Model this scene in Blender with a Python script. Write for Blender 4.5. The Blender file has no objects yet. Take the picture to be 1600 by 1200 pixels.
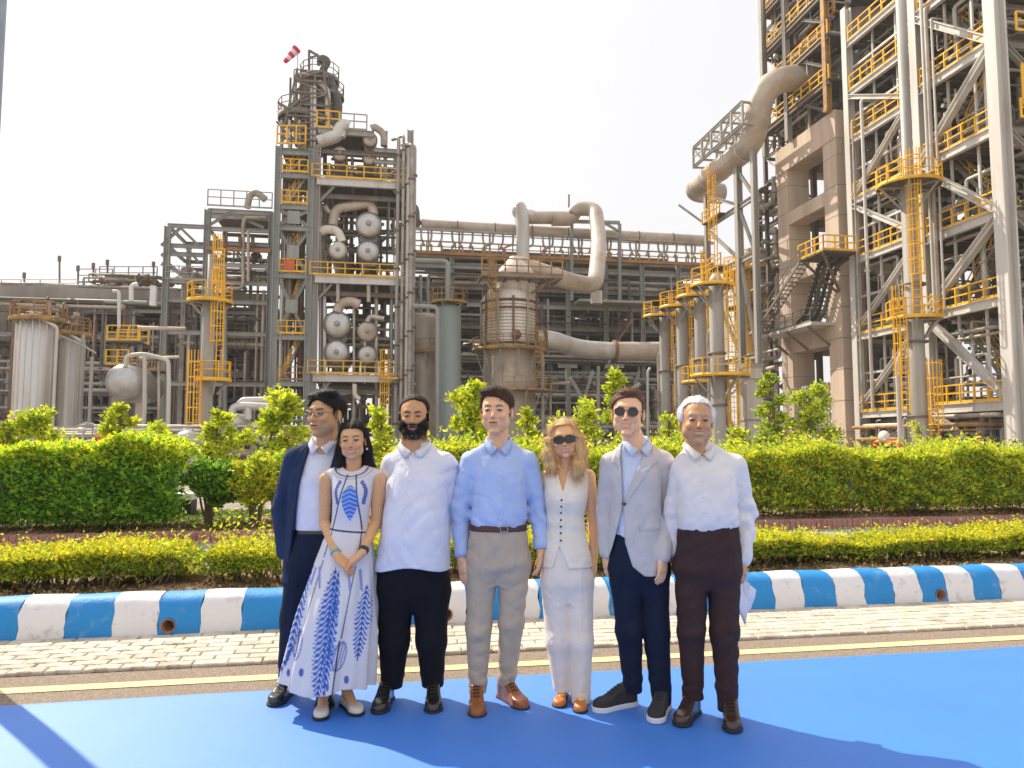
import bpy, math, random
import numpy as np
from mathutils import Vector, Matrix
random.seed(7)
rng = np.random.default_rng(7)
R = math.radians
S = bpy.context.scene
C = S.collection

# ------------------------------------------------------------ camera, sky, sun, exposure
F_PX = 1150.0                      # focal length in pixels of the 1600 px wide photograph
PITCH = math.atan(90 / F_PX)
CAM_H = 1.5
cam = bpy.data.cameras.new('camera'); cam_o = bpy.data.objects.new('camera', cam); C.objects.link(cam_o)
cam.sensor_width = 36; cam.lens = 36 * F_PX / 1600; cam.clip_start = 0.05; cam.clip_end = 6000
cam_o.location = (0, 0, CAM_H); cam_o.rotation_euler = (math.pi / 2 + PITCH, 0, 0)
S.camera = cam_o
SUN_AZ = Vector((-0.74, 0.67)).normalized(); SUN_EL = R(47)
w = bpy.data.worlds.new('World'); S.world = w; w.use_nodes = True
nt = w.node_tree; bg = nt.nodes['Background']
sky = nt.nodes.new('ShaderNodeTexSky'); sky.sky_type = 'NISHITA'; sky.sun_disc = False
sky.sun_elevation = SUN_EL; sky.sun_rotation = math.atan2(SUN_AZ.x, SUN_AZ.y)
sky.air_density = 1.6; sky.dust_density = 7.0; sky.ozone_density = 1.0; sky.altitude = 0
hz = nt.nodes.new('ShaderNodeMixRGB'); hz.blend_type = 'MIX'; hz.inputs['Fac'].default_value = 0.82
hz.inputs['Color2'].default_value = (8.9, 8.8, 8.95, 1)      # milky humid haze spread evenly over the whole sky
nt.links.new(sky.outputs[0], hz.inputs['Color1']); nt.links.new(hz.outputs[0], bg.inputs['Color'])
bg.inputs['Strength'].default_value = 0.098
sun = bpy.data.lights.new('sun', 'SUN'); sun_o = bpy.data.objects.new('sun', sun); C.objects.link(sun_o)
sun.energy = 5.0; sun.angle = R(0.6); sun.color = (1.0, 0.90, 0.74)
sd = Vector((SUN_AZ.x * math.cos(SUN_EL), SUN_AZ.y * math.cos(SUN_EL), math.sin(SUN_EL)))
sun_o.rotation_euler = sd.to_track_quat('Z', 'Y').to_euler(); sun_o.location = (-20, 20, 40)
S.view_settings.view_transform = 'Standard'; S.view_settings.look = 'None'
S.view_settings.exposure = 0.32; S.view_settings.gamma = 1.0; S.view_settings.use_curve_mapping = False

# ------------------------------------------------------------ measuring helpers
_F = Vector((0, math.cos(PITCH), math.sin(PITCH))); _U = Vector((0, -math.sin(PITCH), math.cos(PITCH)))
def ray(px, py): return _F * F_PX + Vector((px - 800, 0, 0)) + _U * (600 - py)
def at(px, py, Y):
    d = ray(px, py); return Vector((0, 0, CAM_H)) + d * (Y / d.y)
def ground(px, py, z=0.0):
    d = ray(px, py); return Vector((0, 0, CAM_H)) + d * ((z - CAM_H) / d.z)
# the whole plant and the road run along two axes: U to the right, V away from the camera
_s, _c = 0.1714, 0.9852
UX = Vector((_c, _s, 0)); VX = Vector((-_s, _c, 0))
PLANT_ANG = math.atan2(_s, _c)
def W(u, v, z=0.0): return UX * u + VX * v + Vector((0, 0, z))
def onV(px, py, v):                # (u, z) where the sight line meets the plane v
    d = ray(px, py); t = v / d.dot(VX); p = d * t; return p.dot(UX), p.z + CAM_H
def onU(px, py, u):
    d = ray(px, py); t = u / d.dot(UX); p = d * t; return p.dot(VX), p.z + CAM_H
def PV(px, py, v):
    u, z = onV(px, py, v); return W(u, v, z)
def PU(px, py, u):
    v, z = onU(px, py, u); return W(u, v, z)

# ------------------------------------------------------------ materials
def mat(name, col, rough=0.6, metal=0.0, var=0.0, vscale=3.0, col2=None, bump=0.0, bscale=40.0, attr=None,
        trans=0.0, spec=0.5, sheen=0.0, streak=False, coords='Object', detail=4, sub=0.0, thresh=None):
    m = bpy.data.materials.new(name); m.use_nodes = True
    n = m.node_tree; L = n.links.new; b = n.nodes['Principled BSDF']
    b.inputs['Roughness'].default_value = rough; b.inputs['Metallic'].default_value = metal
    b.inputs['Specular IOR Level'].default_value = spec
    if sheen: b.inputs['Sheen Weight'].default_value = sheen
    if sub:
        b.inputs['Subsurface Weight'].default_value = sub; b.inputs['Subsurface Radius'].default_value = (0.012, 0.005, 0.003)
        b.inputs['Subsurface Scale'].default_value = 1.0
    base = None
    if attr:
        a = n.nodes.new('ShaderNodeAttribute'); a.attribute_name = attr; base = a.outputs['Color']
    geo = n.nodes.new('ShaderNodeNewGeometry') if coords == 'World' else n.nodes.new('ShaderNodeTexCoord')
    src = geo.outputs['Position'] if coords == 'World' else geo.outputs['Object']
    if var > 0 or col2 is not None:
        mp = n.nodes.new('ShaderNodeMapping'); L(src, mp.inputs['Vector'])
        if streak: mp.inputs['Scale'].default_value = (1, 1, 0.12)
        nz = n.nodes.new('ShaderNodeTexNoise'); nz.inputs['Scale'].default_value = vscale
        nz.inputs['Detail'].default_value = detail + 2; nz.inputs['Roughness'].default_value = 0.65
        L(mp.outputs[0], nz.inputs['Vector'])
        rp = n.nodes.new('ShaderNodeValToRGB')
        t = thresh or (0.36, 0.64)
        rp.color_ramp.elements[0].position = t[0]; rp.color_ramp.elements[1].position = t[1]
        L(nz.outputs['Fac'], rp.inputs[0])
        mx = n.nodes.new('ShaderNodeMixRGB')
        if col2 is not None:
            mx.blend_type = 'MIX'; mx.inputs['Color2'].default_value = (*col2, 1)
            if base is not None: L(base, mx.inputs['Color1'])
            else: mx.inputs['Color1'].default_value = (*col, 1)
            L(rp.outputs[0], mx.inputs['Fac'])
        else:
            mx.blend_type = 'MULTIPLY'; mx.inputs['Fac'].default_value = 1
            rp.color_ramp.elements[0].color = (1 - var, 1 - var, 1 - var, 1); rp.color_ramp.elements[1].color = (1 + var * 0.4,) * 3 + (1,)
            if base is not None: L(base, mx.inputs['Color1'])
            else: mx.inputs['Color1'].default_value = (*col, 1)
            L(rp.outputs[0], mx.inputs['Color2'])
        base = mx.outputs[0]
    if base is not None: L(base, b.inputs['Base Color'])
    else: b.inputs['Base Color'].default_value = (*col, 1)
    if bump > 0:
        nb = n.nodes.new('ShaderNodeTexNoise'); nb.inputs['Scale'].default_value = bscale; nb.inputs['Detail'].default_value = 5
        L(src, nb.inputs['Vector'])
        bp = n.nodes.new('ShaderNodeBump'); bp.inputs['Strength'].default_value = bump; bp.inputs['Distance'].default_value = 0.01
        L(nb.outputs['Fac'], bp.inputs['Height']); L(bp.outputs[0], b.inputs['Normal'])
    if trans > 0:
        tr = n.nodes.new('ShaderNodeBsdfTranslucent')
        if base is not None: L(base, tr.inputs['Color'])
        else: tr.inputs['Color'].default_value = (*col, 1)
        ms = n.nodes.new('ShaderNodeMixShader'); ms.inputs[0].default_value = trans
        L(b.outputs[0], ms.inputs[1]); L(tr.outputs[0], ms.inputs[2]); L(ms.outputs[0], n.nodes['Material Output'].inputs['Surface'])
    return m

# ------------------------------------------------------------ objects
def tag(o, label=None, cat=None, group=None, kind=None):
    if label: o['label'] = label
    if cat: o['category'] = cat
    if group: o['group'] = group
    if kind: o['kind'] = kind
    return o
def thing(name, label, cat, loc=(0, 0, 0), group=None, kind=None, rotz=0):
    o = bpy.data.objects.new(name, None); C.objects.link(o); o.location = loc; o.rotation_euler = (0, 0, rotz)
    o.empty_display_size = 0.1
    return tag(o, label, cat, group, kind)
def wmat(o):                       # world matrix without waiting for a depsgraph update
    m = Matrix.LocRotScale(o.location, o.rotation_euler, o.scale)
    return wmat(o.parent) @ m if o.parent else m
def link_mesh(name, me, parent=None, material=None, local=False):
    o = bpy.data.objects.new(name, me); C.objects.link(o)
    if material is not None and not me.materials: me.materials.append(material)
    if parent is not None:
        if not local:
            me.transform(wmat(parent).inverted())
        o.parent = parent
    return o
def np_mesh(name, V_, F_, smooth=False, cols=None):
    me = bpy.data.meshes.new(name)
    V_ = np.asarray(V_, dtype=np.float32); F_ = np.asarray(F_, dtype=np.int32)
    k = F_.shape[1]
    me.vertices.add(len(V_)); me.vertices.foreach_set('co', V_.ravel())
    me.loops.add(F_.size); me.loops.foreach_set('vertex_index', F_.ravel())
    me.polygons.add(len(F_)); me.polygons.foreach_set('loop_start', np.arange(0, F_.size, k, dtype=np.int32))
    me.polygons.foreach_set('loop_total', np.full(len(F_), k, dtype=np.int32))
    if smooth: me.polygons.foreach_set('use_smooth', np.ones(len(F_), dtype=bool))
    me.update(calc_edges=True)
    if cols is not None:
        a = me.color_attributes.new('Col', 'FLOAT_COLOR', 'POINT')
        cc = np.ones((len(V_), 4), dtype=np.float32); cc[:, :3] = cols; a.data.foreach_set('color', cc.ravel())
    return me

class MB:
    """collects boxes, bars, tubes and lathes in world space and links them as ONE mesh object"""
    def __init__(s): s.v = []; s.f = []; s.sm = []
    def add(s, vs, fs, smooth=False):
        b = len(s.v); s.v += [tuple(v) for v in vs]; s.f += [tuple(i + b for i in f) for f in fs]; s.sm += [smooth] * len(fs)
        return s
    def prism(s, a, b, prof, upv=None, caps=True, smooth=False):
        a = Vector(a); b = Vector(b); d = (b - a).normalized()
        up = Vector(upv) if upv is not None else (Vector((0, 0, 1)) if abs(d.z) < 0.9 else VX.copy())
        x = d.cross(up)
        if x.length < 1e-6: x = d.cross(Vector((1, 0, 0)))
        x.normalize(); y = x.cross(d).normalized(); n = len(prof)
        vs = [a + x * p[0] + y * p[1] for p in prof] + [b + x * p[0] + y * p[1] for p in prof]
        fs = [(i, (i + 1) % n, n + (i + 1) % n, n + i) for i in range(n)]
        if caps: fs += [tuple(range(n - 1, -1, -1)), tuple(range(n, 2 * n))]
        return s.add(vs, fs, smooth)
    def bar(s, a, b, w, h=None, up=None):
        h = h or w; return s.prism(a, b, [(-w / 2, -h / 2), (w / 2, -h / 2), (w / 2, h / 2), (-w / 2, h / 2)], up)
    def ibeam(s, a, b, w, h, t=None, up=None):
        t = t or min(w, h) * 0.14; W2, H2, q = w / 2, h / 2, t / 2
        P = [(-W2, -H2), (W2, -H2), (W2, -H2 + t), (q, -H2 + t), (q, H2 - t), (W2, H2 - t), (W2, H2), (-W2, H2), (-W2, H2 - t), (-q, H2 - t), (-q, -H2 + t), (-W2, -H2 + t)]
        return s.prism(a, b, P, up)
    def rod(s, a, b, r, n=6):
        return s.prism(a, b, [(r * math.cos(2 * math.pi * k / n), r * math.sin(2 * math.pi * k / n)) for k in range(n)], smooth=n > 6)
    def box(s, u0, u1, v0, v1, z0, z1):
        P = [W(u, v, z) for z in (z0, z1) for (u, v) in ((u0, v0), (u1, v0), (u1, v1), (u0, v1))]
        return s.add(P, [(3, 2, 1, 0), (4, 5, 6, 7), (0, 1, 5, 4), (1, 2, 6, 5), (2, 3, 7, 6), (3, 0, 4, 7)])
    def tube(s, pts, r, n=10, bend=None, caps=True):
        pts = [Vector(p) for p in pts]
        bend = bend if bend is not None else 2.2 * r
        if len(pts) > 2 and bend > 0:
            q = [pts[0]]
            for i in range(1, len(pts) - 1):
                a, b, c = pts[i - 1], pts[i], pts[i + 1]; l = min(bend, (a - b).length * 0.49, (c - b).length * 0.49)
                p0 = b + (a - b).normalized() * l; p1 = b + (c - b).normalized() * l
                for k in range(6):
                    t = k / 5; q.append(p0 * (1 - t) ** 2 + b * 2 * t * (1 - t) + p1 * t * t)
            q.append(pts[-1]); pts = q
        d0 = (pts[1] - pts[0]).normalized(); x = d0.orthogonal().normalized(); rings = []
        for i, p in enumerate(pts):
            d = (pts[min(i + 1, len(pts) - 1)] - pts[max(i - 1, 0)]).normalized()
            x = (x - d * x.dot(d)).normalized(); y = d.cross(x)
            rr = r[i] if isinstance(r, (list, tuple)) else r
            rings.append([p + x * rr * math.cos(2 * math.pi * k / n) + y * rr * math.sin(2 * math.pi * k / n) for k in range(n)])
        vs = [v for g in rings for v in g]; fs = []
        for i in range(len(rings) - 1):
            for k in range(n): fs.append((i * n + k, i * n + (k + 1) % n, (i + 1) * n + (k + 1) % n, (i + 1) * n + k))
        s.add(vs, fs, True)
        if caps: s.add(rings[0], [tuple(range(n - 1, -1, -1))]); s.add(rings[-1], [tuple(range(n))])
        return s
    def lathe(s, c, prof, n=24, axis=None, a0=0.0, a1=None):
        """prof: list of (radius, distance along the axis); axis default up"""
        c = Vector(c); ax = Vector(axis).normalized() if axis is not None else Vector((0, 0, 1))
        x = ax.orthogonal().normalized() if axis is not None else Vector((1, 0, 0)); y = ax.cross(x); vs = []; fs = []
        full = a1 is None; m = n if full else n + 1
        for r_, h_ in prof:
            for k in range(m):
                a = 2 * math.pi * k / n if full else a0 + (a1 - a0) * k / n
                vs.append(c + ax * h_ + x * r_ * math.cos(a) + y * r_ * math.sin(a))
        for i in range(len(prof) - 1):
            for k in range(n): k2 = (k + 1) % m if full else k + 1; fs.append((i * m + k, i * m + k2, (i + 1) * m + k2, (i + 1) * m + k))
        return s.add(vs, fs, True)
    def build(s, name, material, parent=None):
        me = bpy.data.meshes.new(name); me.from_pydata(s.v, [], s.f)
        me.polygons.foreach_set('use_smooth', s.sm); me.update()
        me.materials.append(material)
        return link_mesh(name, me, parent)
# ------------------------------------------------------------ plant materials
M = {}
M['steel'] = mat('painted_steel', (0.39, 0.37, 0.34), 0.55, var=0.25, vscale=1.2, coords='World', streak=True, bump=0.15, bscale=9)
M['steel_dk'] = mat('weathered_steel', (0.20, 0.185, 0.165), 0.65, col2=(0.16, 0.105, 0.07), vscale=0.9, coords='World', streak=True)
M['steel_lt'] = mat('pale_grey_steel', (0.64, 0.62, 0.59), 0.5, col2=(0.45, 0.40, 0.34), vscale=0.8, coords='World', streak=True, thresh=(0.45, 0.75))
M['steel_gn'] = mat('grey_green_steel', (0.31, 0.325, 0.305), 0.5, var=0.2, vscale=1.2, coords='World', streak=True)
M['yellow'] = mat('safety_yellow_paint', (0.90, 0.50, 0.012), 0.45, col2=(0.50, 0.22, 0.02), vscale=1.1, coords='World', thresh=(0.5, 0.8))
M['yellow_old'] = mat('rusted_yellow_paint', (0.52, 0.28, 0.04), 0.6, col2=(0.20, 0.12, 0.07), vscale=1.6, coords='World')
M['conc'] = mat('stained_concrete', (0.66, 0.53, 0.41), 0.85, col2=(0.40, 0.31, 0.24), vscale=0.45, coords='World', streak=True, bump=0.4, bscale=4, thresh=(0.42, 0.72))
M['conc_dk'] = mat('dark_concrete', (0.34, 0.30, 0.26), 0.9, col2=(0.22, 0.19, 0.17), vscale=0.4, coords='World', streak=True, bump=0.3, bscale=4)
M['clad'] = mat('aluminium_cladding', (0.62, 0.60, 0.57), 0.42, 0.4, col2=(0.36, 0.29, 0.22), vscale=0.7, coords='World', streak=True, thresh=(0.48, 0.78), bump=0.2, bscale=2)
M['clad_br'] = mat('weathered_duct_cladding', (0.57, 0.49, 0.41), 0.5, 0.1, col2=(0.33, 0.25, 0.18), vscale=0.5, coords='World', thresh=(0.4, 0.75), bump=0.2, bscale=2)
M['clad_wh'] = mat('pale_stained_cladding', (0.80, 0.74, 0.66), 0.6, 0.0, col2=(0.42, 0.28, 0.17), vscale=0.55, coords='World', streak=True, thresh=(0.47, 0.72), bump=0.2, bscale=3)
M['vessel_gn'] = mat('grey_green_vessel_paint', (0.27, 0.32, 0.30), 0.5, var=0.15, vscale=0.5, coords='World', streak=True)
M['pipe'] = mat('lagged_pipe', (0.50, 0.46, 0.41), 0.5, 0.2, col2=(0.30, 0.25, 0.20), vscale=0.8, coords='World')
M['pipe_dk'] = mat('dark_bare_pipe', (0.135, 0.12, 0.105), 0.6, 0.2, var=0.3, vscale=1.0, coords='World')
M['rust'] = mat('rusted_steel', (0.26, 0.14, 0.08), 0.8, col2=(0.13, 0.08, 0.055), vscale=1.5, coords='World')
M['deck'] = mat('dark_floor_grating', (0.105, 0.098, 0.09), 0.85, var=0.3, vscale=2, coords='World')
M['black'] = mat('black_rubber_cable', (0.03, 0.03, 0.032), 0.6, var=0.2, vscale=5)
M['red'] = mat('red_paint', (0.55, 0.05, 0.03), 0.45, var=0.2, vscale=2, coords='World')
M['white'] = mat('white_paint', (0.75, 0.75, 0.74), 0.5, var=0.1, vscale=2, coords='World')
M['orange'] = mat('orange_red_tarpaulin', (0.65, 0.13, 0.05), 0.7, var=0.2, vscale=2, coords='World')
M['pale_steel'] = mat('polished_drum_steel', (0.58, 0.57, 0.56), 0.35, 0.6, var=0.2, vscale=1.0, coords='World')
# ------------------------------------------------------------ ground, road, pavers, kerbs
def sheet(name, uv, z, m, kind='structure'):
    me = bpy.data.meshes.new(name); me.from_pydata([W(u, v, z) for u, v in uv], [], [tuple(range(len(uv)))]); me.materials.append(m)
    o = bpy.data.objects.new(name, me); C.objects.link(o); o['kind'] = kind; return o
M_ground = mat('dusty_concrete_yard', (0.36, 0.31, 0.25), 0.95, col2=(0.22, 0.19, 0.155), vscale=0.35, coords='World', bump=0.3, bscale=8)
M_asph = mat('worn_asphalt', (0.32, 0.25, 0.19), 0.95, col2=(0.15, 0.12, 0.095), vscale=90, coords='World', bump=0.6, bscale=120, detail=2, thresh=(0.4, 0.62))
M_asph2 = mat('far_grey_asphalt', (0.36, 0.34, 0.36), 0.95, var=0.2, vscale=6, coords='World', bump=0.4, bscale=60)
M_soil = mat('dry_soil', (0.30, 0.20, 0.12), 0.95, col2=(0.14, 0.085, 0.05), vscale=6, coords='World', bump=1.0, bscale=25)
M_line = mat('worn_yellow_road_paint', (0.74, 0.56, 0.30), 0.8, col2=(0.50, 0.37, 0.22), vscale=14, coords='World', thresh=(0.5, 0.85), bump=0.3, bscale=90)
sheet('ground', [(-3000, -400), (3000, -400), (3000, 4000), (-3000, 4000)], 0.0, M_ground)
sheet('road', [(-30, -12), (30, -12), (30, 5.29), (-30, 5.29)], 0.004, M_asph)
sheet('yellow_road_line', [(-30, 4.93), (30, 4.97), (30, 5.08), (-30, 5.04)], 0.008, M_line)
sheet('inner_road', [(-30, 8.2), (30, 8.2), (30, 11.6), (-30, 11.6)], 0.004, M_asph2)
def soil_bed(name, u0, u1, v0, v1, z, seed, nu=220, nv=16):
    r = np.random.default_rng(seed); us = np.linspace(u0, u1, nu); vs = np.linspace(v0, v1, nv)
    g = []; 
    for v in vs:
        for u in us:
            e = min(1, (v - v0) / 0.2, (v1 - v) / 0.2)
            g.append(W(u, v, 0.01 + max(0, e) * (z + 0.03 * math.sin(u * 3.1 + v) + 0.02 * r.random())))
    f = [(j * nu + i, j * nu + i + 1, (j + 1) * nu + i + 1, (j + 1) * nu + i) for j in range(nv - 1) for i in range(nu - 1)]
    me = np_mesh(name, [tuple(p) for p in g], f, True); me.materials.append(M_soil)
    o = bpy.data.objects.new(name, me); C.objects.link(o); o['kind'] = 'structure'; return o
soil_bed('soil_bed', -7, 9.5, 6.33, 8.1, 0.24, 1); soil_bed('back_soil_bed', -13, 20, 11.95, 14.2, 0.12, 2)

# carpet: a sheet of cloth with soft ripples, laid to the rear edge line
M_carpet = mat('blue_event_carpet', (0.004, 0.165, 0.68), 0.62, col2=(0.009, 0.195, 0.74), vscale=1.3, coords='World', bump=0.2, bscale=300, spec=1.0, thresh=(0.3, 0.75))
_b = M_carpet.node_tree.nodes['Principled BSDF']; _b.inputs['Coat Weight'].default_value = 0.42; _b.inputs['Coat Roughness'].default_value = 0.68; _b.inputs['Coat IOR'].default_value = 1.75
def carpet():
    us = np.linspace(-7, 9, 200); n = 130; vs0 = np.linspace(0, 1, n); V_ = []
    for t in vs0:
        for u in us:
            ve = 4.75 + 0.009 * u + 0.006 * math.sin(u * 2.3) + 0.004 * math.sin(u * 5.9)
            v = 0.5 + (ve - 0.5) * t
            z = 0.018 + 0.0030 * math.sin(u * 3.1 + v * 1.3 + math.sin(v * 2.1)) + 0.0022 * math.sin(u * 1.1 - v * 4.7 + 1.7 * math.sin(u)) 
            if t == 1: z = 0.0055
            V_.append(tuple(W(u, v, z)))
    f = [(j * 200 + i, j * 200 + i + 1, (j + 1) * 200 + i + 1, (j + 1) * 200 + i) for j in range(n - 1) for i in range(199)]
    me = np_mesh('blue_carpet', V_, f, True); me.materials.append(M_carpet)
    o = bpy.data.objects.new('blue_carpet', me); C.objects.link(o)
    return tag(o, 'wide bright blue event carpet the people stand on', 'carpet')
carpet()

# pavers: each one its own block, six courses between the asphalt and the kerb
pav = tag(bpy.data.objects.new('pavement', None), None, None, None, 'structure'); C.objects.link(pav)
PM = [mat('sandy_paver', (0.60, 0.52, 0.42), 0.9, col2=(0.38, 0.33, 0.27), vscale=9, coords='World', bump=0.5, bscale=60, thresh=(0.42, 0.7)),
      mat('pale_paver', (0.66, 0.58, 0.48), 0.9, col2=(0.42, 0.37, 0.30), vscale=7, coords='World', bump=0.5, bscale=60, thresh=(0.42, 0.7)),
      mat('grey_paver', (0.54, 0.47, 0.385), 0.9, col2=(0.33, 0.29, 0.245), vscale=7, coords='World', bump=0.5, bscale=60, thresh=(0.42, 0.7))]
def paver_mesh(L_, W_, H_, m, zig=False):
    a, b, e = L_ / 2, W_ / 2, 0.007
    if zig: out = [(-a, -b), (-a * .45, -b), (-a * .3, -b + .014), (a * .3, -b + .014), (a * .45, -b), (a, -b), (a, b), (a * .45, b), (a * .3, b + .014), (-a * .3, b + .014), (-a * .45, b), (-a, b)]
    else: out = [(-a, -b), (a, -b), (a, b), (-a, b)]
    n = len(out); inn = [(x - math.copysign(e, x), y - math.copysign(e, y)) for x, y in out]
    vs = [(x, y, 0) for x, y in out] + [(x, y, H_ - e) for x, y in out] + [(x, y, H_) for x, y in inn]
    fs = [(i, (i + 1) % n, n + (i + 1) % n, n + i) for i in range(n)] + [(n + i, n + (i + 1) % n, 2 * n + (i + 1) % n, 2 * n + i) for i in range(n)] + [tuple(range(2 * n, 3 * n))]
    me = bpy.data.meshes.new('paver'); me.from_pydata(vs, [], fs); me.materials.append(m); return me
PML = 0.225; PMW = 0.1072
pm = [paver_mesh(PML - .008, PMW - .008, 0.05, m) for m in PM]
pmz = [paver_mesh(PML - .008, PMW - .008, 0.05, m, True) for m in PM]
sheet('paver_bedding', [(-30, 5.30), (30, 5.30), (30, 6.16), (-30, 6.16)], 0.006, M_soil)
rr = random.Random(3)
rest = {0: ([], []), 1: ([], []), 2: ([], [])}
for row in range(8):
    v = 5.30 + PMW * (row + 0.5)
    k = 0; u = -7.2 + (0.5 * PML if row % 2 else 0)
    while u < 9.6:
        lim = (u > -(v * 0.62) - 0.35) and (u < v * 0.98 + 0.55)
        mi = rr.choice([0, 0, 1, 1, 2]); zig = u < -1.3
        du, dv, dz, dr = rr.uniform(-.004, .004), rr.uniform(-.003, .003), rr.uniform(-.003, .004), rr.uniform(-.012, .012)
        dz -= 0.024
        if lim and row > 5:
            q = rest[mi][0]; q.append((W(u + du, v + dv, dz + .05), dr))
        elif lim:
            o = bpy.data.objects.new('paver', (pmz if zig else pm)[mi]); C.objects.link(o); o.parent = pav
            o.location = W(u + du, v + dv, dz); o.rotation_euler = (rr.uniform(-.006, .006), rr.uniform(-.006, .006), PLANT_ANG + dr)
        u += PML
for mi in range(3):                                                # the two farthest courses, joined
    q = MB()
    for p, dr in rest[mi][0]:
        a, b = PML / 2 - .004, PMW / 2 - .004; c_, s_ = math.cos(PLANT_ANG + dr), math.sin(PLANT_ANG + dr)
        T_ = lambda x, y, z: p + Vector((c_ * x - s_ * y, s_ * x + c_ * y, z))
        vs = [T_(x, y, z) for z, e in ((-.05, 0), (-.007, 0), (0, .007)) for x, y in ((-a + e, -b + e), (a - e, -b + e), (a - e, b - e), (-a + e, b - e))]
        q.add(vs, [(i, (i + 1) % 4, 4 + (i + 1) % 4, 4 + i) for i in range(4)] + [(4 + i, 4 + (i + 1) % 4, 8 + (i + 1) % 4, 8 + i) for i in range(4)] + [(8, 9, 10, 11)])
    o = q.build('paver', PM[mi], pav); o['kind'] = 'stuff'
sheet('outer_paving', [(-30, 5.295), (-6.6, 5.295), (-6.6, 6.16), (-30, 6.16)], 0.012, PM[0])
sheet('outer_paving', [(8.5, 5.295), (30, 5.295), (30, 6.16), (8.5, 6.16)], 0.012, PM[0])

# painted round-topped kerb: one block per painted band
M_kw = mat('white_kerb_paint', (0.76, 0.74, 0.74), 0.7, col2=(0.40, 0.35, 0.31), vscale=9, coords='World', bump=0.35, bscale=30, thresh=(0.56, 0.80))
M_kb = mat('blue_kerb_paint', (0.012, 0.24, 0.60), 0.6, col2=(0.20, 0.36, 0.55), vscale=9, coords='World', bump=0.35, bscale=30, thresh=(0.56, 0.82))
M_kc = mat('kerb_pipe_clay', (0.35, 0.20, 0.12), 0.9, var=0.3, vscale=20, coords='World', bump=0.4)
kerb = bpy.data.objects.new('kerb', None); C.objects.link(kerb); kerb['kind'] = 'structure'
KV0, KH = 6.15, 0.31
prof = [(0.0, 0.0), (0.012, 0.10), (0.032, 0.20), (0.065, 0.265), (0.115, 0.30), (0.17, KH), (0.24, 0.31), (0.24, 0.0)]
def fixn(me):
    import bmesh
    b = bmesh.new(); b.from_mesh(me); bmesh.ops.recalc_face_normals(b, faces=b.faces); b.to_mesh(me); b.free()
def kerb_block(u0, u1, m, hole=None):
    n = 7; vs = []; us = [u0 + (u1 - u0) * i / (n - 1) for i in range(n)]
    for i, u in enumerate(us):
        for (dv, z) in prof:
            j = 0.004 * math.sin(u * 7 + z * 20) + 0.003 * math.sin(u * 23)
            w_ = 0.010 * math.sin(z * 31 + u0 * 5) if i in (0, n - 1) else 0
            vs.append(W(u + w_, KV0 + dv + j, z + (0.004 * math.sin(u * 9) if z > .1 else 0)))
    P = len(prof); fs = []
    for i in range(n - 1):
        for k in range(P - 1): fs.append((i * P + k, (i + 1) * P + k, (i + 1) * P + k + 1, i * P + k + 1))
        fs.append((i * P + P - 1, (i + 1) * P + P - 1, (i + 1) * P, i * P))
    fs += [tuple(range(P)), tuple(range((n - 1) * P + P - 1, (n - 1) * P - 1, -1))]
    me = bpy.data.meshes.new('kerb_block'); me.from_pydata([tuple(v) for v in vs], [], fs); me.materials.append(m)
    me.polygons.foreach_set('use_smooth', [True] * len(fs)); me.update(); me.set_sharp_from_angle(angle=R(40))
    o = bpy.data.objects.new('kerb_block', me); C.objects.link(o); o.parent = kerb
    if hole is not None:
        cu = bpy.data.meshes.new('drain_cut'); nn = 20; a = W(hole, KV0 - 0.1, 0.085); b = W(hole, KV0 + 0.19, 0.085); q = MB(); q.rod(a, b, 0.054, nn)
        cu.from_pydata([tuple(v) for v in q.v], [], q.f); fixn(cu); fixn(me)
        co = bpy.data.objects.new('drain_cut', cu); C.objects.link(co)
        md = o.modifiers.new('b', 'BOOLEAN'); md.object = co; md.operation = 'DIFFERENCE'; md.solver = 'EXACT'
        bpy.context.view_layer.update(); dg = bpy.context.evaluated_depsgraph_get()
        ne = bpy.data.meshes.new_from_object(o.evaluated_get(dg)); o.modifiers.clear(); o.data = ne
        ne.polygons.foreach_set('use_smooth', [True] * len(ne.polygons)); ne.set_sharp_from_angle(angle=R(40))
        bpy.data.objects.remove(co)
        q = MB(); q.lathe(W(hole, KV0 + 0.004, 0.085), [(0.056, 0), (0.046, 0), (0.046, 0.17), (0.0, 0.17)], 20, VX)
        d = q.build('drain_pipe', M_kc); d.parent = kerb
    return o
# boundaries of the painted bands, measured along the foot of the kerb
def ku(px, py): return onV(px, py, KV0)[0]
def kb_y(px): return 1002 - 71 * px / 1600
left_edges = [-150, -55, 24, 99, 174, 245, 312, 376, 441, 503, 560, 612]
edges = [ku(p, kb_y(p)) for p in left_edges]
b_r = [1212, 1258, 1308, 1354, 1399, 1442, 1482, 1524, 1566, 1606, 1645]
er = [ku(p, kb_y(p)) for p in b_r]
mid = 0; nmid = 11
step = (er[0] - edges[-1]) / (nmid + 0.0)
mids = [edges[-1] + step * (i + 1) for i in range(nmid)][:-1]
alle = [-9.5, -8.4, -7.6, -6.9, -6.2, -5.6] + [e for e in edges if e > -5.4] + mids + er + [er[-1] + 0.36 * i for i in range(1, 9)]
i24 = min(range(len(alle)), key=lambda i: abs(alle[i] - ku(24, kb_y(24))))
holes = [ku(262, 975), ku(697, 952), ku(1474, 925)]
for i in range(len(alle) - 1):
    white = ((i - i24) % 2 == 0)
    h = [x for x in holes if alle[i] + 0.03 < x < alle[i + 1] - 0.03]
    hh = min(max(h[0], alle[i] + .07), alle[i + 1] - .07) if h else None
    kerb_block(alle[i] + .001, alle[i + 1] - .001, M_kw if white else M_kb, hh)

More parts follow.
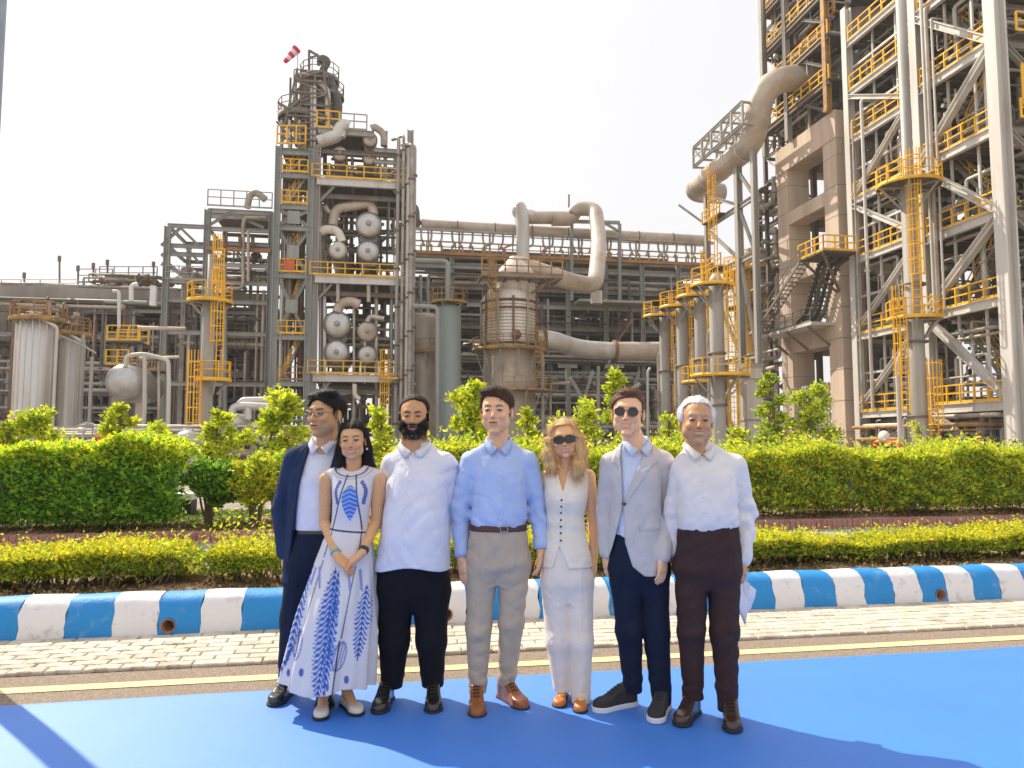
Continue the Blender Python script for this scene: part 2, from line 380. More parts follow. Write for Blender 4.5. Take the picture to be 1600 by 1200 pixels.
# red brick kerb of the far bed
M_brick = mat('red_brick', (0.50, 0.17, 0.14), 0.9, col2=(0.40, 0.26, 0.23), vscale=9, coords='World', bump=0.5)
M_brick2 = mat('pale_red_brick', (0.58, 0.27, 0.22), 0.9, col2=(0.30, 0.14, 0.12), vscale=9, coords='World', bump=0.5)
bk = bpy.data.objects.new('brick_kerb', None); C.objects.link(bk); bk['kind'] = 'structure'
q0, q1 = MB(), MB(); u = -13.5; i = 0
while u < 18:
    q = q0 if rr.random() < .6 else q1
    dz = rr.uniform(-.006, .006); q.box(u + .004, u + .092, 11.75 + rr.uniform(-.004, .004), 11.95, 0.0, 0.15 + dz); u += 0.098
for q, m in ((q0, M_brick), (q1, M_brick2)):
    o = q.build('brick', m, bk); o['kind'] = 'stuff'
# ------------------------------------------------------------ plant building kit
def column(par, u, v, z0, z1, w=0.4, m=None, name='column'):
    return MB().ibeam(W(u, v, z0), W(u, v, z1), w, w, up=UX).build(name, m or M['steel'], par)
def sqcolumn(par, u, v, z0, z1, wu, wv, m, name='column'):
    return MB().box(u - wu / 2, u + wu / 2, v - wv / 2, v + wv / 2, z0, z1).build(name, m, par)
def beam(par, a, b, h=0.35, w=0.22, m=None, name='beam'):
    return MB().ibeam(W(*a), W(*b), w, h, up=(0, 0, 1)).build(name, m or M['steel'], par)
def brace(par, a, b, w=0.22, m=None):
    return MB().ibeam(W(*a), W(*b), w, w).build('brace', m or M['steel'], par)
def rail(par, pts, m=None, h=1.1, step=1.3, r=0.032, name='handrail', toe=True):
    """posts, top and middle rail and a toe board along a run of points (u,v,z)"""
    q = MB(); m = m or M['yellow']
    P = [W(*p) for p in pts]
    for a, b in zip(P[:-1], P[1:]):
        L_ = (b - a).length; n = max(1, round(L_ / step)); up = Vector((0, 0, 1))
        for k in range(n + 1):
            p = a + (b - a) * k / n; q.bar(p, p + up * h, 2.2 * r, 1.6 * r)
        for hh in (h, h * 0.55): q.bar(a + up * hh, b + up * hh, 1.7 * r)
        if toe: q.bar(a + up * 0.08, b + up * 0.08, 0.02, 0.16)
    return q.build(name, m, par)
def deck(par, u0, u1, v0, v1, z, t=0.12, m=None, name='floor_grating'):
    return MB().box(u0, u1, v0, v1, z - t, z).build(name, m or M['deck'], par)
def ring_platform(par, c, r, r_in=0.0, m=None, a0=0.0, a1=2 * math.pi, h=1.1, brackets=4, dm=None, fascia=0.22):
    """curved walkway round a vertical vessel or pole"""
    m = m or M['yellow']; cc = W(*c); n = 20
    q = MB(); q.lathe(cc, [(r_in, 0), (r, 0), (r, -0.06), (r_in, -0.06)], n, a0=a0, a1=a1); q.build('deck', dm or M['deck'], par)
    q = MB(); q.lathe(cc, [(r, 0.12), (r + .03, 0.12), (r + .03, 0.12 - fascia), (r, 0.12 - fascia), (r, .12)], n, a0=a0, a1=a1); q.build('edge_plate', m, par)
    q = MB(); up = Vector((0, 0, 1)); npst = max(5, int(abs(a1 - a0) * r / 0.9)); pts = []
    full = abs(a1 - a0 - 2 * math.pi) < 1e-3
    for k in range(npst + 1):
        a = a0 + (a1 - a0) * k / npst; p = cc + Vector((math.cos(a), math.sin(a), 0)) * r; pts.append(p)
        q.bar(p, p + up * h, 0.07, 0.06)
    for a, b in zip(pts[:-1], pts[1:]):
        for hh in (h, h * .55): q.bar(a + up * hh, b + up * hh, 0.055)
    q.build('handrail', m, par)
    for k in range(brackets):
        q = MB(); a = a0 + (a1 - a0) * (k + .5) / brackets; d = Vector((math.cos(a), math.sin(a), 0))
        q.bar(cc + d * r * .95 - up * .08, cc + d * max(r_in, .15) - up * (r * .8), 0.10)
        q.bar(cc + d * r - up * .1, cc + d * r_in - up * .1, 0.10); q.build('bracket', M['steel'], par)
def caged_ladder(par, c, z0, z1, ang=-math.pi / 2, m=None, cage_from=2.3, wd=0.45, cr=0.4):
    """ladder with safety hoops; ang is the side it faces"""
    m = m or M['yellow']; b = W(c[0], c[1], 0); d = Vector((math.cos(ang), math.sin(ang), 0)); t = Vector((-d.y, d.x, 0)); up = Vector((0, 0, 1))
    q = MB()
    for s in (-1, 1): q.bar(b + t * s * wd / 2 + up * z0, b + t * s * wd / 2 + up * z1, 0.07, 0.05)
    z = z0 + .15
    while z < z1: q.bar(b - t * wd / 2 + up * z, b + t * wd / 2 + up * z, 0.035); z += 0.33
    q.build('ladder', m, par)
    q = MB(); z = z0 + cage_from; angs = [-1.9 + 3.8 * k / 8 for k in range(9)]
    def cp(a, z): return b + d * (cr * .95 * math.cos(a) + .32) + t * cr * math.sin(a) + up * z
    while z < z1 + .8:
        P = [cp(a, z) for a in angs]
        for a, c2 in zip(P[:-1], P[1:]): q.bar(a, c2, 0.02, 0.07)
        z += 0.9
    if z1 > z0 + cage_from:
        for a in angs[1:-1:1]: q.bar(cp(a, z0 + cage_from), cp(a, z1 + .8), 0.045, 0.02)
        q.build('ladder_cage', m, par)
def stair(par, a, b, wd=0.8, m=None, rm=None, name='staircase'):
    A, B = W(*a), W(*b); d = (B - A); hd = Vector((d.x, d.y, 0)).normalized(); t = Vector((-hd.y, hd.x, 0)); q = MB(); up = Vector((0, 0, 1))
    for s in (-1, 1): q.bar(A + t * s * wd / 2, B + t * s * wd / 2, 0.06, 0.24)
    n = max(3, int(abs(d.z) / 0.24))
    for k in range(n):
        p = A + d * (k + .5) / n; q.bar(p - t * wd / 2, p + t * wd / 2, 0.24, 0.04, up=up)
    q.build(name, m or M['steel'], par)
    q = MB()
    for s in (-1, 1):
        o = t * s * wd / 2
        for hh in (1.0, .55): q.bar(A + o + up * hh, B + o + up * hh, 0.055)
        for k in range(4): p = A + d * k / 3 + o; q.bar(p, p + up * 1.0, 0.06)
    q.build('stair_rail', rm or M['yellow'], par)
def pipe(par, pts, r, m=None, bend=None, name='pipe', n=10):
    return MB().tube([W(*p) for p in pts], r, n, bend).build(name, m or M['pipe'], par)
def clutter(par, u0, u1, v0, v1, z0, z1, n, seed, rr_=(0.05, 0.16), ms=None, name='pipe', vert=0.35):
    """manhattan pipe runs with valves and flanges between the floors"""
    r = random.Random(seed); ms = ms or [M['pipe'], M['steel'], M['pipe_dk'], M['steel_lt'], M['pipe']]
    for i in range(n):
        q = MB(); rad = r.uniform(*rr_); a = [r.uniform(u0, u1), r.uniform(v0, v1), r.uniform(z0, z1)]; P = [tuple(a)]
        ax = 2 if r.random() < vert else r.choice([0, 0, 1])
        for k in range(r.choice([1, 2, 2, 3, 4])):
            lo, hi = ((u0, u1), (v0, v1), (z0, z1))[ax]
            t = r.uniform(lo, hi)
            if abs(t - a[ax]) < (hi - lo) * .25: t = hi if a[ax] < (lo + hi) / 2 else lo
            a = a[:]; a[ax] = t; P.append(tuple(a)); ax = r.choice([x for x in (0, 1, 2) if x != ax])
        Q = [W(*p) for p in P]; q.tube(Q, rad, 8)
        for A, B in zip(Q[:-1], Q[1:]):
            if r.random() < .6 and (B - A).length > 1:
                p = A.lerp(B, r.uniform(.3, .7)); d = (B - A).normalized(); q.rod(p - d * .06, p + d * .06, rad * 1.9, 8)
                if r.random() < .4: q.rod(p + d * .5, p + d * .9, rad * 1.7, 8)
        q.build(name, r.choice(ms), par)
def vessel_h(par, c, r, L_, m, axis=None, saddle=True, flange=True):
    """horizontal drum whose near dished end faces the road; c = centre of near end (u,v,z)"""
    ax = axis or VX; p = W(*c); q = MB()
    prof = [(0, -r * .38)] + [(r * math.sin(a), -r * .38 * math.cos(a)) for a in [R(15), R(30), R(45), R(60), R(75), R(90)]] + [(r, L_)] + [(r * math.cos(a), L_ + r * .38 * math.sin(a)) for a in [R(30), R(60), R(89)]]
    q.lathe(p, prof, 28, ax); q.build('shell', m, par)
    if flange:
        for d0, d1, e in ((.02, .2, .09), (.32, .46, .07)): q = MB(); q.lathe(p, [(r, d0), (r + e, d0), (r + e, d1), (r, d1)], 28, ax); q.build('end_flange', M['steel_dk'], par)
    q = MB(); nz = p + ax * (-r * .34); q.rod(nz, nz - ax * .16, r * .16, 10); q.rod(nz - ax * .12, nz - ax * .17, r * .24, 10); q.build('nozzle', M['steel'], par)
    if saddle:
        for t in (0.8, L_ - .8):
            q = MB(); cc = W(c[0], c[1] + t, c[2]); u, v, z = c[0], c[1] + t, c[2]
            q.box(u - r * .7, u + r * .7, v - .12, v + .12, z - r * 1.25, z - r * .65); q.build('saddle', M['steel'], par)
def vessel_v(par, u, v, r, z0, z1, m, dome=0.35, name='shell', bands=0, base=True, n=36):
    q = MB(); prof = [(r, z0), (r, z1)] + [(r * math.cos(a), z1 + r * dome * 2 * math.sin(a) * .7) for a in [R(20), R(40), R(60), R(78), R(89.5)]]
    q.lathe(W(u, v, 0), prof, n); q.build(name, m, par)
    if bands:
        for k in range(bands):
            q = MB(); z = z0 + (z1 - z0) * (k + .5) / bands; q.lathe(W(u, v, z), [(r, -.05), (r + .05, -.05), (r + .05, .05), (r, .05)], n); q.build('insulation_band', M['steel_dk'] if bands > 3 else M['rust'], par)
# ============================================================ RIGHT: tall steel process structure
FU = 33.75                          # plane of the side that faces the road junction
st = thing('steel_structure', 'tall pale steel frame with yellow railed floors and diagonal braces beside the concrete frame', 'process structure', W(FU, 34.7, 0))
vR, vM, vL = 34.75, 40.9, 48.0
HT = 34.0
def zface(px, py): return onU(px, py, FU)[1]
lv_r = [3.5, 9.3, 14.2, 19.0, 24.0, 29.0]                 # floors of the near bay
lv_l = [3.4, 9.0, 14.6, 19.0, 23.6, 27.2, 31.0]           # floors of the far bay
for (v, w_) in ((vR, 0.78), (vM, 0.62), (vL, 0.55)):
    column(st, FU + .1, v, 0, HT, w_, M['steel_lt'])
    MB().box(FU - .4, FU + .6, v - .5, v + .5, 0, .35).build('column_foot', M['conc'], st)
for v in (vR, vM, vL):
    for u in (FU + 6, FU + 12): column(st, u, v, 0, HT, 0.5, M['steel_dk'])
# floors, edge beams and handrails along the side
for i, z in enumerate(lv_r):
    beam(st, (FU, vR + .4, z), (FU, vM - .3, z), 0.55, 0.3, M['steel_lt'])
    deck(st, FU + .2, FU + 12, vR + .3, vM - .2, z + .2)
    for k in range(5): beam(st, (FU + .2, vR + 1 + k, z - .05), (FU + 12, vR + 1 + k, z - .05), .3, .16, M['steel_dk'], 'joist')
    rail(st, [(FU - .05, vR + .5, z + .28), (FU - .05, vM - .4, z + .28)], step=1.15, r=.05)
    beam(st, (FU + .4, vR, z), (FU + 12, vR, z), 0.5, 0.3, M['steel'])
for i, z in enumerate(lv_l):
    beam(st, (FU, vM + .3, z), (FU, vL - .3, z), 0.45, 0.28, M['steel_lt'])
    deck(st, FU + .2, FU + 12, vM + .2, vL - .2, z + .2)
    for k in range(5): beam(st, (FU + .2, vM + 1 + 1.3 * k, z - .05), (FU + 12, vM + 1 + 1.3 * k, z - .05), .3, .16, M['steel_dk'], 'joist')
    rail(st, [(FU - .05, vM + .4, z + .25), (FU - .05, vL - .4, z + .25)], step=1.25, r=.05)
# diagonal braces of the side, alternating as on the photo
br_r = [(3.3, vR + .3, 0.2, vM - .1, -1), ]
def diag(v0, z0, v1, z1, w_=.42): brace(st, (FU - .02, v0, z0), (FU - .02, v1, z1), w_, M['steel_lt'])
diag(vM - .3, 3.2, vR + 1.6, .2); diag(vM - .3, 9.0, vR + .4, 4.0)
diag(vM - .3, 9.8, vR + .4, 14.0); diag(vM - .3, 18.7, vR + .4, 14.5); diag(vM - .3, 19.4, vR + .4, 23.8); diag(vM - .3, 28.8, vR + .4, 24.4)
diag(vL - .3, .4, vM + .4, 3.2, .32); diag(vL - .3, 4.0, vM + .4, 9.0, .34); diag(vL - .3, 9.6, vM + .4, 14.4, .34)
diag(vL - .3, 18.7, vM + .4, 14.9, .34); diag(vL - .3, 19.3, vM + 1.0, 23.5, .34); diag(vL - .3, 27.0, vM + .4, 24.0, .34)
# the road side, of which only a sliver shows, and its yellow panels
for z in lv_r:
    rail(st, [(FU + .6, vR - .9, z + .28), (FU + 6, vR - .9, z + .28)], step=1.2, r=.05)
    deck(st, FU + .6, FU + 6, vR - .9, vR - .3, z + .22)
for z0, z1 in ((20.2, 22.6), (10.8, 13.3), (4.0, 5.4)):
    MB().box(FU + 1.05, FU + 5.6, vR - .62, vR - .55, z0, z1).build('panel', M['yellow'], st)
for z0, z1 in zip(lv_r[:-1], lv_r[1:]): brace(st, (FU + .6, vR - .1, z1 - .2), (FU + 5.6, vR - .1, z0 + .4), .3, M['steel'])
# inside: cross braces, pipework, drums
for z0, z1 in zip(lv_r[:-1], lv_r[1:]):
    brace(st, (FU + 6, vR + .3, z0 + .3), (FU + 6, vM - .3, z1 - .3), .25, M['steel_dk'])
for z0, z1 in zip([0] + lv_l[:-1], lv_l):
    brace(st, (FU + 6, vL - .3, z0 + .3), (FU + 6, vM + .3, z1 - .3), .25, M['steel_dk'])
    MB().box(FU + 11.6, FU + 11.8, vR, vL, z0 + .3, z1 - .4).build('wall_panel', M['steel_dk'], st) if z0 < 27 else None
for i, (z0, z1) in enumerate(zip([0] + lv_r[:-1], lv_r)):
    clutter(st, FU + .5, FU + 6, vR + .8, vM - .5, z0 + .5, z1 - .5, 26, 100 + i, (.04, .15), vert=.5)
for i, (z0, z1) in enumerate(zip([0] + lv_l[:-1], lv_l)):
    clutter(st, FU + .5, FU + 5, vM + .6, vL - .5, z0 + .5, z1 - .5, 26, 200 + i, (.04, .15), vert=.5)
for i, z in enumerate(lv_r):                                        # inner walkways, stairs and light bracing that fill the bays
    rail(st, [(FU + 3.2, vR + .6, z + .25), (FU + 3.2, vM - .5, z + .25)], step=1.3, r=.045); rail(st, [(FU + 6.4, vR + .6, z + .25), (FU + 6.4, vM - .5, z + .25)], M['yellow_old'], step=1.3, r=.045)
    if i + 1 < len(lv_r):
        stair(st, (FU + 1.9, vM - 1.0 if i % 2 else vR + 1.2, z + .2), (FU + 1.9, vR + 1.2 if i % 2 else vM - 1.0, lv_r[i + 1] + .1), .8, M['steel'], M['yellow'])
        for v in (vR + 2.0, vR + 4.1): MB().bar(W(FU + .5, v, z), W(FU + .5, v, lv_r[i + 1]), .13).build('post', M['steel_lt'], st)
for i, z in enumerate(lv_l):
    rail(st, [(FU + 3.2, vM + .6, z + .25), (FU + 3.2, vL - .5, z + .25)], step=1.3, r=.045)
    if i + 1 < len(lv_l):
        zm = (z + lv_l[i + 1]) / 2 + .2; MB().bar(W(FU + .4, vM + .3, zm), W(FU + .4, vL - .3, zm), .16).build('beam', M['steel_lt'], st)
        for v in (vM + 2.2, vM + 4.6): MB().bar(W(FU + .4, v, z), W(FU + .4, v, lv_l[i + 1]), .13).build('post', M['steel_lt'], st)
# pipes climbing the outside beside the middle column
for k, (dv, r_) in enumerate(((-1.0, .10), (-1.35, .13), (-1.8, .07), (1.0, .10), (5.2, .12), (6.3, .07))):
    pipe(st, [(FU - .25, vM + dv, 9.5 if dv < 0 else 3.8), (FU - .25, vM + dv, 30 - k), (FU + 1.2, vM + dv, 30 - k)], r_, [M['steel_lt'], M['pipe']][k % 2])
for v_, z_, u_ in ((36.5, 17.2, .6), (38.2, 6.6, .8), (45.2, 17.4, .8), (44.0, 12.0, .9)):      # looped small lines seen in the bays
    pipe(st, [(FU + u_, v_ - 1, z_ - 2.6), (FU + u_, v_ - 1, z_), (FU + u_, v_ + 1.4, z_), (FU + u_, v_ + 1.4, z_ - 2.6)], .10, M['steel_lt'])
    pipe(st, [(FU + u_ + .3, v_ - .6, z_ - 2.6), (FU + u_ + .3, v_ - .6, z_ - .5), (FU + u_ + .3, v_ + .9, z_ - .5), (FU + u_ + .3, v_ + .9, z_ - 2.6)], .07, M['pipe'])

# big grey pole in front of it, with two round platforms
pu, pv = 31.6, onU(1437, 690, 31.6)[0]
pl = thing('stack', 'thick grey steel stack with two round yellow platforms in front of the tall steel frame', 'stack', W(pu, pv, 0))
zp1 = onU(1437, 497, pu)[1]; zp2 = onU(1415, 293, pu)[1]
q = MB(); q.lathe(W(pu, pv, 0), [(.62, 0), (.60, zp1 - 2.5), (.50, zp1 - 2.3), (.48, zp2 + .5), (.30, zp2 + .8), (.30, 31), (0, 31)], 24); q.build('shell', M['steel'], pl)
for z in (3.0, 7.5, 11.0): q = MB(); q.lathe(W(pu, pv, z), [(.6, -.06), (.72, -.06), (.72, .06), (.6, .06)], 24); q.build('flange', M['steel_dk'], pl)
ring_platform(pl, (pu, pv, zp1), 1.5, .6, a0=R(150), a1=R(470), brackets=5)
ring_platform(pl, (pu, pv, zp2), 1.8, .5, a0=R(140), a1=R(480), brackets=5)
caged_ladder(pl, (pu - 1.1, pv - .4), 3.2, zp1 + 1.1, R(215)); caged_ladder(pl, (pu - .35, pv - .75), zp1 + .2, zp2 + 1.1, R(250))
caged_ladder(pl, (pu + .3, pv - .9), .2, 5.5, R(260))
pipe(pl, [(pu - .9, pv + .5, 0), (pu - .9, pv + .5, 6.3), (pu - .7, pv + .3, 6.9)], .14, M['steel_lt'])

# ============================================================ concrete table frame left of it
CV0, CV1 = 49.6, 58.2
cf = thing('concrete_tower', 'tall stained concrete frame with large square openings between the steel frame and the duct', 'concrete structure', W(FU, CV0, 0))
ctop = onU(1303, 172, FU)[1]
CW = 1.7
def cbox(name, u0, u1, v0, v1, z0, z1, m=None): return MB().box(u0, u1, v0, v1, z0, z1).build(name, m or M['conc'], cf)
for u in (FU, FU + 8.0):
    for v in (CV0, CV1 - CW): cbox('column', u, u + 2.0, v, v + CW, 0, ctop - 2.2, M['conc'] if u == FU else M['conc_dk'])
lv_c = [(8.9, 10.4), (14.9, 16.2), (19.9, 21.0)]
for z0, z1 in lv_c:
    cbox('beam', FU + .03, FU + 1.6, CV0 + CW + .003, CV1 - CW - .003, z0, z1)
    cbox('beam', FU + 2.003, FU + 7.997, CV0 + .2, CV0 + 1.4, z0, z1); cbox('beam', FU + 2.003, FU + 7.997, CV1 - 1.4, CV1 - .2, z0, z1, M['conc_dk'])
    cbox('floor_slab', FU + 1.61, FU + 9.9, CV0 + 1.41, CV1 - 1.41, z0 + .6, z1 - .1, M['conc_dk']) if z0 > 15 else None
cbox('top_beam', FU - .05, FU + 1.9, CV0 - .05, CV1 + .05, ctop - 2.198, ctop)
cbox('top_beam', FU + 1.903, FU + 10.05, CV0 - .05, CV0 + 1.5, ctop - 2.198, ctop); cbox('top_beam', FU + 1.903, FU + 10.05, CV1 - 1.5, CV1 + .05, ctop - 2.198, ctop)
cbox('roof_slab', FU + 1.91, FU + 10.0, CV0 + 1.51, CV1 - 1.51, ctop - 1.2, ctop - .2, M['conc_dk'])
for i, (z0, z1) in enumerate(((.3, 8.6), (10.6, 14.7), (16.4, 19.7), (21.2, 24))):
    clutter(cf, FU + 3, FU + 8, CV0 + 2, CV1 - 2, z0, z1, 9, 300 + i, (.08, .3))
    vessel_v(cf, FU + 6.0, (CV0 + CV1) / 2 + (.8 if i % 2 else -.8), 1.5, z0, z1, M['pipe_dk'], name='inner_vessel')
for v in (CV0, CV1 - CW):
    for z in np.arange(2.2, ctop - 2.5, 2.35): MB().box(FU - .012, FU + 2.012, v - .012, v + CW + .012, z, z + .05).build('pour_joint', M['conc_dk'], cf)
# perforated white sheet wall at its foot
sw = thing('sheet_fence', 'white perforated sheet fence between the concrete columns behind the climbing plants', 'fence', W(FU + .4, CV0 + CW, 0))
zt = onU(1270, 600, FU + .4)[1]
q = MB(); nrow, ncol = 8, 14; v0, v1 = CV0 + CW + .02, CV1 - CW - .02
for i in range(nrow):
    z = zt * (i + .5) / nrow
    o = MB().box(FU + .42, FU + .47, v0, v1, z - zt / nrow * .38, z + zt / nrow * .38).build('panel', M['white'], sw)
for k in range(ncol): 
    v = v0 + (v1 - v0) * k / (ncol - 1); q.box(FU + .36, FU + .418, v - .05, v + .05, 0, zt)
q.build('post', M['steel'], sw)
# walkway bracket, cable trays and platform high on the concrete frame
wk = thing('walkway', 'sloping dark walkway with cable trays hanging on the concrete frame', 'walkway', W(FU, CV1, 0))
zw0 = onU(1215, 500, FU - 1)[1]; 
a_ = (FU - 1.2, CV1 - .3, 10.6); b_ = (FU - 1.2, CV0 + 1.2, 11.0); c_ = (FU - 1.2, CV0 - .6, 15.0)
MB().box(FU - 1.9, FU - .02, CV0 + 1.0, CV1 - .2, 10.35, 10.6).build('deck', M['steel_lt'], wk)
rail(wk, [(FU - 1.85, CV1 - .2, 10.6), (FU - 1.85, CV0 + 1.2, 10.6)], M['steel_dk'])
for k in range(3):
    v = CV0 + 1.6 + k * 3; MB().bar(W(FU - 1.8, v, 10.3), W(FU, v, 8.9), .16).build('bracket', M['steel_dk'], wk)
for k in range(4):
    q = MB(); u = FU - 1.75 + .48 * k
    P = [W(u, CV0 + 3.0, 10.8), W(u, CV0 + 1.8, 11.3), W(u, CV0 + .5, 13.8), W(u, CV0 - .1, 14.7), W(u, CV0 - 1.4, 14.9)]
    q.tube(P, .15, 6, .6); 
    for a, b in zip(P[:-1], P[1:]):
        n = max(2, int((b - a).length / .32))
        for i in range(n): p = a.lerp(b, i / n); q.bar(p - UX * .23, p + UX * .23, .10)
    q.build('cable_tray', M['black'] if k % 2 == 0 else M['pipe_dk'], wk)
    q = MB(); q.tube([p + Vector((0, 0, .16)) - UX * .1 for p in P], .05, 6, .6); q.build('cable', M['yellow_old'] if k % 2 else M['pipe'], wk)
stair(wk, (FU - 2.6, CV1 - 1.0, 10.6), (FU - 2.6, CV0 + .6, 15.0), .8, M['steel_dk'], M['steel_dk'])
bp_ = thing('access_platform', 'square yellow railed platform above the cable trays on the concrete corner', 'platform', W(FU, CV0, 15))
deck(bp_, FU - 2.9, FU - .1, CV0 - 2.4, CV0 + .8, 15.2)
rail(bp_, [(FU - .2, CV0 - 2.4, 15.2), (FU - 2.9, CV0 - 2.4, 15.2), (FU - 2.9, CV0 + .8, 15.2)], step=1.0, r=.05)
for k in range(2): MB().bar(W(FU - 2.8, CV0 - 2.2 + k * 2.6, 15.0), W(FU, CV0 + .2 + k * .3, 12.8), .16).build('bracket', M['steel_dk'], bp_)

# ============================================================ dark reactor structure rising behind the concrete frame
rs = thing('reactor_structure', 'dark steel reactor tower rising behind the concrete frame at the top of the photo', 'process structure', W(FU + 4, 60, 0))
vessel_v(rs, FU + 4.6, 53.8, 2.9, ctop, ctop + 20, M['conc_dk'], name='reactor_shell')
for z in np.arange(ctop + 2.5, ctop + 18, 3.6):
    deck(rs, FU - .4, FU + 9, CV0, CV1 + 1.5, z)
    rail(rs, [(FU - .4, CV0, z), (FU - .4, CV1 + 1.5, z)], step=1.2, r=.045)
    beam(rs, (FU - .4, CV0, z - .25), (FU - .4, CV1 + 1.5, z - .25), .45, .25, M['steel_dk'])
for v in (CV0 + .4, CV1 - 2.6, CV1 + 1.2): column(rs, FU - .3, v, ctop, 46, .45, M['steel'] if v > CV0 + 1 else M['yellow_old'])
zs = list(np.arange(ctop, ctop + 19, 3.6))
for i, z in enumerate(zs[:-1]):
    brace(rs, (FU - .3, CV0 + .4, z), (FU - .3, CV1 - 2.6, z + 3.6), .22, M['steel_dk'])
    clutter(rs, FU - .2, FU + 1.8, CV0 + .5, CV1 + 1, z + .2, z + 3.4, 24, 400 + i, (.05, .16), [M['pipe'], M['pipe_dk'], M['yellow_old'], M['steel']])
# lattice stair tower beside it, left
la, lb = CV1 + .6, CV1 + 3.6
for (u, v) in ((FU + 1, la), (FU + 1, lb), (FU + 4, la), (FU + 4, lb)): column(rs, u, v, 0, 50, .32, M['steel_dk'])
for i, z in enumerate(np.arange(23, 49, 2.4)):
    for u in (FU + 1, FU + 4): beam(rs, (u, la, z), (u, lb, z), .28, .18, M['steel'])
    for v in (la, lb): beam(rs, (FU + 1, v, z), (FU + 4, v, z), .28, .18, M['steel_dk'])
    brace(rs, (FU + 1, la if i % 2 else lb, z), (FU + 1, lb if i % 2 else la, z + 2.4), .14, M['steel_lt'])
    brace(rs, (FU + 1 if i % 2 else FU + 4, la, z), (FU + 4 if i % 2 else FU + 1, la, z + 2.4), .14, M['steel'])
    clutter(rs, FU + 1.2, FU + 3.6, la + .3, lb - .3, z + .2, z + 2.3, 3, 450 + i, (.06, .14))
mp_ = PU(1196, 110, FU - 1.5)
tg = thing('mast', 'thin dark mast standing on the steel reactor tower above the big duct', 'mast', PU(1197, 130, FU - 1.5))
b0 = PU(1197, 150, FU - 1.5); MB().rod(b0, b0 + Vector((0, 0, 16)), .17, 8).build('pole', M['pipe_dk'], tg)

# ============================================================ the big bent duct
du = FU - 3.2
def DU(px, py): v, z = onU(px, py, du); return (du, v, z)
duct = thing('large_duct', 'huge cream insulated duct bending down along the steel walkway beside the reactor tower', 'duct', W(*DU(1075, 310)))
P0 = DU(1080, 300); P1 = DU(1180, 222); P2 = DU(1190, 128)
pts = [(du + 3.5, P0[1] + .5, P0[2] + .2), P0, P1, P2, (P2[0] + 5, P2[1] - .5, P2[2] + .8)]
MB().tube([W(*p) for p in pts], 1.05, 28, 2.6).build('duct_shell', M['clad_br'], duct)
q = MB(); A, B = W(*pts[1]), W(*pts[2])
for k in range(5):
    p = A.lerp(B, .12 + .19 * k); d = (B - A).normalized(); q.lathe(p, [(1.05, -.06), (1.09, -.06), (1.09, .06), (1.05, .06)], 28, d)
q.build('joint_band', M['clad'], duct)
# truss bridge on the outer side of the duct
tb = thing('truss_bridge', 'grey steel box truss running beside the big cream duct', 'truss', W(*DU(1085, 260)))
tu = du - 1.6
def TU(px, py): v, z = onU(px, py, tu); return v, z
va, zt0 = TU(1083, 232); vb, _ = TU(1160, 172); zt0 = zt0; zb0 = TU(1083, 262)[1]
nb = 5
for uu in (tu, tu + 2.4):
    for z in (zt0, zb0): beam(tb, (uu, va, z), (uu, vb, z), .28, .2, M['steel'])
    for k in range(nb + 1):
        v = va + (vb - va) * k / nb; MB().bar(W(uu, v, zb0), W(uu, v, zt0), .18).build('post', M['steel'], tb)
        if k < nb:
            v2 = va + (vb - va) * (k + 1) / nb; brace(tb, (uu, v, zb0 if k % 2 else zt0), (uu, v2, zt0 if k % 2 else zb0), .15)
            MB().bar(W(uu, v, (zb0 + zt0) / 2), W(uu, v2, (zb0 + zt0) / 2), .1).build('midrail', M['steel'], tb)
for k in range(nb + 1):
    v = va + (vb - va) * k / nb
    for z in (zt0, zb0): MB().bar(W(tu, v, z), W(tu + 2.4, v, z), .16).build('cross_beam', M['steel'], tb)
# steel support frame beneath the duct
sf = thing('support_frame', 'grey steel frame with yellow railed floors carrying the big duct', 'process structure', W(FU - 3, 66, 0))
su = FU - 3.2
v1 = onU(1112, 690, su)[0]; v2 = onU(1163, 690, su)[0]; v3 = onU(1189, 690, su)[0]
zt1 = onU(1108, 300, su)[1]
for v, w_ in ((v1, .45), (v2, .55), (v3, .45)):
    column(sf, su, v, 0, zt1 + (0 if v == v1 else 1.0), w_, M['steel']); column(sf, su + 5.5, v, 0, zt1, .4, M['steel_dk'])
fl = [onU(1163, y, su)[1] for y in (560, 405, 318)] 
for i, z in enumerate(fl):
    for a, b in ((v1, v2), (v2, v3)):
        beam(sf, (su, a, z), (su, b, z), .45, .25, M['steel']); beam(sf, (su + 5.5, a, z), (su + 5.5, b, z), .45, .25, M['steel_dk'])
    if i:
        deck(sf, su - .6, su + .6, v3 + 5.3, v1 - .2, z + .3); rail(sf, [(su - .6, v3 + 5.3, z + .3), (su - .6, v1 - .2, z + .3)], step=1.3, r=.05)
for (z0, z1) in zip([0] + fl, fl + [zt1]):
    brace(sf, (su, v1 - .2, z1 - .3), (su, v2 + .2, z0 + .3), .26); brace(sf, (su, v3 + .2, z0 + .3), (su, v2 - .2, z1 - .3), .24)
    clutter(sf, su + 3.4, su + 6.5, v2, v1 - .5, z0 + .3, z1 - .3, 12, int(z0 * 10) + 7, (.08, .25))
for k in range(3): brace(sf, (su, v1 + .2, zt1 - 3 - k * 0), (su - 1.6, v1 + 3.0, zt1 - .2), .2) if k == 0 else None
caged_ladder(sf, (su - .9, v3 + 5.6), fl[1] + .3, zt1 + .5, R(200)); caged_ladder(sf, (su - .9, v3 + 7.4), fl[0], fl[1] + 1.3, R(200))
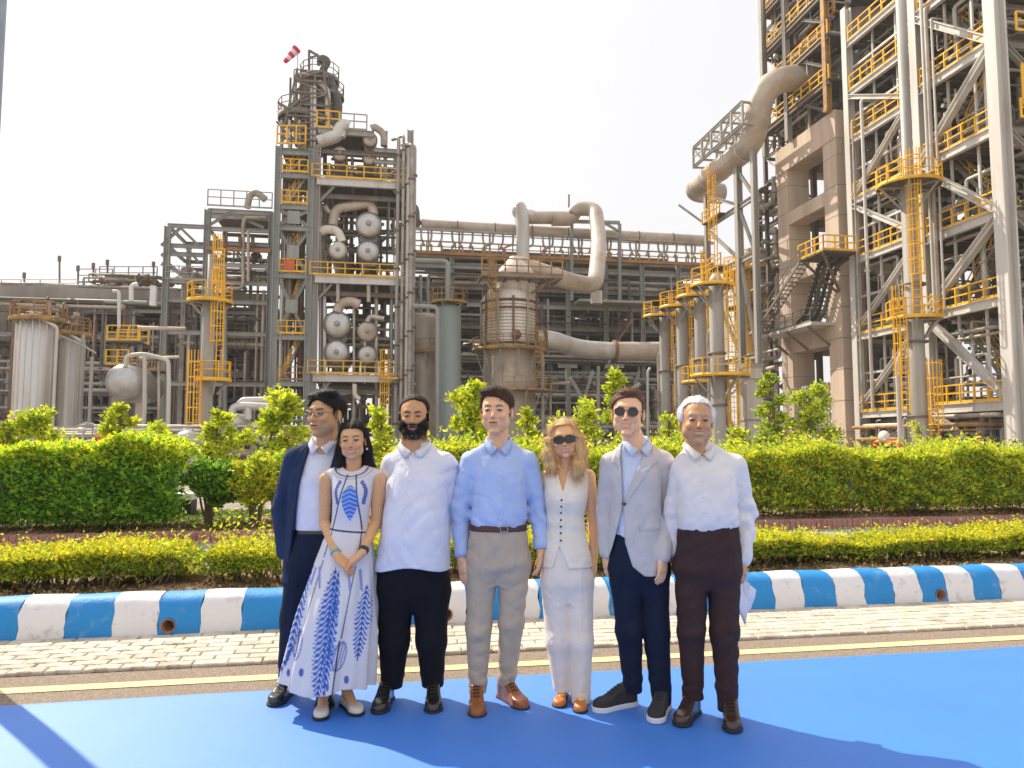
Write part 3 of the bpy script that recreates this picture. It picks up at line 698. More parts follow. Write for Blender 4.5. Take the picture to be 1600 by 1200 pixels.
# tall brown vessel behind that frame with a ringed platform
tv = thing('tall_vessel', 'brown clad vertical vessel standing inside the duct frame left of the concrete columns', 'vessel', W(FU - 1, 61, 0))
TUU = su + 5.2; tvv, _ = onU(1186, 690, TUU)
zz = onU(1185, 400, TUU)[1]
vessel_v(tv, TUU, tvv, 2.0, 0, zz, M['clad_br'], bands=4)
ring_platform(tv, (TUU, tvv, zz - 1.5), 2.9, 2.0, M['yellow'], a0=R(120), a1=R(330), brackets=5)
ring_platform(tv, (TUU, tvv, onU(1180, 482, TUU)[1]), 2.8, 2.0, M['yellow_old'], a0=R(150), a1=R(320), brackets=5)
caged_ladder(tv, (TUU - 1.6, tvv - 1.6), .3, zz - .5, R(230))
# pale square duct leg at the foot
lg = thing('box_column', 'pale grey square duct leg in the frame under the big duct', 'duct', W(su - 1, v2 - 1, 0))
lu, lz = onV(1172, 575, 50.5)
sqcolumn(lg, lu, 50.5, 0, lz, 1.25, 1.25, M['steel_lt'], 'shell'); 
MB().box(lu - .7, lu + .7, 49.8, 51.2, lz, lz + .3).build('cap', M['steel'], lg)
for z in (3, 6): MB().box(lu - .66, lu + .66, 49.84, 51.16, z, z + .12).build('band', M['steel'], lg)

# ============================================================ row of vertical pipes with round yellow platforms
def X(px, Y): return at(px, 690, Y)
row = [(1041, 58.0, 482, 8.6, .40), (1069, 55.0, 468, 8.4, .42), (1098, 52.0, 452, 8.6, .42), (1124, 48.5, 434, 8.4, .48)]
rowlab = ['lowest round yellow platform on a grey pole, farthest in the row', 'second lowest round yellow platform pole in the row beside the rack', 'third round yellow platform pole, just behind the tallest of the row', 'tallest and nearest round yellow platform pole beside the brown vessel']
for i, (px, Y, py, _, r_) in enumerate(row):
    base = at(px, 690, Y); u, v = base.dot(UX), base.dot(VX); z = at(px, py + 14, Y).z
    t = thing('platform_pole', rowlab[i], 'pipe column', W(u, v, 0), 'row of poles with round yellow platforms')
    q = MB(); q.lathe(W(u, v, 0), [(r_, 0), (r_, z + .4), (r_ * .5, z + .9), (0, z + .9)], 20); q.build('shell', M['steel'], t)
    for zz in (z * .33, z * .62): q = MB(); q.lathe(W(u, v, zz), [(r_, -.07), (r_ + .13, -.07), (r_ + .13, .07), (r_, .07)], 20); q.build('flange', M['steel_dk'], t)
    ring_platform(t, (u - .35, v - .1, z), 1.35, r_ * .8, a0=R(100), a1=R(400), brackets=4)
    caged_ladder(t, (u + .95, v - .25), .3, z * .45, R(255)); caged_ladder(t, (u + .75, v - .55), z * .42, z + 1.0, R(255))
    if i == 3:
        z2 = at(px, 582 + 6, Y).z; ring_platform(t, (u + .1, v - .1, z2), 1.9, r_ * .8, a0=R(160), a1=R(430), brackets=5)
    if i == 2:
        z2 = at(px, 592 + 6, Y).z; ring_platform(t, (u, v - .1, z2), 1.4, r_ * .8, a0=R(140), a1=R(400), brackets=4)
    pipe(t, [(u - .2, v + .9, 0), (u - .2, v + .9, z - 3), (u, v + .4, z - 2.5)], .13, M['pipe'])
# ============================================================ LEFT-CENTRE: tall heat exchanger tower
TV = 63.0
def T(px, py, dv=0.0): u, z = onV(px, py, TV + dv); return (u, TV + dv, z)
uL, uR = T(487, 690)[0], T(636, 690)[0]; DT = 9.0
tw = thing('exchanger_tower', 'tall steel tower holding round heat exchanger drums on yellow railed floors', 'process structure', W(uL, TV, 0))
zf = [T(560, y)[2] for y in (588, 436, 285)]; zroof = T(560, 205)[2]
for u, zt_ in ((uL, T(487, 225)[2]), (uR, T(630, 203)[2])):
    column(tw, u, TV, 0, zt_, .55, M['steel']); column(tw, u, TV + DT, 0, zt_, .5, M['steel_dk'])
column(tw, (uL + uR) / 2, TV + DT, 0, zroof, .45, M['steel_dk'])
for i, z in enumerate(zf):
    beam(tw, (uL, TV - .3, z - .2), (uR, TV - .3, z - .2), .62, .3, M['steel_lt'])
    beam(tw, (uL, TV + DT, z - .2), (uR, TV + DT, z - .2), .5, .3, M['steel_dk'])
    deck(tw, uL - .4, uR + .3, TV, TV + DT, z + .12)
    rail(tw, [(uL - .4, TV - .45, z + .15), (uR + .4, TV - .45, z + .15)], step=1.45, r=.045)
    for k in range(4):
        u = uL + (uR - uL) * (k + .5) / 4; beam(tw, (u, TV + .1, z - .3), (u, TV + DT - .3, z - .3), .4, .22, M['steel_dk'], 'joist')
    beam(tw, (uL, TV + .2, z - 1.3), (uR, TV + .2, z - 1.3), .4, .25, M['steel_dk']) 
    for a, b in ((uL + .2, uL + 1.4), (uR - .2, uR - 1.4)): brace(tw, (a, TV, z - 1.9), (b, TV, z - .5), .2, M['steel'])
    brace(tw, (uL + .3, TV + DT, max(z - 7.8, .2)), (uR - .3, TV + DT, z - .5), .25, M['steel_dk'])
beam(tw, (uL, TV, zroof - .2), (T(585, 200)[0], TV, zroof - .2), .5, .3, M['steel']); beam(tw, (uL, TV, zroof - 2.0), (uR, TV, zroof - 2.0), .35, .25, M['steel_dk'])
for z in (T(560, 232)[2], T(560, 250)[2]): beam(tw, (T(585, 230)[0], TV + .1, z), (uR, TV + .1, z), .35, .22, M['steel'])
column(tw, T(596, 690)[0], TV + .2, zf[2], T(600, 203)[2], .35, M['steel'])
rail(tw, [(T(533, 200)[0], TV, zroof + .1), (T(573, 200)[0], TV, zroof + .1)], M['steel'], 1.4, r=.05)
rail(tw, [(T(495, 200)[0], TV, zroof + .1), (T(530, 200)[0], TV, zroof + .1)], M['yellow'], 1.5, step=.9, r=.06)
deck(tw, uL, T(585, 200)[0], TV, TV + 6, zroof + .1)
# drums
drums = [(527, 507, 20, 'pale_steel'), (526, 551, 18.5, 'pale_steel'), (574, 518, 15, 'clad_br'), (574, 555, 14, 'clad'),
         (576, 351, 19.5, 'pale_steel'), (575, 393, 16.5, 'pale_steel'), (528, 391, 14, 'clad'), (531, 240, 11, 'clad_br'), (578, 218, 10.5, 'clad_br'), (577, 247, 10, 'clad_br')]
dl = ['upper left drum of the lowest drum floor, large and polished', 'lower left drum of the lowest drum floor, just over the handrail', 'small brownish drum at the upper right of the lowest drum floor',
      'small drum with a grey cross bolted end at the lower right of the lowest floor', 'largest polished drum, high on the middle floor of the tower', 'polished drum directly under the largest drum on the middle floor',
      'flat grey drum on the left of the middle floor', 'brown drum on the left of the top floor under the bent pipe', 'upper one of two brown drums stacked on the top floor', 'lower one of two brown drums stacked on the top floor']
for (px, py, rp, mm), lab in zip(drums, dl):
    u, v, z = T(px, py, .3); rad = rp * 62 / F_PX * 1.0
    t = thing('exchanger_drum', lab, 'heat exchanger', W(u, v, z), 'heat exchanger drums in the tall tower')
    vessel_h(t, (u, v, z), rad, 7.0, M[mm])
# rack beams carrying drums, inner pipework
for (z0, z1, s) in ((zf[0], zf[1], 1), (zf[1], zf[2], 2), (zf[2], zroof, 3), (.2, zf[0], 4)):
    clutter(tw, uL + .4, uR - .4, TV + 1.2, TV + DT - .5, z0 + .4, z1 - .4, 26, 500 + s, (.06, .2), [M['pipe'], M['pipe_dk'], M['clad_br'], M['steel_dk'], M['steel_gn']])
    clutter(tw, uL + .4, uR - .4, TV + 7.5, TV + 8.8, z0 + .2, z1 - .2, 12, 520 + s, (.1, .3), [M['pipe_dk'], M['steel_dk'], M['rust']], vert=.5)
def tp(pts, r_, m, dv=-.3, par=None): return pipe(par or tw, [T(x, y, dv + (d[0] if d else 0)) for (x, y, *d) in pts], r_, M[m], n=12)
tp([(520, 352), (524, 326), (548, 322), (580, 318), (584, 336)], .42, 'clad_br', .8)
tp([(508, 322), (512, 330), (524, 335)], .22, 'clad_br', .8)
tp([(500, 362), (510, 358), (528, 360), (535, 378)], .38, 'clad_wh', .6)
tp([(527, 488), (531, 474), (548, 470), (562, 476)], .42, 'clad_br', .3)
tp([(574, 503), (578, 494), (600, 498)], .22, 'clad', .2)
tp([(497, 222), (528, 212), (531, 200), (540, 196)], .55, 'clad', -.2)
tp([(545, 196), (535, 192), (533, 215)], .4, 'clad', -.2)
tp([(580, 200), (585, 198), (600, 208), (600, 228)], .3, 'pipe', .1)
for k, (x, yb) in enumerate(((553, 690), (570, 600), (588, 690), (612, 590), (622, 690), (500, 600), (507, 690))): tp([(x, yb), (x, [470, 505, 440, 440, 470, 300, 440][k])], [.12, .1, .16, .14, .2, .12, .15][k], ['pipe', 'steel_lt', 'pipe', 'steel_gn', 'steel_lt', 'steel', 'steel_lt'][k], .5)
for x in (528, 576): tp([(x, 436), (x, 472)], .17, 'clad_br', -.1)
tp([(554, 600), (554, 618), (562, 624)], .2, 'clad_wh', -.2)
lx, lv, lz_ = T(603, 690, -1.0)
caged_ladder(tw, (lx, lv), .2, T(603, 563)[2], R(250), cage_from=2.6)
MB().box(lx - .7, lx + .9, lv - .3, lv + .4, zf[0] - .3, zf[0] - .15).build('landing', M['yellow'], tw)
# bundle of risers on the right side of the tower
rb = thing('riser_bundle', 'bundle of tall vertical pipes climbing the side of the exchanger tower', 'pipes', W(T(642, 690)[0], TV, 0))
for k, (x, yt, r_, m_) in enumerate(((623, 215, .16, 'steel'), (631, 212, .13, 'pipe'), (639, 224, .22, 'steel_lt'), (644, 226, .2, 'pipe'), (648, 228, .17, 'steel'))):
    u, v, zt_ = T(x, yt, -.5 - .25 * (k % 2)); pipe(rb, [(u, v, 0), (u, v, zt_), (u - .5, v + 1.2, zt_ + .3)], r_, M[m_], name='riser')
    for z in np.arange(3 + k * .4, zt_, 3.3): q = MB(); q.lathe(W(u, v, z), [(r_, -.08), (r_ + .1, -.08), (r_ + .1, .08), (r_, .08)], 10); q.build('flange', M['steel_dk'], rb)
for y in (290, 440, 600): u0 = T(628, y)[0]; z = T(628, y)[2]; MB().bar(W(u0 - .4, TV - .4, z), W(T(650, y)[0], TV - .4, z), .2).build('clamp', M['steel'], rb)
# stair tower to the left
s0, s1 = T(425, 690)[0], T(478, 690)[0]
sto = thing('stair_tower', 'grey green steel stair tower with yellow stairs attached to the exchanger tower', 'stair tower', W(s0, TV, 0))
zst = T(430, 230)[2]
for u in (s0, s1):
    column(sto, u, TV - .3, 0, zst, .5, M['steel_gn']); column(sto, u, TV + 4, 0, zst, .4, M['steel_dk'])
ys = [600, 528, 432, 358, 325, 276, 240]
for i, y in enumerate(ys):
    z = T(450, y)[2]
    beam(sto, (s0, TV - .3, z), (s1, TV - .3, z), .42, .25, M['steel_gn']); beam(sto, (s0, TV + 4, z), (s1, TV + 4, z), .35, .22, M['steel_dk'])
    deck(sto, s0 + .2, s1 - .2, TV - .2, TV + 3.8, z + .22)
    if y not in (240, 358): rail(sto, [(s0 + .3, TV - .4, z + .3), (s1 - .3, TV - .4, z + .3)], M['yellow'] if y != 600 else M['yellow_old'], step=.8, r=.045)
    if i < len(ys) - 1:
        z2 = T(450, ys[i + 1])[2]
        stair(sto, (s0 + .6, TV + .7, z + .3), (s1 - .6, TV + .7, z2), .8, M['steel'], M['yellow'])
        if i in (1, 2, 3):
            um = (s0 + s1) / 2; zm = (z + z2) / 2
            for a in (s0 + .2, s1 - .2):
                for zz_ in (z + .3, z2 - .3): brace(sto, (a, TV - .32, zz_), (um, TV - .32, zm), .26, M['steel_gn'])
            MB().box(um - .5, um + .5, TV - .46, TV - .38, zm - .55, zm + .55).build('gusset_plate', M['steel_gn'], sto)
clutter(sto, s0 + .3, s1 - .3, TV + 1.5, TV + 3.8, 1, zst - 1, 34, 540, (.05, .16), [M['pipe'], M['yellow_old'], M['steel'], M['rust'], M['clad_wh']], vert=.6)
u_, _, z_ = T(452, 414, -.45); MB().box(u_ - .45, u_ + .45, TV - .5, TV - .42, z_ - .4, z_ + .4).build('sign_plate', M['orange'], sto)
# column head with its round platforms, davit and wind sock
hd = thing('column_head', 'dark top of the tall distillation column with round platforms above the stair tower', 'distillation column', W(T(476, 690)[0], TV + 3, 0))
hu, hv, _ = T(476, 690, 3.0); dm = T(476, 690, 3.0)
def HZ(y): return T(476, y, 3.0)[2]
vessel_v(hd, hu, hv, 1.15, HZ(240), HZ(128), M['conc_dk'], bands=5)
ring_platform(hd, (T(458, 690, 3)[0], hv - .2, HZ(186)), 1.9, .9, M['steel_dk'], a0=R(60), a1=R(400), h=1.3, fascia=.5)
ring_platform(hd, (T(488, 690, 3)[0], hv - .1, HZ(125)), 1.7, .8, M['steel_dk'], h=1.2, fascia=.35)
ring_platform(hd, (T(500, 690, 3)[0], hv - .1, HZ(150)), 1.5, .6, M['steel_dk'], h=1.1, fascia=.3)
clutter(hd, hu - 1.7, hu + 1.9, hv - 1.6, hv + .5, HZ(225), HZ(118), 34, 620, (.04, .12), [M['pipe_dk'], M['steel'], M['rust'], M['yellow_old']], vert=.55)
for k in range(6): za, zb_ = HZ(232 - k * 18), HZ(214 - k * 18); s_ = 1 if k % 2 else -1; w0, w1_ = 2.3 - k * .2, 2.1 - k * .2; MB().bar(W(hu - s_ * w0, hv - 1.9, za), W(hu + s_ * w1_, hv - 1.9, zb_), .13).bar(W(hu - w0, hv - 1.9, za), W(hu + w0, hv - 1.9, za), .15).bar(W(hu - w0, hv - 1.9, za), W(hu - w1_, hv - 1.9, zb_), .15).bar(W(hu + w0, hv - 1.9, za), W(hu + w1_, hv - 1.9, zb_), .15).build('lattice_bay', M['steel_dk'], hd)
for (x0, x1, y) in ((434, 478, 228), ): rail(hd, [(T(x0, y)[0], TV - .4, T(x0, y)[2]), (T(x1, y)[0], TV - .4, T(x1, y)[2])], M['yellow'], 1.6, .8, r=.06)
rail(hd, [(T(434, 208)[0], TV + 3, T(434, 214)[2]), (T(478, 208)[0], TV + 3, T(478, 214)[2])], M['yellow_old'], 1.2, .8, r=.06)
MB().box(T(432, 690)[0], T(480, 690)[0], TV - .3, TV + 4, T(432, 232)[2] - .2, T(432, 232)[2]).build('deck', M['deck'], hd)
pipe(hd, [T(500, 118, 2), T(513, 95, 2), T(502, 90, 2), T(500, 98, 2)], .32, M['pipe_dk'], n=12); pipe(hd, [T(512, 200, 1.5), T(512, 140, 1.5), T(498, 128, 1.5)], .25, M['steel_lt'])
pipe(hd, [T(522, 195, 2), T(530, 165, 2), T(520, 140, 2), T(514, 120, 2)], .4, M['pipe_dk'])
for x, m_ in ((487, 'pipe'), (492, 'steel_lt'), (478, 'pipe_dk'), (440, 'steel'), (452, 'steel_lt'), (468, 'pipe')): pipe(hd, [T(x, 230, 1.2), T(x, 135 if x > 475 else 188, 1.2)], .14, M[m_])
for a, b in (((432, 190), (446, 205)), ((446, 205), (440, 228)), ((462, 228), (458, 192)), ((475, 150), (452, 170)), ((452, 170), (434, 160))): MB().bar(W(*T(*a, 1)), W(*T(*b, 1)), .16).build('bracket', M['steel_dk'], hd)
dv = thing('davit_crane', 'small steel davit arm on the very top platform of the tall column', 'davit', W(*T(483, 125, 2)))
MB().bar(W(*T(483, 125, 2)), W(*T(483, 79, 2)), .2).bar(W(*T(483, 79, 2)), W(*T(515, 97, 2)), .18).bar(W(*T(483, 90, 2)), W(*T(496, 87, 2)), .12).build('arm', M['steel_dk'], dv)
MB().rod(W(*T(498, 88, 2)), W(*T(498, 102, 2)), .16, 8).build('hoist', mat('teal_hoist', (.05, .25, .28), .5), dv)
ws = thing('wind_sock', 'red and white striped wind sock flying beside the column top', 'wind sock', W(*T(466, 118, 2)))
MB().rod(W(*T(465, 125, 2)), W(*T(465, 84, 2)), .05, 6).build('pole', M['steel_lt'], ws)
A, B = W(*T(464, 76, 2)), W(*T(445, 97, 2)); d = (B - A); n = 5; M['sock_white'] = mat('white_sock_cloth', (.8, .76, .76), .9); M['sock_red'] = mat('red_sock_cloth', (.72, .03, .12), .9)
for k in range(n):
    q = MB(); r0, r1 = .40 - .045 * k, .40 - .045 * (k + 1)
    q.lathe(A, [(r0, d.length * k / n), (r1, d.length * (k + 1) / n)], 12, d); q.build('sock_band', M['sock_red'] if k % 2 == 0 else M['sock_white'], ws)
MB().bar(W(*T(465, 84, 2)), A, .04).build('swivel', M['steel_dk'], ws)

# ============================================================ MIDDLE: long pipe rack
PV_ = 80.0
def K(px, py, dv=0.0): u, z = onV(px, py, PV_ + dv); return (u, PV_ + dv, z)
pr = thing('pipe_rack', 'long dark pipe rack crossing behind the reactor between the two towers', 'pipe rack', W(K(850, 690)[0], PV_, 0))
uA, uB = K(640, 690)[0], K(1120, 690)[0]
zr = {}
for y in (372, 402, 420, 452, 478, 512, 560): zr[y] = K(800, y)[2]
for i in range(9):
    u = uA + (uB - uA) * i / 8
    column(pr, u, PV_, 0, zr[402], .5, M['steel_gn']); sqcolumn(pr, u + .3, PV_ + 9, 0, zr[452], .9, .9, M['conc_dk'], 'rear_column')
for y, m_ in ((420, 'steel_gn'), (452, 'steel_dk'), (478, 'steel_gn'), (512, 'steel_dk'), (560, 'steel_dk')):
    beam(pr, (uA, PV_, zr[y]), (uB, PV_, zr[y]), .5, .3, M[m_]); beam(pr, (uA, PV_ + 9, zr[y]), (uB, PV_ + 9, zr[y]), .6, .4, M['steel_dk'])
for y in (452, 512): deck(pr, uA, uB, PV_ + .4, PV_ + 9, zr[y] - .3, .3)
deck(pr, uA, uB, PV_ + .4, PV_ + 7, zr[402], .3, M['conc_dk'])
r = random.Random(11)
for lay, y in enumerate((402, 420, 452, 478, 512, 560)):            # pipes lying along the rack
    for k in range(6):
        rad = r.uniform(.12, .34); v = PV_ + .6 + k * 1.3; u0 = uA + r.uniform(0, 6); u1 = uB - r.uniform(0, 6)
        pipe(pr, [(u0, v, zr[y] + .35 + rad), (u1, v, zr[y] + .35 + rad)], rad, M[r.choice(['pipe', 'pipe_dk', 'clad_br', 'steel_dk', 'steel'])])
for i in range(8):                                                  # bracing of the lower bays
    u = uA + (uB - uA) * i / 8; du_ = (uB - uA) / 8
    brace(pr, (u, PV_ + 4.5, .3), (u + du_, PV_ + 4.5, zr[512]), .24, M['steel_dk'])
    if i in (3, 4): brace(pr, (u + .3, PV_ - .1, .5), (u + du_ / 2, PV_ - .1, zr[560]), .3, M['steel_gn']); brace(pr, (u + du_ - .3, PV_ - .1, .5), (u + du_ / 2, PV_ - .1, zr[560]), .3, M['steel_gn'])
clutter(pr, uA, uB, PV_ - 3, PV_ + 7, .3, zr[560], 110, 71, (.08, .3), [M['pipe'], M['pipe_dk'], M['steel_gn'], M['steel_dk'], M['clad_br']])
clutter(pr, uA, uB, PV_ + 6.5, PV_ + 8.5, 1, zr[420], 90, 72, (.2, .5), [M['pipe_dk'], M['steel_dk'], M['rust']], vert=.5)
clutter(pr, uA, uB, PV_ - .5, PV_ + 4, zr[560], zr[420], 60, 73, (.07, .2), [M['pipe'], M['steel_gn'], M['steel'], M['pipe_dk']], vert=.5)
rail(pr, [(uA, PV_ - .3, zr[402] + .1), (uB, PV_ - .3, zr[402] + .1)], M['yellow_old'], 1.2, 1.6, r=.055)
M['orange_tray'] = mat('orange_rusty_cable_tray', (.50, .24, .07), .8, col2=(.30, .17, .10), vscale=.8, coords='World')
MB().box(uA, uB, PV_ - .6, PV_ - .1, zr[402] - .15, zr[402] + .12).build('cable_tray', M['orange_tray'], pr)
# upper deck of hangers with the s-shaped drops
zt_a, zt_b = K(870, 371)[2], K(870, 352)[2]
for i in range(30):
    u = uA + 1 + (uB - uA - 1) * i / 30; zlo = zr[402] + .3
    s = 1 if i % 3 else -1
    if 6 < i < 14 and i % 2: P = [(u, PV_ - .2, zt_a), (u, PV_ - .2, zt_a - 1.1), (u - 1.0, PV_ - .2, zt_a - 1.5), (u - .9, PV_ - .2, zlo + .5), (u - .9, PV_ - .2, zlo)]
    else: P = [(u, PV_ - .2, zt_a), (u, PV_ - .2, zt_a - .9), (u - .45 * s, PV_ - .2, zt_a - 1.8), (u, PV_ - .2, zlo + .8), (u, PV_ - .2, zlo)]
    pipe(pr, P, .12, M['steel'] if i % 2 else M['pipe'], .4, 'drop_pipe', 8)
    if i % 3 == 0: MB().bar(W(u + .8, PV_, zlo), W(u + .8, PV_, zt_a), .2).build('post', M['steel'], pr)
MB().box(uA, uB, PV_ - .5, PV_ - .3, zt_a - .05, zt_a + .25).build('top_rail', M['steel'], pr)
for z in (zlo + 1.3, zlo + 2.2): MB().bar(W(uA, PV_ + .6, z), W(uB, PV_ + .6, z), .12).build('service_rail', M['steel_lt'], pr)
bigp = thing('rack_header_pipe', 'long thick brown pipe lying along the very top of the pipe rack', 'pipe', W(K(870, 360)[0], PV_, 15))
zz0 = K(760, 358)[2]; pipe(bigp, [(K(655, 690)[0], PV_, K(655, 351)[2]), (K(1105, 690)[0], PV_, K(1105, 376)[2])], .62, M['clad_br'], name='pipe_shell', n=18)
q = MB()
for i in range(9): p = W(K(655, 351)[0] + i * 4.2, PV_, K(655, 351)[2] + (K(1105, 376)[2] - K(655, 351)[2]) * (i * 4.2) / (K(1105, 690)[0] - K(655, 690)[0])); q.lathe(p, [(.62, -.05), (.68, -.05), (.68, .05), (.62, .05)], 18, UX)
q.build('joint_band', M['rust'], bigp)
pipe(bigp, [K(655, 352, 0), K(650, 345, 0), K(649, 325, 0), K(642, 322, 1)], .45, M['pipe_dk'], name='end_bend', n=14)
ms_ = thing('lightning_mast', 'thin lightning mast standing on the pipe rack right of the loop pipe', 'mast', W(*K(889, 350)))
MB().rod(W(*K(889, 350)), W(*K(889, 304)), .1, 6).build('pole', M['steel_dk'], ms_)
stair(pr, K(955, 545, -2), K(985, 500, -2), 1.4, M['steel_dk'], M['rust'])
MB().box(K(895, 690)[0], K(1005, 690)[0], PV_ - 3.2, PV_ - .5, K(900, 475)[2] - .3, K(900, 475)[2]).build('landing_slab', M['steel'], pr)

# ============================================================ white and brown reactor with its overhead pipe
RV = 64.0
def Q(px, py, dv=0.0): u, z = onV(px, py, RV + dv); return (u, RV + dv, z)
ru = Q(796, 690)[0]; rv = RV
rc = thing('reactor', 'big stained pale reactor vessel on a brown skirt with ringed rusty walkways', 'reactor', W(ru, rv, 0))
rr_v = 43 * RV / F_PX
zs_ = Q(796, 548)[2]; ztop = Q(796, 470)[2]
vessel_v(rc, ru, rv, rr_v, zs_, ztop, M['clad_wh'], dome=.38, bands=0)
q = MB(); q.lathe(W(ru, rv, 0), [(rr_v * .97, 0), (rr_v * .97, zs_ - .05)], 40); q.build('skirt', M['clad_br'], rc)
for y in (475, 487, 540): q = MB(); q.lathe(W(ru, rv, Q(796, y)[2]), [(rr_v, -.09), (rr_v + .1, -.09), (rr_v + .1, .09), (rr_v, .09)], 40); q.build('stiffener_ring', M['rust'], rc)
q = MB()
for k in range(14):
    z = zs_ + .4 + k * (ztop - zs_ - .8) / 13; q.lathe(W(ru, rv, z), [(rr_v, -.02), (rr_v + .02, -.02), (rr_v + .02, .02), (rr_v, .02)], 40)
q.build('cladding_seam', M['pipe_dk'], rc)
ring_platform(rc, (ru, rv, zs_), rr_v + .9, rr_v - .2, M['yellow_old'], brackets=12, h=1.0, fascia=.3)
zl = Q(796, 612)[2]; ring_platform(rc, (ru + .6, rv, zl), rr_v + 1.0, rr_v - .4, M['yellow_old'], a0=R(-110), a1=R(10), brackets=5, h=1.1)
mh = W(ru, rv, Q(806, 530)[2]) + Vector((.22, -.975, 0)) * rr_v
q = MB(); q.lathe(mh, [(0, -.45), (.42, -.45), (.42, -.3), (.34, -.3), (.34, .2)], 16, Vector((-.22, .975, 0))); q.build('manway', M['rust'], rc)
zc = Q(805, 436)[2]; cpx = Q(806, 690)[0]
q = MB(); q.lathe(W(cpx, rv, 0), [(1.75, zc - 1.6), (1.75, zc), (1.9, zc + .02), (1.45, zc + .9), (.9, zc + 1.5), (.55, zc + 2.0)], 28); q.build('top_cone', M['clad_wh'], rc)
plz = Q(805, 440)[2]
MB().box(Q(745, 690)[0], Q(868, 690)[0], rv - 3.0, rv - .5, plz - .25, plz).build('top_deck', M['conc_dk'], rc)
for k in range(7): u = Q(745, 690)[0] + k * 1.1; MB().bar(W(u, rv - 3.0, plz - .3), W(u, rv - .5, plz - .3), .2).build('joist', M['rust'], rc)
rail(rc, [(Q(745, 690)[0], rv - 3.0, plz), (Q(868, 690)[0], rv - 3.0, plz)], M['yellow_old'], 1.3, 1.0, r=.055)
for x in (752, 860): MB().bar(W(Q(x, 690)[0], rv - 2.9, plz - .3), W(ru + (1 if x > 800 else -1) * 1.5, rv - 2.2, ztop + .3), .2).build('bracket', M['rust'], rc)
caged_ladder(rc, (Q(764, 690)[0], rv - 2.6), zs_, plz + 1, R(250), M['yellow_old'])
caged_ladder(rc, (Q(832, 690)[0], rv - 2.5), zl, zs_ + 1, R(290), M['yellow_old'])
for k in range(12):
    a = R(-175 + k * 15.5); d = Vector((math.cos(a), math.sin(a), 0)); p = W(ru, rv, 0) + d * (rr_v + .15)
    if k % 2 == 0: MB().tube([p + Vector((0, 0, zs_ + .3)), p + Vector((0, 0, ztop + .5 * (k % 3)))], .09, 6).build('riser', M['rust'] if k % 4 else M['pipe'], rc)
pipe(rc, [Q(770, 690, -2.6), Q(770, 556, -2.6)], .1, M['pipe'])
pipe(rc, [Q(848, 690, -1.6), Q(848, 560, -1.6), Q(840, 540, -1.6)], .17, M['pipe'])
op = thing('overhead_pipe', 'thick pale pipe sweeping from the reactor top down and up into a tall loop', 'pipe', W(*Q(900, 440)))
pts = [Q(812, 414, 0), Q(850, 426, 0), Q(890, 440, 1), Q(930, 448, 3), Q(934, 410, 6), Q(936, 372, 10), Q(930, 326, 13), Q(900, 326, 14), Q(893, 342, 14.5), Q(862, 342, 14.5)]
MB().tube([W(*p) for p in pts], .80, 22, 2.2).build('pipe_shell', M['clad_br'], op)
pts = [Q(885, 340, 14.5), Q(806, 340, 14.5), Q(806, 322, 14.5), Q(814, 326, 14), Q(817, 378, 14), Q(817, 404, 14)]
lp = thing('loop_pipe', 'brown horizontal loop pipe above the rack with a pale bend at its end', 'pipe', W(*Q(850, 340, 14)))
MB().tube([W(*p) for p in pts[:2]], .72, 18, 0).build('straight_run', M['clad_br'], lp)
MB().tube([W(*Q(832, 338, 14.5)), W(*Q(808, 332, 14.5)), W(*Q(812, 322, 14.2)), W(*Q(817, 345, 14)), W(*Q(817, 405, 14))], .72, 18, 1.1).build('end_bend', M['clad'], lp)
for x in (893, 968): MB().bar(W(*Q(x, 350, 15)), W(*Q(x, 470, 15)), .35).build('support_post', M['steel_gn'], lp)
MB().bar(W(*Q(893, 346, 15)), W(*Q(968, 348, 15)), .35).bar(W(*Q(893, 366, 15)), W(*Q(968, 370, 15)), .3).bar(W(*Q(940, 346, 15)), W(*Q(968, 362, 15)), .25).build('support_beam', M['steel_gn'], lp)
MB().tube([W(*Q(932, 455, 8)), W(*Q(932, 475, 8))], .6, 14).build('lower_stub', M['clad'], lp)
tl = thing('transfer_line', 'thick grey pipe running from the reactor side to the right, brown at its far end', 'pipe', W(*Q(950, 545, 0)))
MB().tube([W(*Q(838, 530, 0)), W(*Q(865, 532, 0)), W(*Q(905, 546, 2)), W(*Q(960, 549, 2))], .85, 20, 2.0).build('grey_run', M['clad'], tl)
MB().tube([W(*Q(960, 549, 2)), W(*Q(1040, 549, 2))], .90, 20).build('brown_run', M['clad_br'], tl)
for x_, y_, d_ in ((960, 549, 2), (850, 531, 0)): q = MB(); q.lathe(W(*Q(x_, y_, d_)), [(.85, -.12), (1.05, -.12), (1.05, .12), (.85, .12)], 20, UX); q.build('flange', M['rust'], tl)
for x in (888, 962): 
    a = Q(x, 690, 2); b = Q(x, 572, 2); column(tl, a[0], a[1], 0, b[2], .4, M['steel_gn']); beam(tl, (a[0] - .9, a[1], b[2]), (a[0] + .9, a[1], b[2]), .35, .3, M['steel'])
    brace(tl, (a[0], a[1], 1), (a[0] + 2.4, a[1], b[2] - .4), .25, M['steel_gn'])

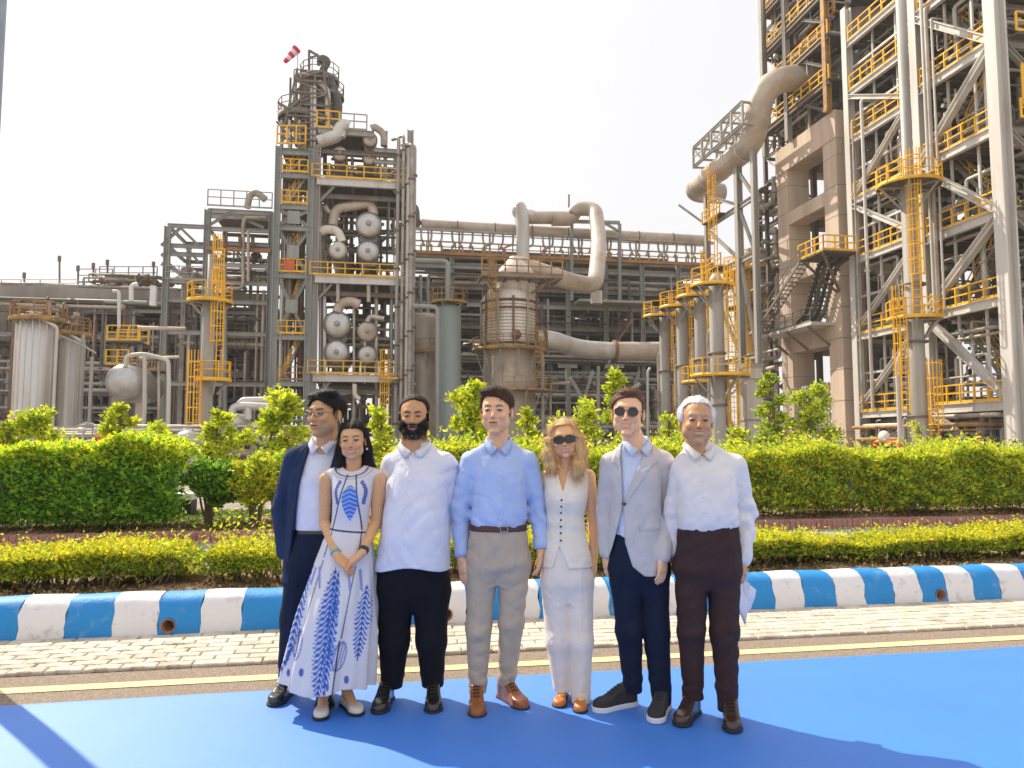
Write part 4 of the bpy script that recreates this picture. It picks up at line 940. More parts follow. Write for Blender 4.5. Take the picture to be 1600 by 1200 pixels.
# grey-green vessel and the one with the curved walkway
gv = thing('grey_green_vessel', 'slim grey green vertical vessel with a yellow platform on top left of the reactor', 'vessel', W(Q(700, 690, -2)[0], RV - 2, 0))
g = Q(700, 690, -2); gz = Q(700, 483, -2)[2]
vessel_v(gv, g[0], g[1], 19.5 * 62 / F_PX, Q(700, 645, -2)[2] * 0 + 1.6, gz, M['vessel_gn'])
q = MB(); q.lathe(W(g[0], g[1], 0), [(1.15, 0), (1.15, 1.6)], 24); q.build('skirt', M['conc_dk'], gv)
ring_platform(gv, (g[0], g[1], Q(700, 474, -2)[2]), 1.55, .2, M['yellow_old'], brackets=5)
pipe(gv, [(g[0] - .1, g[1], gz + .3), Q(700, 408, -2), Q(650, 407, -2)], .22, M['steel_gn'])
pipe(gv, [Q(684, 690, -3.5), Q(684, 480, -3.5), Q(645, 478, -3.5)], .2, M['steel_gn'])
bv = thing('brown_vessel', 'short brown vessel with a curved yellow walkway beside the tower risers', 'vessel', W(Q(662, 690, 2)[0], RV + 2, 0))
g2 = Q(662, 690, 1.2); vessel_v(bv, g2[0], g2[1], 1.35, 0, Q(662, 500, 1)[2], M['clad_br'])
ring_platform(bv, (g2[0] + .3, g2[1] - .3, Q(660, 552, 1)[2]), 1.75, 1.2, M['yellow_old'], a0=R(190), a1=R(400), brackets=4)
for x, y in ((668, 440), (657, 430)): pipe(bv, [Q(x, 690, 4), Q(x, y, 4)], .16, M['steel_gn'])
pipe(bv, [Q(705, 655, -3), Q(705, 648, -3), Q(740, 648, -3), Q(740, 690, -3)], .17, M['pipe'])
# low pipework in front of the rack, seen between the heads
lw = thing('low_pipework', 'low bent pipes and small frames standing in front of the pipe rack', 'pipes', W(Q(880, 690, 3)[0], RV + 3, 0))
for P, r_, m_ in (([(830, 655), (915, 653), (925, 660), (925, 690)], .2, 'pipe'), ([(795, 668), (838, 664), (845, 655), (846, 640)], .18, 'pipe'), ([(820, 676), (950, 674)], .2, 'steel_gn'),
                  ([(1012, 690), (1012, 580), (1016, 575)], .12, 'steel_lt'), ([(915, 660), (905, 615), (890, 590)], .2, 'steel_gn'), ([(935, 690), (935, 572)], .16, 'steel_gn'), ([(860, 690), (860, 600), (890, 598)], .12, 'pipe'), ([(985, 690), (985, 610), (1000, 600)], .2, 'steel')):
    pipe(lw, [Q(x, y, -1 + .5 * r_) for x, y in P], r_, M[m_])
clutter(lw, Q(640, 690, 4)[0], Q(1040, 690, 4)[0], RV + 2, RV + 6, .2, 3.2, 46, 74, (.08, .2), [M['pipe'], M['steel'], M['pipe_dk'], M['steel_gn']])
clutter(lw, Q(640, 690, 4)[0], Q(1040, 690, 4)[0], RV + 8, RV + 14, .2, 8, 60, 75, (.08, .25), [M['pipe'], M['steel'], M['pipe_dk'], M['steel_dk']])

# ============================================================ LEFT: frames, concrete rack, columns
LV = 68.0
def Lf(px, py, dv=0.0): u, z = onV(px, py, LV + dv); return (u, LV + dv, z)
lf = thing('upper_steel_frame', 'open grey steel frame with diagonal braces and handrailed roof left of the stair tower', 'process structure', W(Lf(330, 690)[0], LV, 0))
x0, x1, x2 = Lf(250, 690)[0], Lf(313, 690)[0], Lf(416, 690)[0]
zA, zB = Lf(250, 353)[2], Lf(313, 327)[2]
for u, z in ((x0, zA), (x1, zB), (x2, zB)):
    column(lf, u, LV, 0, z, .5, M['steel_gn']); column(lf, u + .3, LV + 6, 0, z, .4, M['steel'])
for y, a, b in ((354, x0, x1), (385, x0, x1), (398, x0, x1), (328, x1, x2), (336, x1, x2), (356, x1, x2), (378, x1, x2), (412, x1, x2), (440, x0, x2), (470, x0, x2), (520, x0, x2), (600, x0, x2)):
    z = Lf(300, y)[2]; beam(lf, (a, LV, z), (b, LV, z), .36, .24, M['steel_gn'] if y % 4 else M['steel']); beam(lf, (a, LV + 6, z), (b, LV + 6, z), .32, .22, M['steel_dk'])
for u in (x0, x1, x2):
    for y in (354, 385, 412, 470): z = Lf(300, y)[2]; beam(lf, (u, LV, z), (u, LV + 6, z), .3, .2, M['steel'])
def Lb(a, b, w_=.22, dv=-.05): brace(lf, Lf(*a, dv), Lf(*b, dv), w_, M['steel_gn'])
Lb((252, 384), (282, 356)); Lb((282, 356), (311, 384)); Lb((252, 412), (311, 440), .3); Lb((320, 356), (360, 332)); Lb((360, 332), (412, 356)); Lb((252, 400), (270, 386)); Lb((290, 386), (311, 410))
rail(lf, [(x1, LV - .2, zB + .3), (x2, LV - .2, zB + .3)], M['steel'], 1.5, 1.2, r=.045)
rail(lf, [(x0, LV - .2, Lf(250, 440)[2] + .2), (x1, LV - .2, Lf(250, 440)[2] + .2)], M['steel'], 1.2, 1.2, r=.045)
deck(lf, x1, x2, LV + .3, LV + 6, zB + .25)
MB().box(x1, x2, LV - .5, LV - .25, Lf(300, 388)[2] - .2, Lf(300, 388)[2] + .15).build('cable_tray', M['orange_tray'], lf)
for x in (338, 352, 375, 395): pipe(lf, [Lf(x, 386, -.6), Lf(x, 370, -.6)], .16, M['rust'], name='valve')
pipe(lf, [Lf(415, 312, 1), Lf(400, 300, 1), Lf(390, 305, 1), Lf(386, 325, 1)], .32, M['pipe'])
pipe(lf, [Lf(416, 340, -.4), Lf(383, 340, -.4), Lf(380, 350, -.4), Lf(380, 450, -.4), Lf(350, 452, -.4), Lf(340, 445, -.4)], .17, M['pipe'])
pipe(lf, [Lf(388, 440, -.8), Lf(388, 360, -.8)], .14, M['clad_br']); pipe(lf, [Lf(352, 690, -.8), Lf(352, 470, -.8)], .18, M['steel_gn'])
clutter(lf, x0 + .5, x2 - .4, LV + .6, LV + 5.5, .3, Lf(300, 415)[2], 60, 81, (.07, .22), [M['pipe'], M['pipe_dk'], M['steel_dk'], M['clad_br']])
clutter(lf, x1 + .5, x2 - .4, LV + .6, LV + 5.5, Lf(300, 410)[2], Lf(300, 380)[2], 14, 82, (.07, .22), [M['rust'], M['pipe_dk'], M['steel_dk'], M['clad_br']])
# concrete rack
cr = thing('concrete_rack', 'long dark concrete rack with square posts behind the pale storage columns', 'pipe rack', W(Lf(120, 690, 6)[0], LV + 6, 0))
ua, ub = Lf(-160, 690, 6)[0], Lf(430, 690, 6)[0]
for x, w_ in ((-120, 1.5), (-20, 1.5), (8, 1.9), (112, 1.6), (197, 1.0), (262, 1.5), (325, 1.3), (400, 1.5)):
    for dv_ in (4.0, 12.0): c = Lf(x, 690, dv_); sqcolumn(cr, c[0], c[1], 0, Lf(0, 450, 4)[2], w_, 1.2, M['conc_dk'])
for y0, y1, m_ in ((449, 468, 'conc_dk'), (520, 533, 'conc_dk'), (575, 586, 'conc_dk')):
    for dv_ in (3.3, 12.6): z0, z1 = Lf(0, y1, 4)[2], Lf(0, y0, 4)[2]; MB().box(ua, ub, LV + dv_ - .3, LV + dv_ + .3, z0, z1).build('beam', M[m_], cr)
for y in (470, 522, 577): deck(cr, ua, ub, LV + 3.6, LV + 12.3, Lf(0, y, 4)[2], .25, M['conc_dk'])
r = random.Random(21)
for y in (450, 472, 500, 524, 545, 578, 610):
    for k in range(5):
        rad = r.uniform(.12, .33); v = LV + 4.2 + k * 1.6; z = Lf(0, y, 4)[2] + .3
        pipe(cr, [(ua + r.uniform(0, 8), v, z + rad), (ub - r.uniform(0, 14), v, z + rad)], rad, M[r.choice(['pipe', 'pipe_dk', 'steel_dk', 'steel', 'pipe_dk'])])
clutter(cr, ua + 8, ub, LV + 3.0, LV + 11, .3, Lf(0, 540, 4)[2], 90, 83, (.07, .28), [M['pipe'], M['pipe_dk'], M['steel_dk'], M['steel_dk']])
clutter(cr, ua + 8, ub, LV + 11.5, LV + 12.4, .3, Lf(0, 455, 4)[2], 80, 84, (.25, .6), [M['pipe_dk'], M['steel_dk']], vert=.4)
beam(cr, Lf(-60, 482, 2.5), Lf(430, 490, 2.5), .3, .3, M['steel'])
for (xa, xb, y) in ((122, 175, 428), (155, 245, 424)): rail(cr, [Lf(xa, y + 14, 5), Lf(xb, y + 14, 5)], M['steel'], 1.3, 1.3, r=.045)
rail(cr, [Lf(-60, 449, 4), Lf(122, 449, 4)], M['steel'], .7, 1.5, r=.03)
clutter(cr, Lf(125, 690, 5)[0], Lf(245, 690, 5)[0], LV + 4, LV + 8, Lf(0, 448, 5)[2], Lf(0, 426, 5)[2], 20, 85, (.07, .2), [M['rust'], M['pipe'], M['steel_dk']])
for (x, yb, yt, lab) in ((93, 450, 400, 'tallest thin mast on the rack roof behind the storage columns'), (38, 450, 426, 'short thin mast above the concrete rack, leftmost in the photo'), (168, 430, 406, 'short mast above the roof handrail, standing right of the tall mast'),
                         (122, 445, 415, 'short mast just right of the tallest rack mast'), (146, 430, 411, 'short mast above the middle of the roof handrail'), (240, 440, 409, 'short mast close to the grey steel frame corner')):
    t = thing('lightning_mast', lab, 'mast', W(*Lf(x, yb, 5))); q = MB(); a, b = W(*Lf(x, yb + 6, 5)), W(*Lf(x, yt, 5)); q.rod(a, b, .09, 6); q.rod(b - Vector((0, 0, .5)), b, .16, 6); q.build('pole', M['steel_dk'], t)
clutter(cr, Lf(-70, 690, 2)[0], Lf(255, 690, 2)[0], LV + 1.6, LV + 3.2, .3, Lf(0, 470, 3)[2], 70, 86, (.07, .2), [M['pipe'], M['steel'], M['pipe_dk'], M['rust'], M['steel_gn']], vert=.5)
for k in range(26): c = Lf(-60 + k * 12, 690, 3.0); MB().bar(W(c[0], c[1], 0), W(c[0], c[1], Lf(0, 500, 3)[2]), .14).build('post', M['steel_dk'] if k % 2 else M['steel'], cr)
# pale storage columns
NV = 55.0
def N(px, py, dv=0.0): u, z = onV(px, py, NV + dv); return (u, NV + dv, z)
for i, (px, rp, yt, yp, lab, dv_) in enumerate(((50, 25, 500, 500, 'wide pale grey storage column with a yellow railed top, leftmost and larger', 0), (100, 18.5, 525, 522, 'narrower pale grey storage column with a yellow railed top', 1.5))):
    c = N(px, 690, dv_); rad = rp * 57 / F_PX; zt_ = N(px, yt, dv_)[2]
    t = thing('storage_column', lab, 'vessel', W(c[0], c[1], 0), 'pale storage columns')
    vessel_v(t, c[0], c[1], rad, 0, zt_, M['clad'], dome=.1)
    q = MB()
    for k in range(9): a = R(-165 + k * 19); d = Vector((math.cos(a), math.sin(a), 0)); p = W(c[0], c[1], 0) + d * (rad + .02); q.bar(p + Vector((0, 0, .5)), p + Vector((0, 0, zt_)), .07, .03)
    q.build('cladding_seam', M['clad'], t)
    ring_platform(t, (c[0], c[1], N(px, yp, dv_)[2]), rad + .45, .1, M['yellow_old'], h=1.1, brackets=10, fascia=.3)
    clutter(t, c[0] - rad * .7, c[0] + rad * .7, c[1] - .6, c[1] + .8, zt_ + .1, zt_ + 1.3, 12, 600 + i, (.06, .14), [M['rust'], M['yellow_old'], M['pipe']])
    for x_ in ((px + rp + 6), (px - rp - 2)): p = N(x_, 690, dv_ - 1.0); pipe(t, [(p[0], p[1], 0), (p[0], p[1], zt_ - .6), (c[0], c[1] - 1, zt_ + .3)], .10, M['steel_lt'])
    for x_ in (118, 133): p = N(x_ + 5, 690, 0); pipe(t, [(p[0], p[1], 0), (p[0], p[1], N(0, 520 if x_ == 118 else 555)[2])], .13, M['steel']) if i else None
# round end drum on a pedestal with its yellow platforms
dr = thing('round_drum', 'shiny round ended drum resting on a pale concrete pedestal behind the left bushes', 'vessel', W(*N(195, 597, 0)))
c = N(195, 597, 0); q = MB(); rad = 26 * 56 / F_PX
q.lathe(W(*c), [(rad * math.sin(a), -rad * .75 * math.cos(a)) for a in [R(x) for x in range(1, 91, 8)]] + [(rad, 0), (rad, 5.0), (0.01, 5.9)], 32, VX); q.build('shell', M['pale_steel'], dr)
sqcolumn(dr, c[0] - .55, c[1] + .9, 0, c[2] - rad * .75, .55, .7, M['conc'], 'pedestal'); sqcolumn(dr, c[0] + .85, c[1] + .9, 0, c[2] - rad * .6, .55, .7, M['conc'], 'pedestal'); MB().box(c[0] - 1.0, c[0] + 1.3, c[1] + .5, c[1] + 1.3, c[2] - rad * 1.12, c[2] - rad * .85).build('saddle', M['steel'], dr)
yp = thing('yellow_platforms', 'two stacked yellow railed platforms above the round drum', 'platform', W(*N(190, 540, 2)))
for (xa, xb, y) in ((167, 218, 532), (165, 200, 570)):
    a, b = N(xa, y, 2), N(xb, y, 2); deck(yp, a[0], b[0], NV + 2, NV + 4, a[2]); rail(yp, [a, b], step=.7, r=.05); rail(yp, [(a[0], NV + 4, a[2]), (b[0], NV + 4, a[2])], step=.7, r=.05)
for x in (172, 190, 213): c_ = N(x, 690, 3); column(yp, c_[0], c_[1], 0, N(x, 532, 3)[2], .25, M['steel'])
yq = thing('yellow_walkway', 'short yellow walkway under bent pipes right of the round drum', 'platform', W(*N(225, 575, 3)))
a, b = N(200, 578, 3), N(262, 578, 3); deck(yq, a[0], b[0], NV + 3, NV + 4.5, a[2]); rail(yq, [a, b], M['yellow_old'], step=.9, r=.045); [column(yq, N(x, 690, 3.5)[0], NV + 3.5, 0, a[2], .22, M['steel']) for x in (206, 256)]
bpz = thing('bent_pipes', 'group of bent pale pipes beside the round drum with a long arch', 'pipes', W(*N(240, 560, 0)))
pipe(bpz, [N(196, 573, -.5), N(197, 556, -.5), N(225, 553, -.5), N(263, 562, -.5), N(264, 600, -.5), N(262, 690, -.5)], .15, M['steel_lt']); pipe(bpz, [N(226, 553, -.6), N(226, 640, -.6), N(222, 690, -.6)], .15, M['steel_lt'])
pipe(bpz, [N(248, 690, -.3), N(248, 565, -.3)], .1, M['pipe']); pipe(bpz, [N(215, 512, 0), N(290, 514, 0)], .14, M['clad_br']); pipe(bpz, [N(218, 560, 0), N(280, 558, 0)], .11, M['clad_br'])
pipe(bpz, [N(88, 522, -.5), N(130, 540, -.5), N(150, 552, -.5)], .07, M['steel']); pipe(bpz, [N(176, 455, 1), N(186, 455, 1), N(186, 512, 1)], .12, M['steel_lt']); pipe(bpz, [N(205, 470, 1), N(205, 446, 1), N(215, 444, 1)], .16, M['white'])
MB().box(N(225, 690, 1)[0], N(234, 690, 1)[0], NV + 1, NV + 1.4, N(0, 470, 1)[2], N(0, 438, 1)[2]).build('white_duct', M['white'], bpz)
# yellow platform pole with ladders
YV = 47.0
def Yp(px, py, dv=0.0): u, z = onV(px, py, YV + dv); return (u, YV + dv, z)
yt_ = thing('ladder_pole', 'grey pole with two yellow platforms and a caged ladder left of the stair tower', 'pipe column', W(*Yp(325, 690)))
c = Yp(320, 690); zu, zlw = Yp(322, 472)[2], Yp(322, 594)[2]
q = MB(); q.lathe(W(c[0], c[1], 0), [(.38, 0), (.38, zu + .2), (.16, zu + .5), (.16, Yp(322, 398)[2]), (0, Yp(322, 398)[2])], 18); q.build('shell', M['steel'], yt_)
ring_platform(yt_, (c[0] + .05, c[1], zu), 1.3, .3, brackets=4); ring_platform(yt_, (c[0] + .35, c[1], zlw), 1.05, .3, brackets=3)
caged_ladder(yt_, (c[0] + .75, c[1] - .3), zlw, zu + 1.1, R(260)); caged_ladder(yt_, (c[0] - .35, c[1] - .7), .3, zlw + .9, R(260)); caged_ladder(yt_, (c[0] + .5, c[1] + .4), zu, Yp(322, 385)[2], R(260), cage_from=1.2, cr=.3)
# small tanks low at the left of the tower
sm = thing('small_tank', 'small dull round tank stacked over a smaller shiny one behind the bushes', 'vessel', W(*Yp(360, 670)))
for x, y, rp, m_ in ((366, 660, 14, 'clad'), (358, 692, 11, 'pale_steel')):
    c = Yp(x, y); rad = rp * YV / F_PX; q = MB(); q.lathe(W(*c), [(rad * math.sin(R(a)), -rad * .8 * math.cos(R(a))) for a in range(1, 91, 8)] + [(rad, 2.5), (.01, 2.9)], 24, VX); q.build('shell', M[m_], sm)
MB().box(Yp(350, 690)[0], Yp(378, 690)[0], YV + .3, YV + .8, 0, Yp(366, 670)[2]).build('stand', M['steel'], sm)
cp_ = thing('curved_pipes', 'thick pale curved pipes above the small tanks', 'pipes', W(*Yp(370, 640)))
pipe(cp_, [Yp(362, 650, -.3), Yp(364, 636, -.3), Yp(380, 634, -.3), Yp(425, 636, -.3)], .24, M['clad'], n=12); pipe(cp_, [Yp(374, 632, .3), Yp(380, 626, .3), Yp(425, 625, .3)], .22, M['clad'], n=12)
pipe(cp_, [Yp(388, 655, -.3), Yp(388, 634, -.3)], .22, M['clad'], n=12)
tk = thing('pale_tank', 'pale pinkish vertical tank low behind the left bushes', 'vessel', W(*Yp(295, 690, -8)))
c = Yp(292, 690, -8); vessel_v(tk, c[0], c[1], .52, 0, Yp(292, 684, -8)[2], M['clad'], dome=.5)
rt = thing('orange_cover', 'orange red cover sheet draped over equipment behind the left hedge', 'cover', W(*Yp(168, 690, -8)))
a = Yp(147, 700, -8); b = Yp(187, 684, -8); q = MB(); n = 14; vs = []
for i in range(n):
    for j in range(5):
        u = a[0] + (b[0] - a[0]) * i / (n - 1); z = .3 + (b[2] + .1 * math.sin(i * 1.1)) * j / 4 * (1 if 1 < i < n - 2 else .8); vs.append(W(u, YV - 8 + .12 * math.sin(i * 1.9) + (4 - j) * -.06, z))
q.add(vs, [(i * 5 + j, (i + 1) * 5 + j, (i + 1) * 5 + j + 1, i * 5 + j + 1) for i in range(n - 1) for j in range(4)]); q.box(a[0] + .05, b[0] - .05, YV - 7.8, YV - 6.8, 0, b[2] - .15); q.build('sheet', M['orange'], rt)
# low equipment along the yard edge
yd = thing('yard_pipework', 'low grey pipe runs and valves along the yard edge behind the left bushes', 'pipes', W(*Yp(200, 690, -4)))
clutter(yd, Yp(-20, 690, -4)[0], Yp(480, 690, -4)[0], YV - 3, YV + 2, .2, 2.4, 60, 90, (.06, .16), [M['pipe'], M['steel'], M['steel_lt'], M['clad_br']])
rail(yd, [Yp(-20, 700, -5), Yp(300, 700, -5)], M['steel'], 1.1, 1.6, r=.03)
rp_ = thing('red_valve_station', 'low red pipe stand with a rounded valve in front of the tall steel frame', 'pipe stand', W(29.5, 38, 0))
c = PU(1368, 700, 29.8); a = onU(1365, 692, 29.8); b = onU(1408, 692, 29.8)
MB().tube([W(29.8, a[0], 0), W(29.8, a[0], a[1]), W(29.8, b[0], a[1]), W(29.8, b[0], 0)], .17, 10).build('pipe_stand', M['red'], rp_)
q = MB(); q.lathe(W(29.8, (a[0] * .6 + b[0] * .4), a[1] + .35), [(.4 * math.sin(R(t)), -.3 * math.cos(R(t))) for t in range(1, 180, 12)], 16, UX); q.build('valve', M['clad_wh'], rp_)
# ground equipment inside the right frame
ge = thing('ground_equipment', 'grey pumps, boxes and thin pipes standing under the tall steel frame', 'equipment', W(FU + 2, 37, 0))
clutter(ge, FU - .5, FU + 5, vR + .8, vL, .1, 3.0, 46, 95, (.06, .16), [M['steel_lt'], M['pipe'], M['steel'], M['yellow_old']], vert=.5)
for k in range(5): v = vR + 1.5 + k * 2.4; q = MB(); q.rod(W(FU + .8, v, .75), W(FU + 2.2, v, .75), .35, 14); q.box(FU + .6, FU + 2.4, v - .4, v + .4, 0, .38); q.rod(W(FU + .5, v, .75), W(FU + .8, v, .75), .2, 10); q.build('pump', M['steel_gn'] if k % 2 else M['rust'], ge)
# street pole at the left edge
sp = thing('lamp_post', 'tall slim grey lamp post at the left edge of the photo beside the kerb', 'lamp post', (-3.66, 4.98, 0))
MB().lathe((-3.66, 4.98, 0), [(.15, .0), (.15, .02), (.085, .025), (.078, 2.5), (.062, 8.0), (0, 8.0)], 20).build('pole', mat('galvanised_pole', (.33, .35, .40), .45, .5, var=.15, vscale=8), sp)
for k in range(4): a = R(45 + 90 * k); MB().rod((-3.66 + .12 * math.cos(a), 4.98 + .12 * math.sin(a), 0), (-3.66 + .12 * math.cos(a), 4.98 + .12 * math.sin(a), .06), .012, 6).build('bolt', M['steel_dk'], sp)

# air: the thin dusty haze that pales the far structures
hzb = MB().box(-160, 190, -30, 190, -1.0, 52.0)
me = bpy.data.meshes.new('haze'); me.from_pydata(hzb.v, [], hzb.f); hm = bpy.data.materials.new('haze'); hm.use_nodes = True; n_ = hm.node_tree; n_.nodes.remove(n_.nodes['Principled BSDF'])
pvn = n_.nodes.new('ShaderNodeVolumePrincipled'); pvn.inputs['Density'].default_value = 0.0005; pvn.inputs['Color'].default_value = (1, .99, .98, 1); n_.links.new(pvn.outputs[0], n_.nodes['Material Output'].inputs['Volume'])
me.materials.append(hm); ho = bpy.data.objects.new('haze', me); C.objects.link(ho); ho['kind'] = 'stuff'
# ============================================================ vegetation
LEAF = mat('leaf', (1, 1, 1), 0.45, attr='Col', trans=0.5, spec=0.3)
BARK = mat('bark', (0.20, 0.15, 0.10), 0.9, var=0.4, vscale=30, coords='World', bump=0.6)
TWIG = mat('twig', (0.16, 0.12, 0.07), 0.9, var=0.3, vscale=20, coords='World')
def leaf_mesh(name, P, size, cols, par, up_bias=0.35, aspect=0.5, seed=0):
    """one small folded leaf (two triangles) at every point; cols per leaf"""
    r = np.random.default_rng(seed); n = len(P); P = np.asarray(P, dtype=np.float32)
    d = r.normal(size=(n, 3)); d[:, 2] = np.abs(d[:, 2]) * .6 + up_bias * .5; d /= np.linalg.norm(d, axis=1, keepdims=True)   # tip direction
    a = r.normal(size=(n, 3)); s = np.cross(d, a); s /= np.linalg.norm(s, axis=1, keepdims=True)
    nn = np.cross(s, d); L_ = (size * r.uniform(.65, 1.35, n))[:, None]
    A = P; B = P + d * L_ * .5 + s * L_ * aspect * .5 + nn * L_ * .10; D = P + d * L_ * .5 - s * L_ * aspect * .5 + nn * L_ * .10; Cc = P + d * L_ - nn * L_ * .12
    V_ = np.stack([A, B, Cc, D], 1).reshape(-1, 3); i = np.arange(n)[:, None] * 4
    F_ = np.concatenate([i + np.array([[0, 1, 2]]), i + np.array([[0, 2, 3]])], 0)
    me = np_mesh(name, V_, F_, True, np.repeat(np.clip(cols, 0, 1), 4, 0)); me.materials.append(LEAF)
    return link_mesh(name, me, par)
def pick(r, n, pal, wts):
    pal = np.array(pal); k = r.choice(len(pal), n, p=np.array(wts) / sum(wts)); c = pal[k] * r.uniform(.75, 1.25, (n, 1)); return c
YEL = [(.80, .72, .03), (.66, .68, .04), (.44, .54, .05), (.22, .34, .05), (.62, .46, .06)]
GRN = [(.32, .60, .05), (.18, .42, .04), (.58, .70, .05), (.07, .20, .03), (.86, .86, .04)]
MIX = [(.56, .68, .05), (.32, .52, .06), (.82, .78, .05), (.12, .26, .05), (.62, .38, .06)]
LIM = [(.62, .72, .05), (.80, .80, .05), (.36, .50, .04), (.16, .27, .03), (.80, .66, .08)]
def lump(u, v, s): return .5 * math.sin(u * 1.9 + s) + .3 * math.sin(u * 4.3 + 2 * s + v) + .2 * math.sin(u * 9.7 + v * 3 + s)
def hedge_pts(r, n, u0, u1, v0, v1, h, seed, bottom=.1, rough=.08, shell=.16, ragged=.05):
    """points through the outer layer of a clipped hedge whose top and sides wander; also returns relative height"""
    out = []; hh = []
    us = r.uniform(u0, u1, n * 2); vs = r.uniform(0, 1, n * 2); zs = r.uniform(0, 1, n * 2); dep = r.exponential(shell * .5, n * 2); face = r.uniform(0, 1, n * 2)
    q = (h - bottom); pf = q / (q + (v1 - v0))
    for i in range(n):
        u = us[i]; L_ = lump(u, 0, seed); top = h + rough * L_ + ragged * abs(r.normal()) * (r.random() < .12) * 3
        f = v0 - rough * .9 * lump(u * 1.3, 2.0, seed + 3); b = v1 + rough * .5 * L_
        if face[i] < pf:
            z = bottom + (top - bottom) * zs[i] ** .85
            v = f + dep[i] + .10 * (1 - min(1, (top - z) / .12)) + rough * .5 * lump(z * 5 + u * 2, u, seed + 1)
            if z < bottom + .12 * q: v += .08
        else: v = f + (b - f) * vs[i]; z = top - dep[i] * .6 + ragged * r.normal() * .4
        e = min(u - u0, u1 - u)
        if e < .15: z = min(z, top - .12 + e * .8)
        p = W(u, v, z); out.append((p.x, p.y, p.z)); hh.append((z - bottom) / max(.05, (top - bottom)))
    return np.array(out), np.array(hh)
def stems(name, par, r, n, u0, u1, v0, v1, h, z0=0.0, rad=.008, m=None):
    q = MB()
    for i in range(n):
        u, v = r.uniform(u0, u1), r.uniform(v0, v1); b = W(u, v, z0)
        for k in range(r.integers(2, 4)):
            mid_ = b + Vector((r.normal() * .05, r.normal() * .04, h * .45)); t = mid_ + Vector((r.normal() * .09, r.normal() * .08, h * .5)); q.tube([b, mid_, t], rad, 4, 0, caps=False)
        if n < 12: q.build(name, m or BARK, par); q = MB()
    if n < 12: return
    o = q.build(name, m or BARK, par); o['kind'] = 'stuff'; return o
def hedge(name, label, u0, u1, v0, v1, h, n, size, pal, w_hi, w_lo, seed, z0=0.2, bottom=.3, rough=.08, cat='hedge', group=None, nst=40, ragged=.05):
    r = np.random.default_rng(seed); t = thing(name, label, cat, W((u0 + u1) / 2, (v0 + v1) / 2, z0), group)
    P, hh = hedge_pts(r, n, u0, u1, v0, v1, h, seed, bottom, rough, ragged=ragged)
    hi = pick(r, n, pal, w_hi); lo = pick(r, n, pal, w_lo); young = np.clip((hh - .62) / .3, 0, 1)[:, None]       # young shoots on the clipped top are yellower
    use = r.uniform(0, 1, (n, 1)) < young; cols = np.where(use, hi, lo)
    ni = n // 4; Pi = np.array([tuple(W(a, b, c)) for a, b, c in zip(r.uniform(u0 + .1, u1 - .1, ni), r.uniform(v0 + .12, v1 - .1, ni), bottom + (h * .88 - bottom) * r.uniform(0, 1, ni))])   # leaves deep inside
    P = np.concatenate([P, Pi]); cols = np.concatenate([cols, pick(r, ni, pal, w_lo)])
    leaf_mesh('foliage', P, size, cols, t, seed=seed)
    stems('stem', t, r, nst, u0 + .1, u1 - .1, v0 + .08, v1 - .1, h * .75, z0 - .12, .009)
    return t
# front clipped hedge in three runs (the people stand before the middle one)
SH = .24
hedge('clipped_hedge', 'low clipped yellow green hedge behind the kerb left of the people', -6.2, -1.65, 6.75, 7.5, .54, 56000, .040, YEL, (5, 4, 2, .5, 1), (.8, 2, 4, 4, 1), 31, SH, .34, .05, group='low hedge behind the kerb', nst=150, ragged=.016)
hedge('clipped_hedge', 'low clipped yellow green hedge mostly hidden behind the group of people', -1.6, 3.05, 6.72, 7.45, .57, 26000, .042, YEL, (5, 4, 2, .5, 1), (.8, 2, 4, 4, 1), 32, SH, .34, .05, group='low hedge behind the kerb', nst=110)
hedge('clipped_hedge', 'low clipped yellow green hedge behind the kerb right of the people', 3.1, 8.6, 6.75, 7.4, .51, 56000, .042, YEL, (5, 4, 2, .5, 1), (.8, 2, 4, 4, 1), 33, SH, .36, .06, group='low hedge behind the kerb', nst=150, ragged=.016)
# tall hedge by the brick kerb
def bu(px, v=12.5): return onV(px, 800, v)[0]
hedge('tall_hedge', 'tall dense bright green hedge on the red brick kerb, leftmost and darkest', -11.5, bu(283), 12.1, 13.5, 1.42, 76000, .090, GRN, (2, .6, 5, .2, 5), (5, 5, 1, 2.2, .2), 34, .13, .24, .16, nst=90, ragged=.016)
hedge('tall_hedge', 'tall loose yellow green hedge on the brick kerb behind the people', bu(600), bu(1150), 12.3, 13.5, 1.30, 40000, .085, MIX, (4, 2, 5, .3, .5), (3, 4, 2, 2, .6), 36, .13, .2, .12, nst=60)
hedge('tall_hedge', 'wide bushy yellow green hedge on the brick kerb right of the people', bu(1150), 18.5, 12.25, 13.6, 1.26, 90000, .085, MIX, (4, 2, 5, .3, .5), (4, 4, 3, 2, .8), 37, .13, .24, .16, nst=90, ragged=.04)
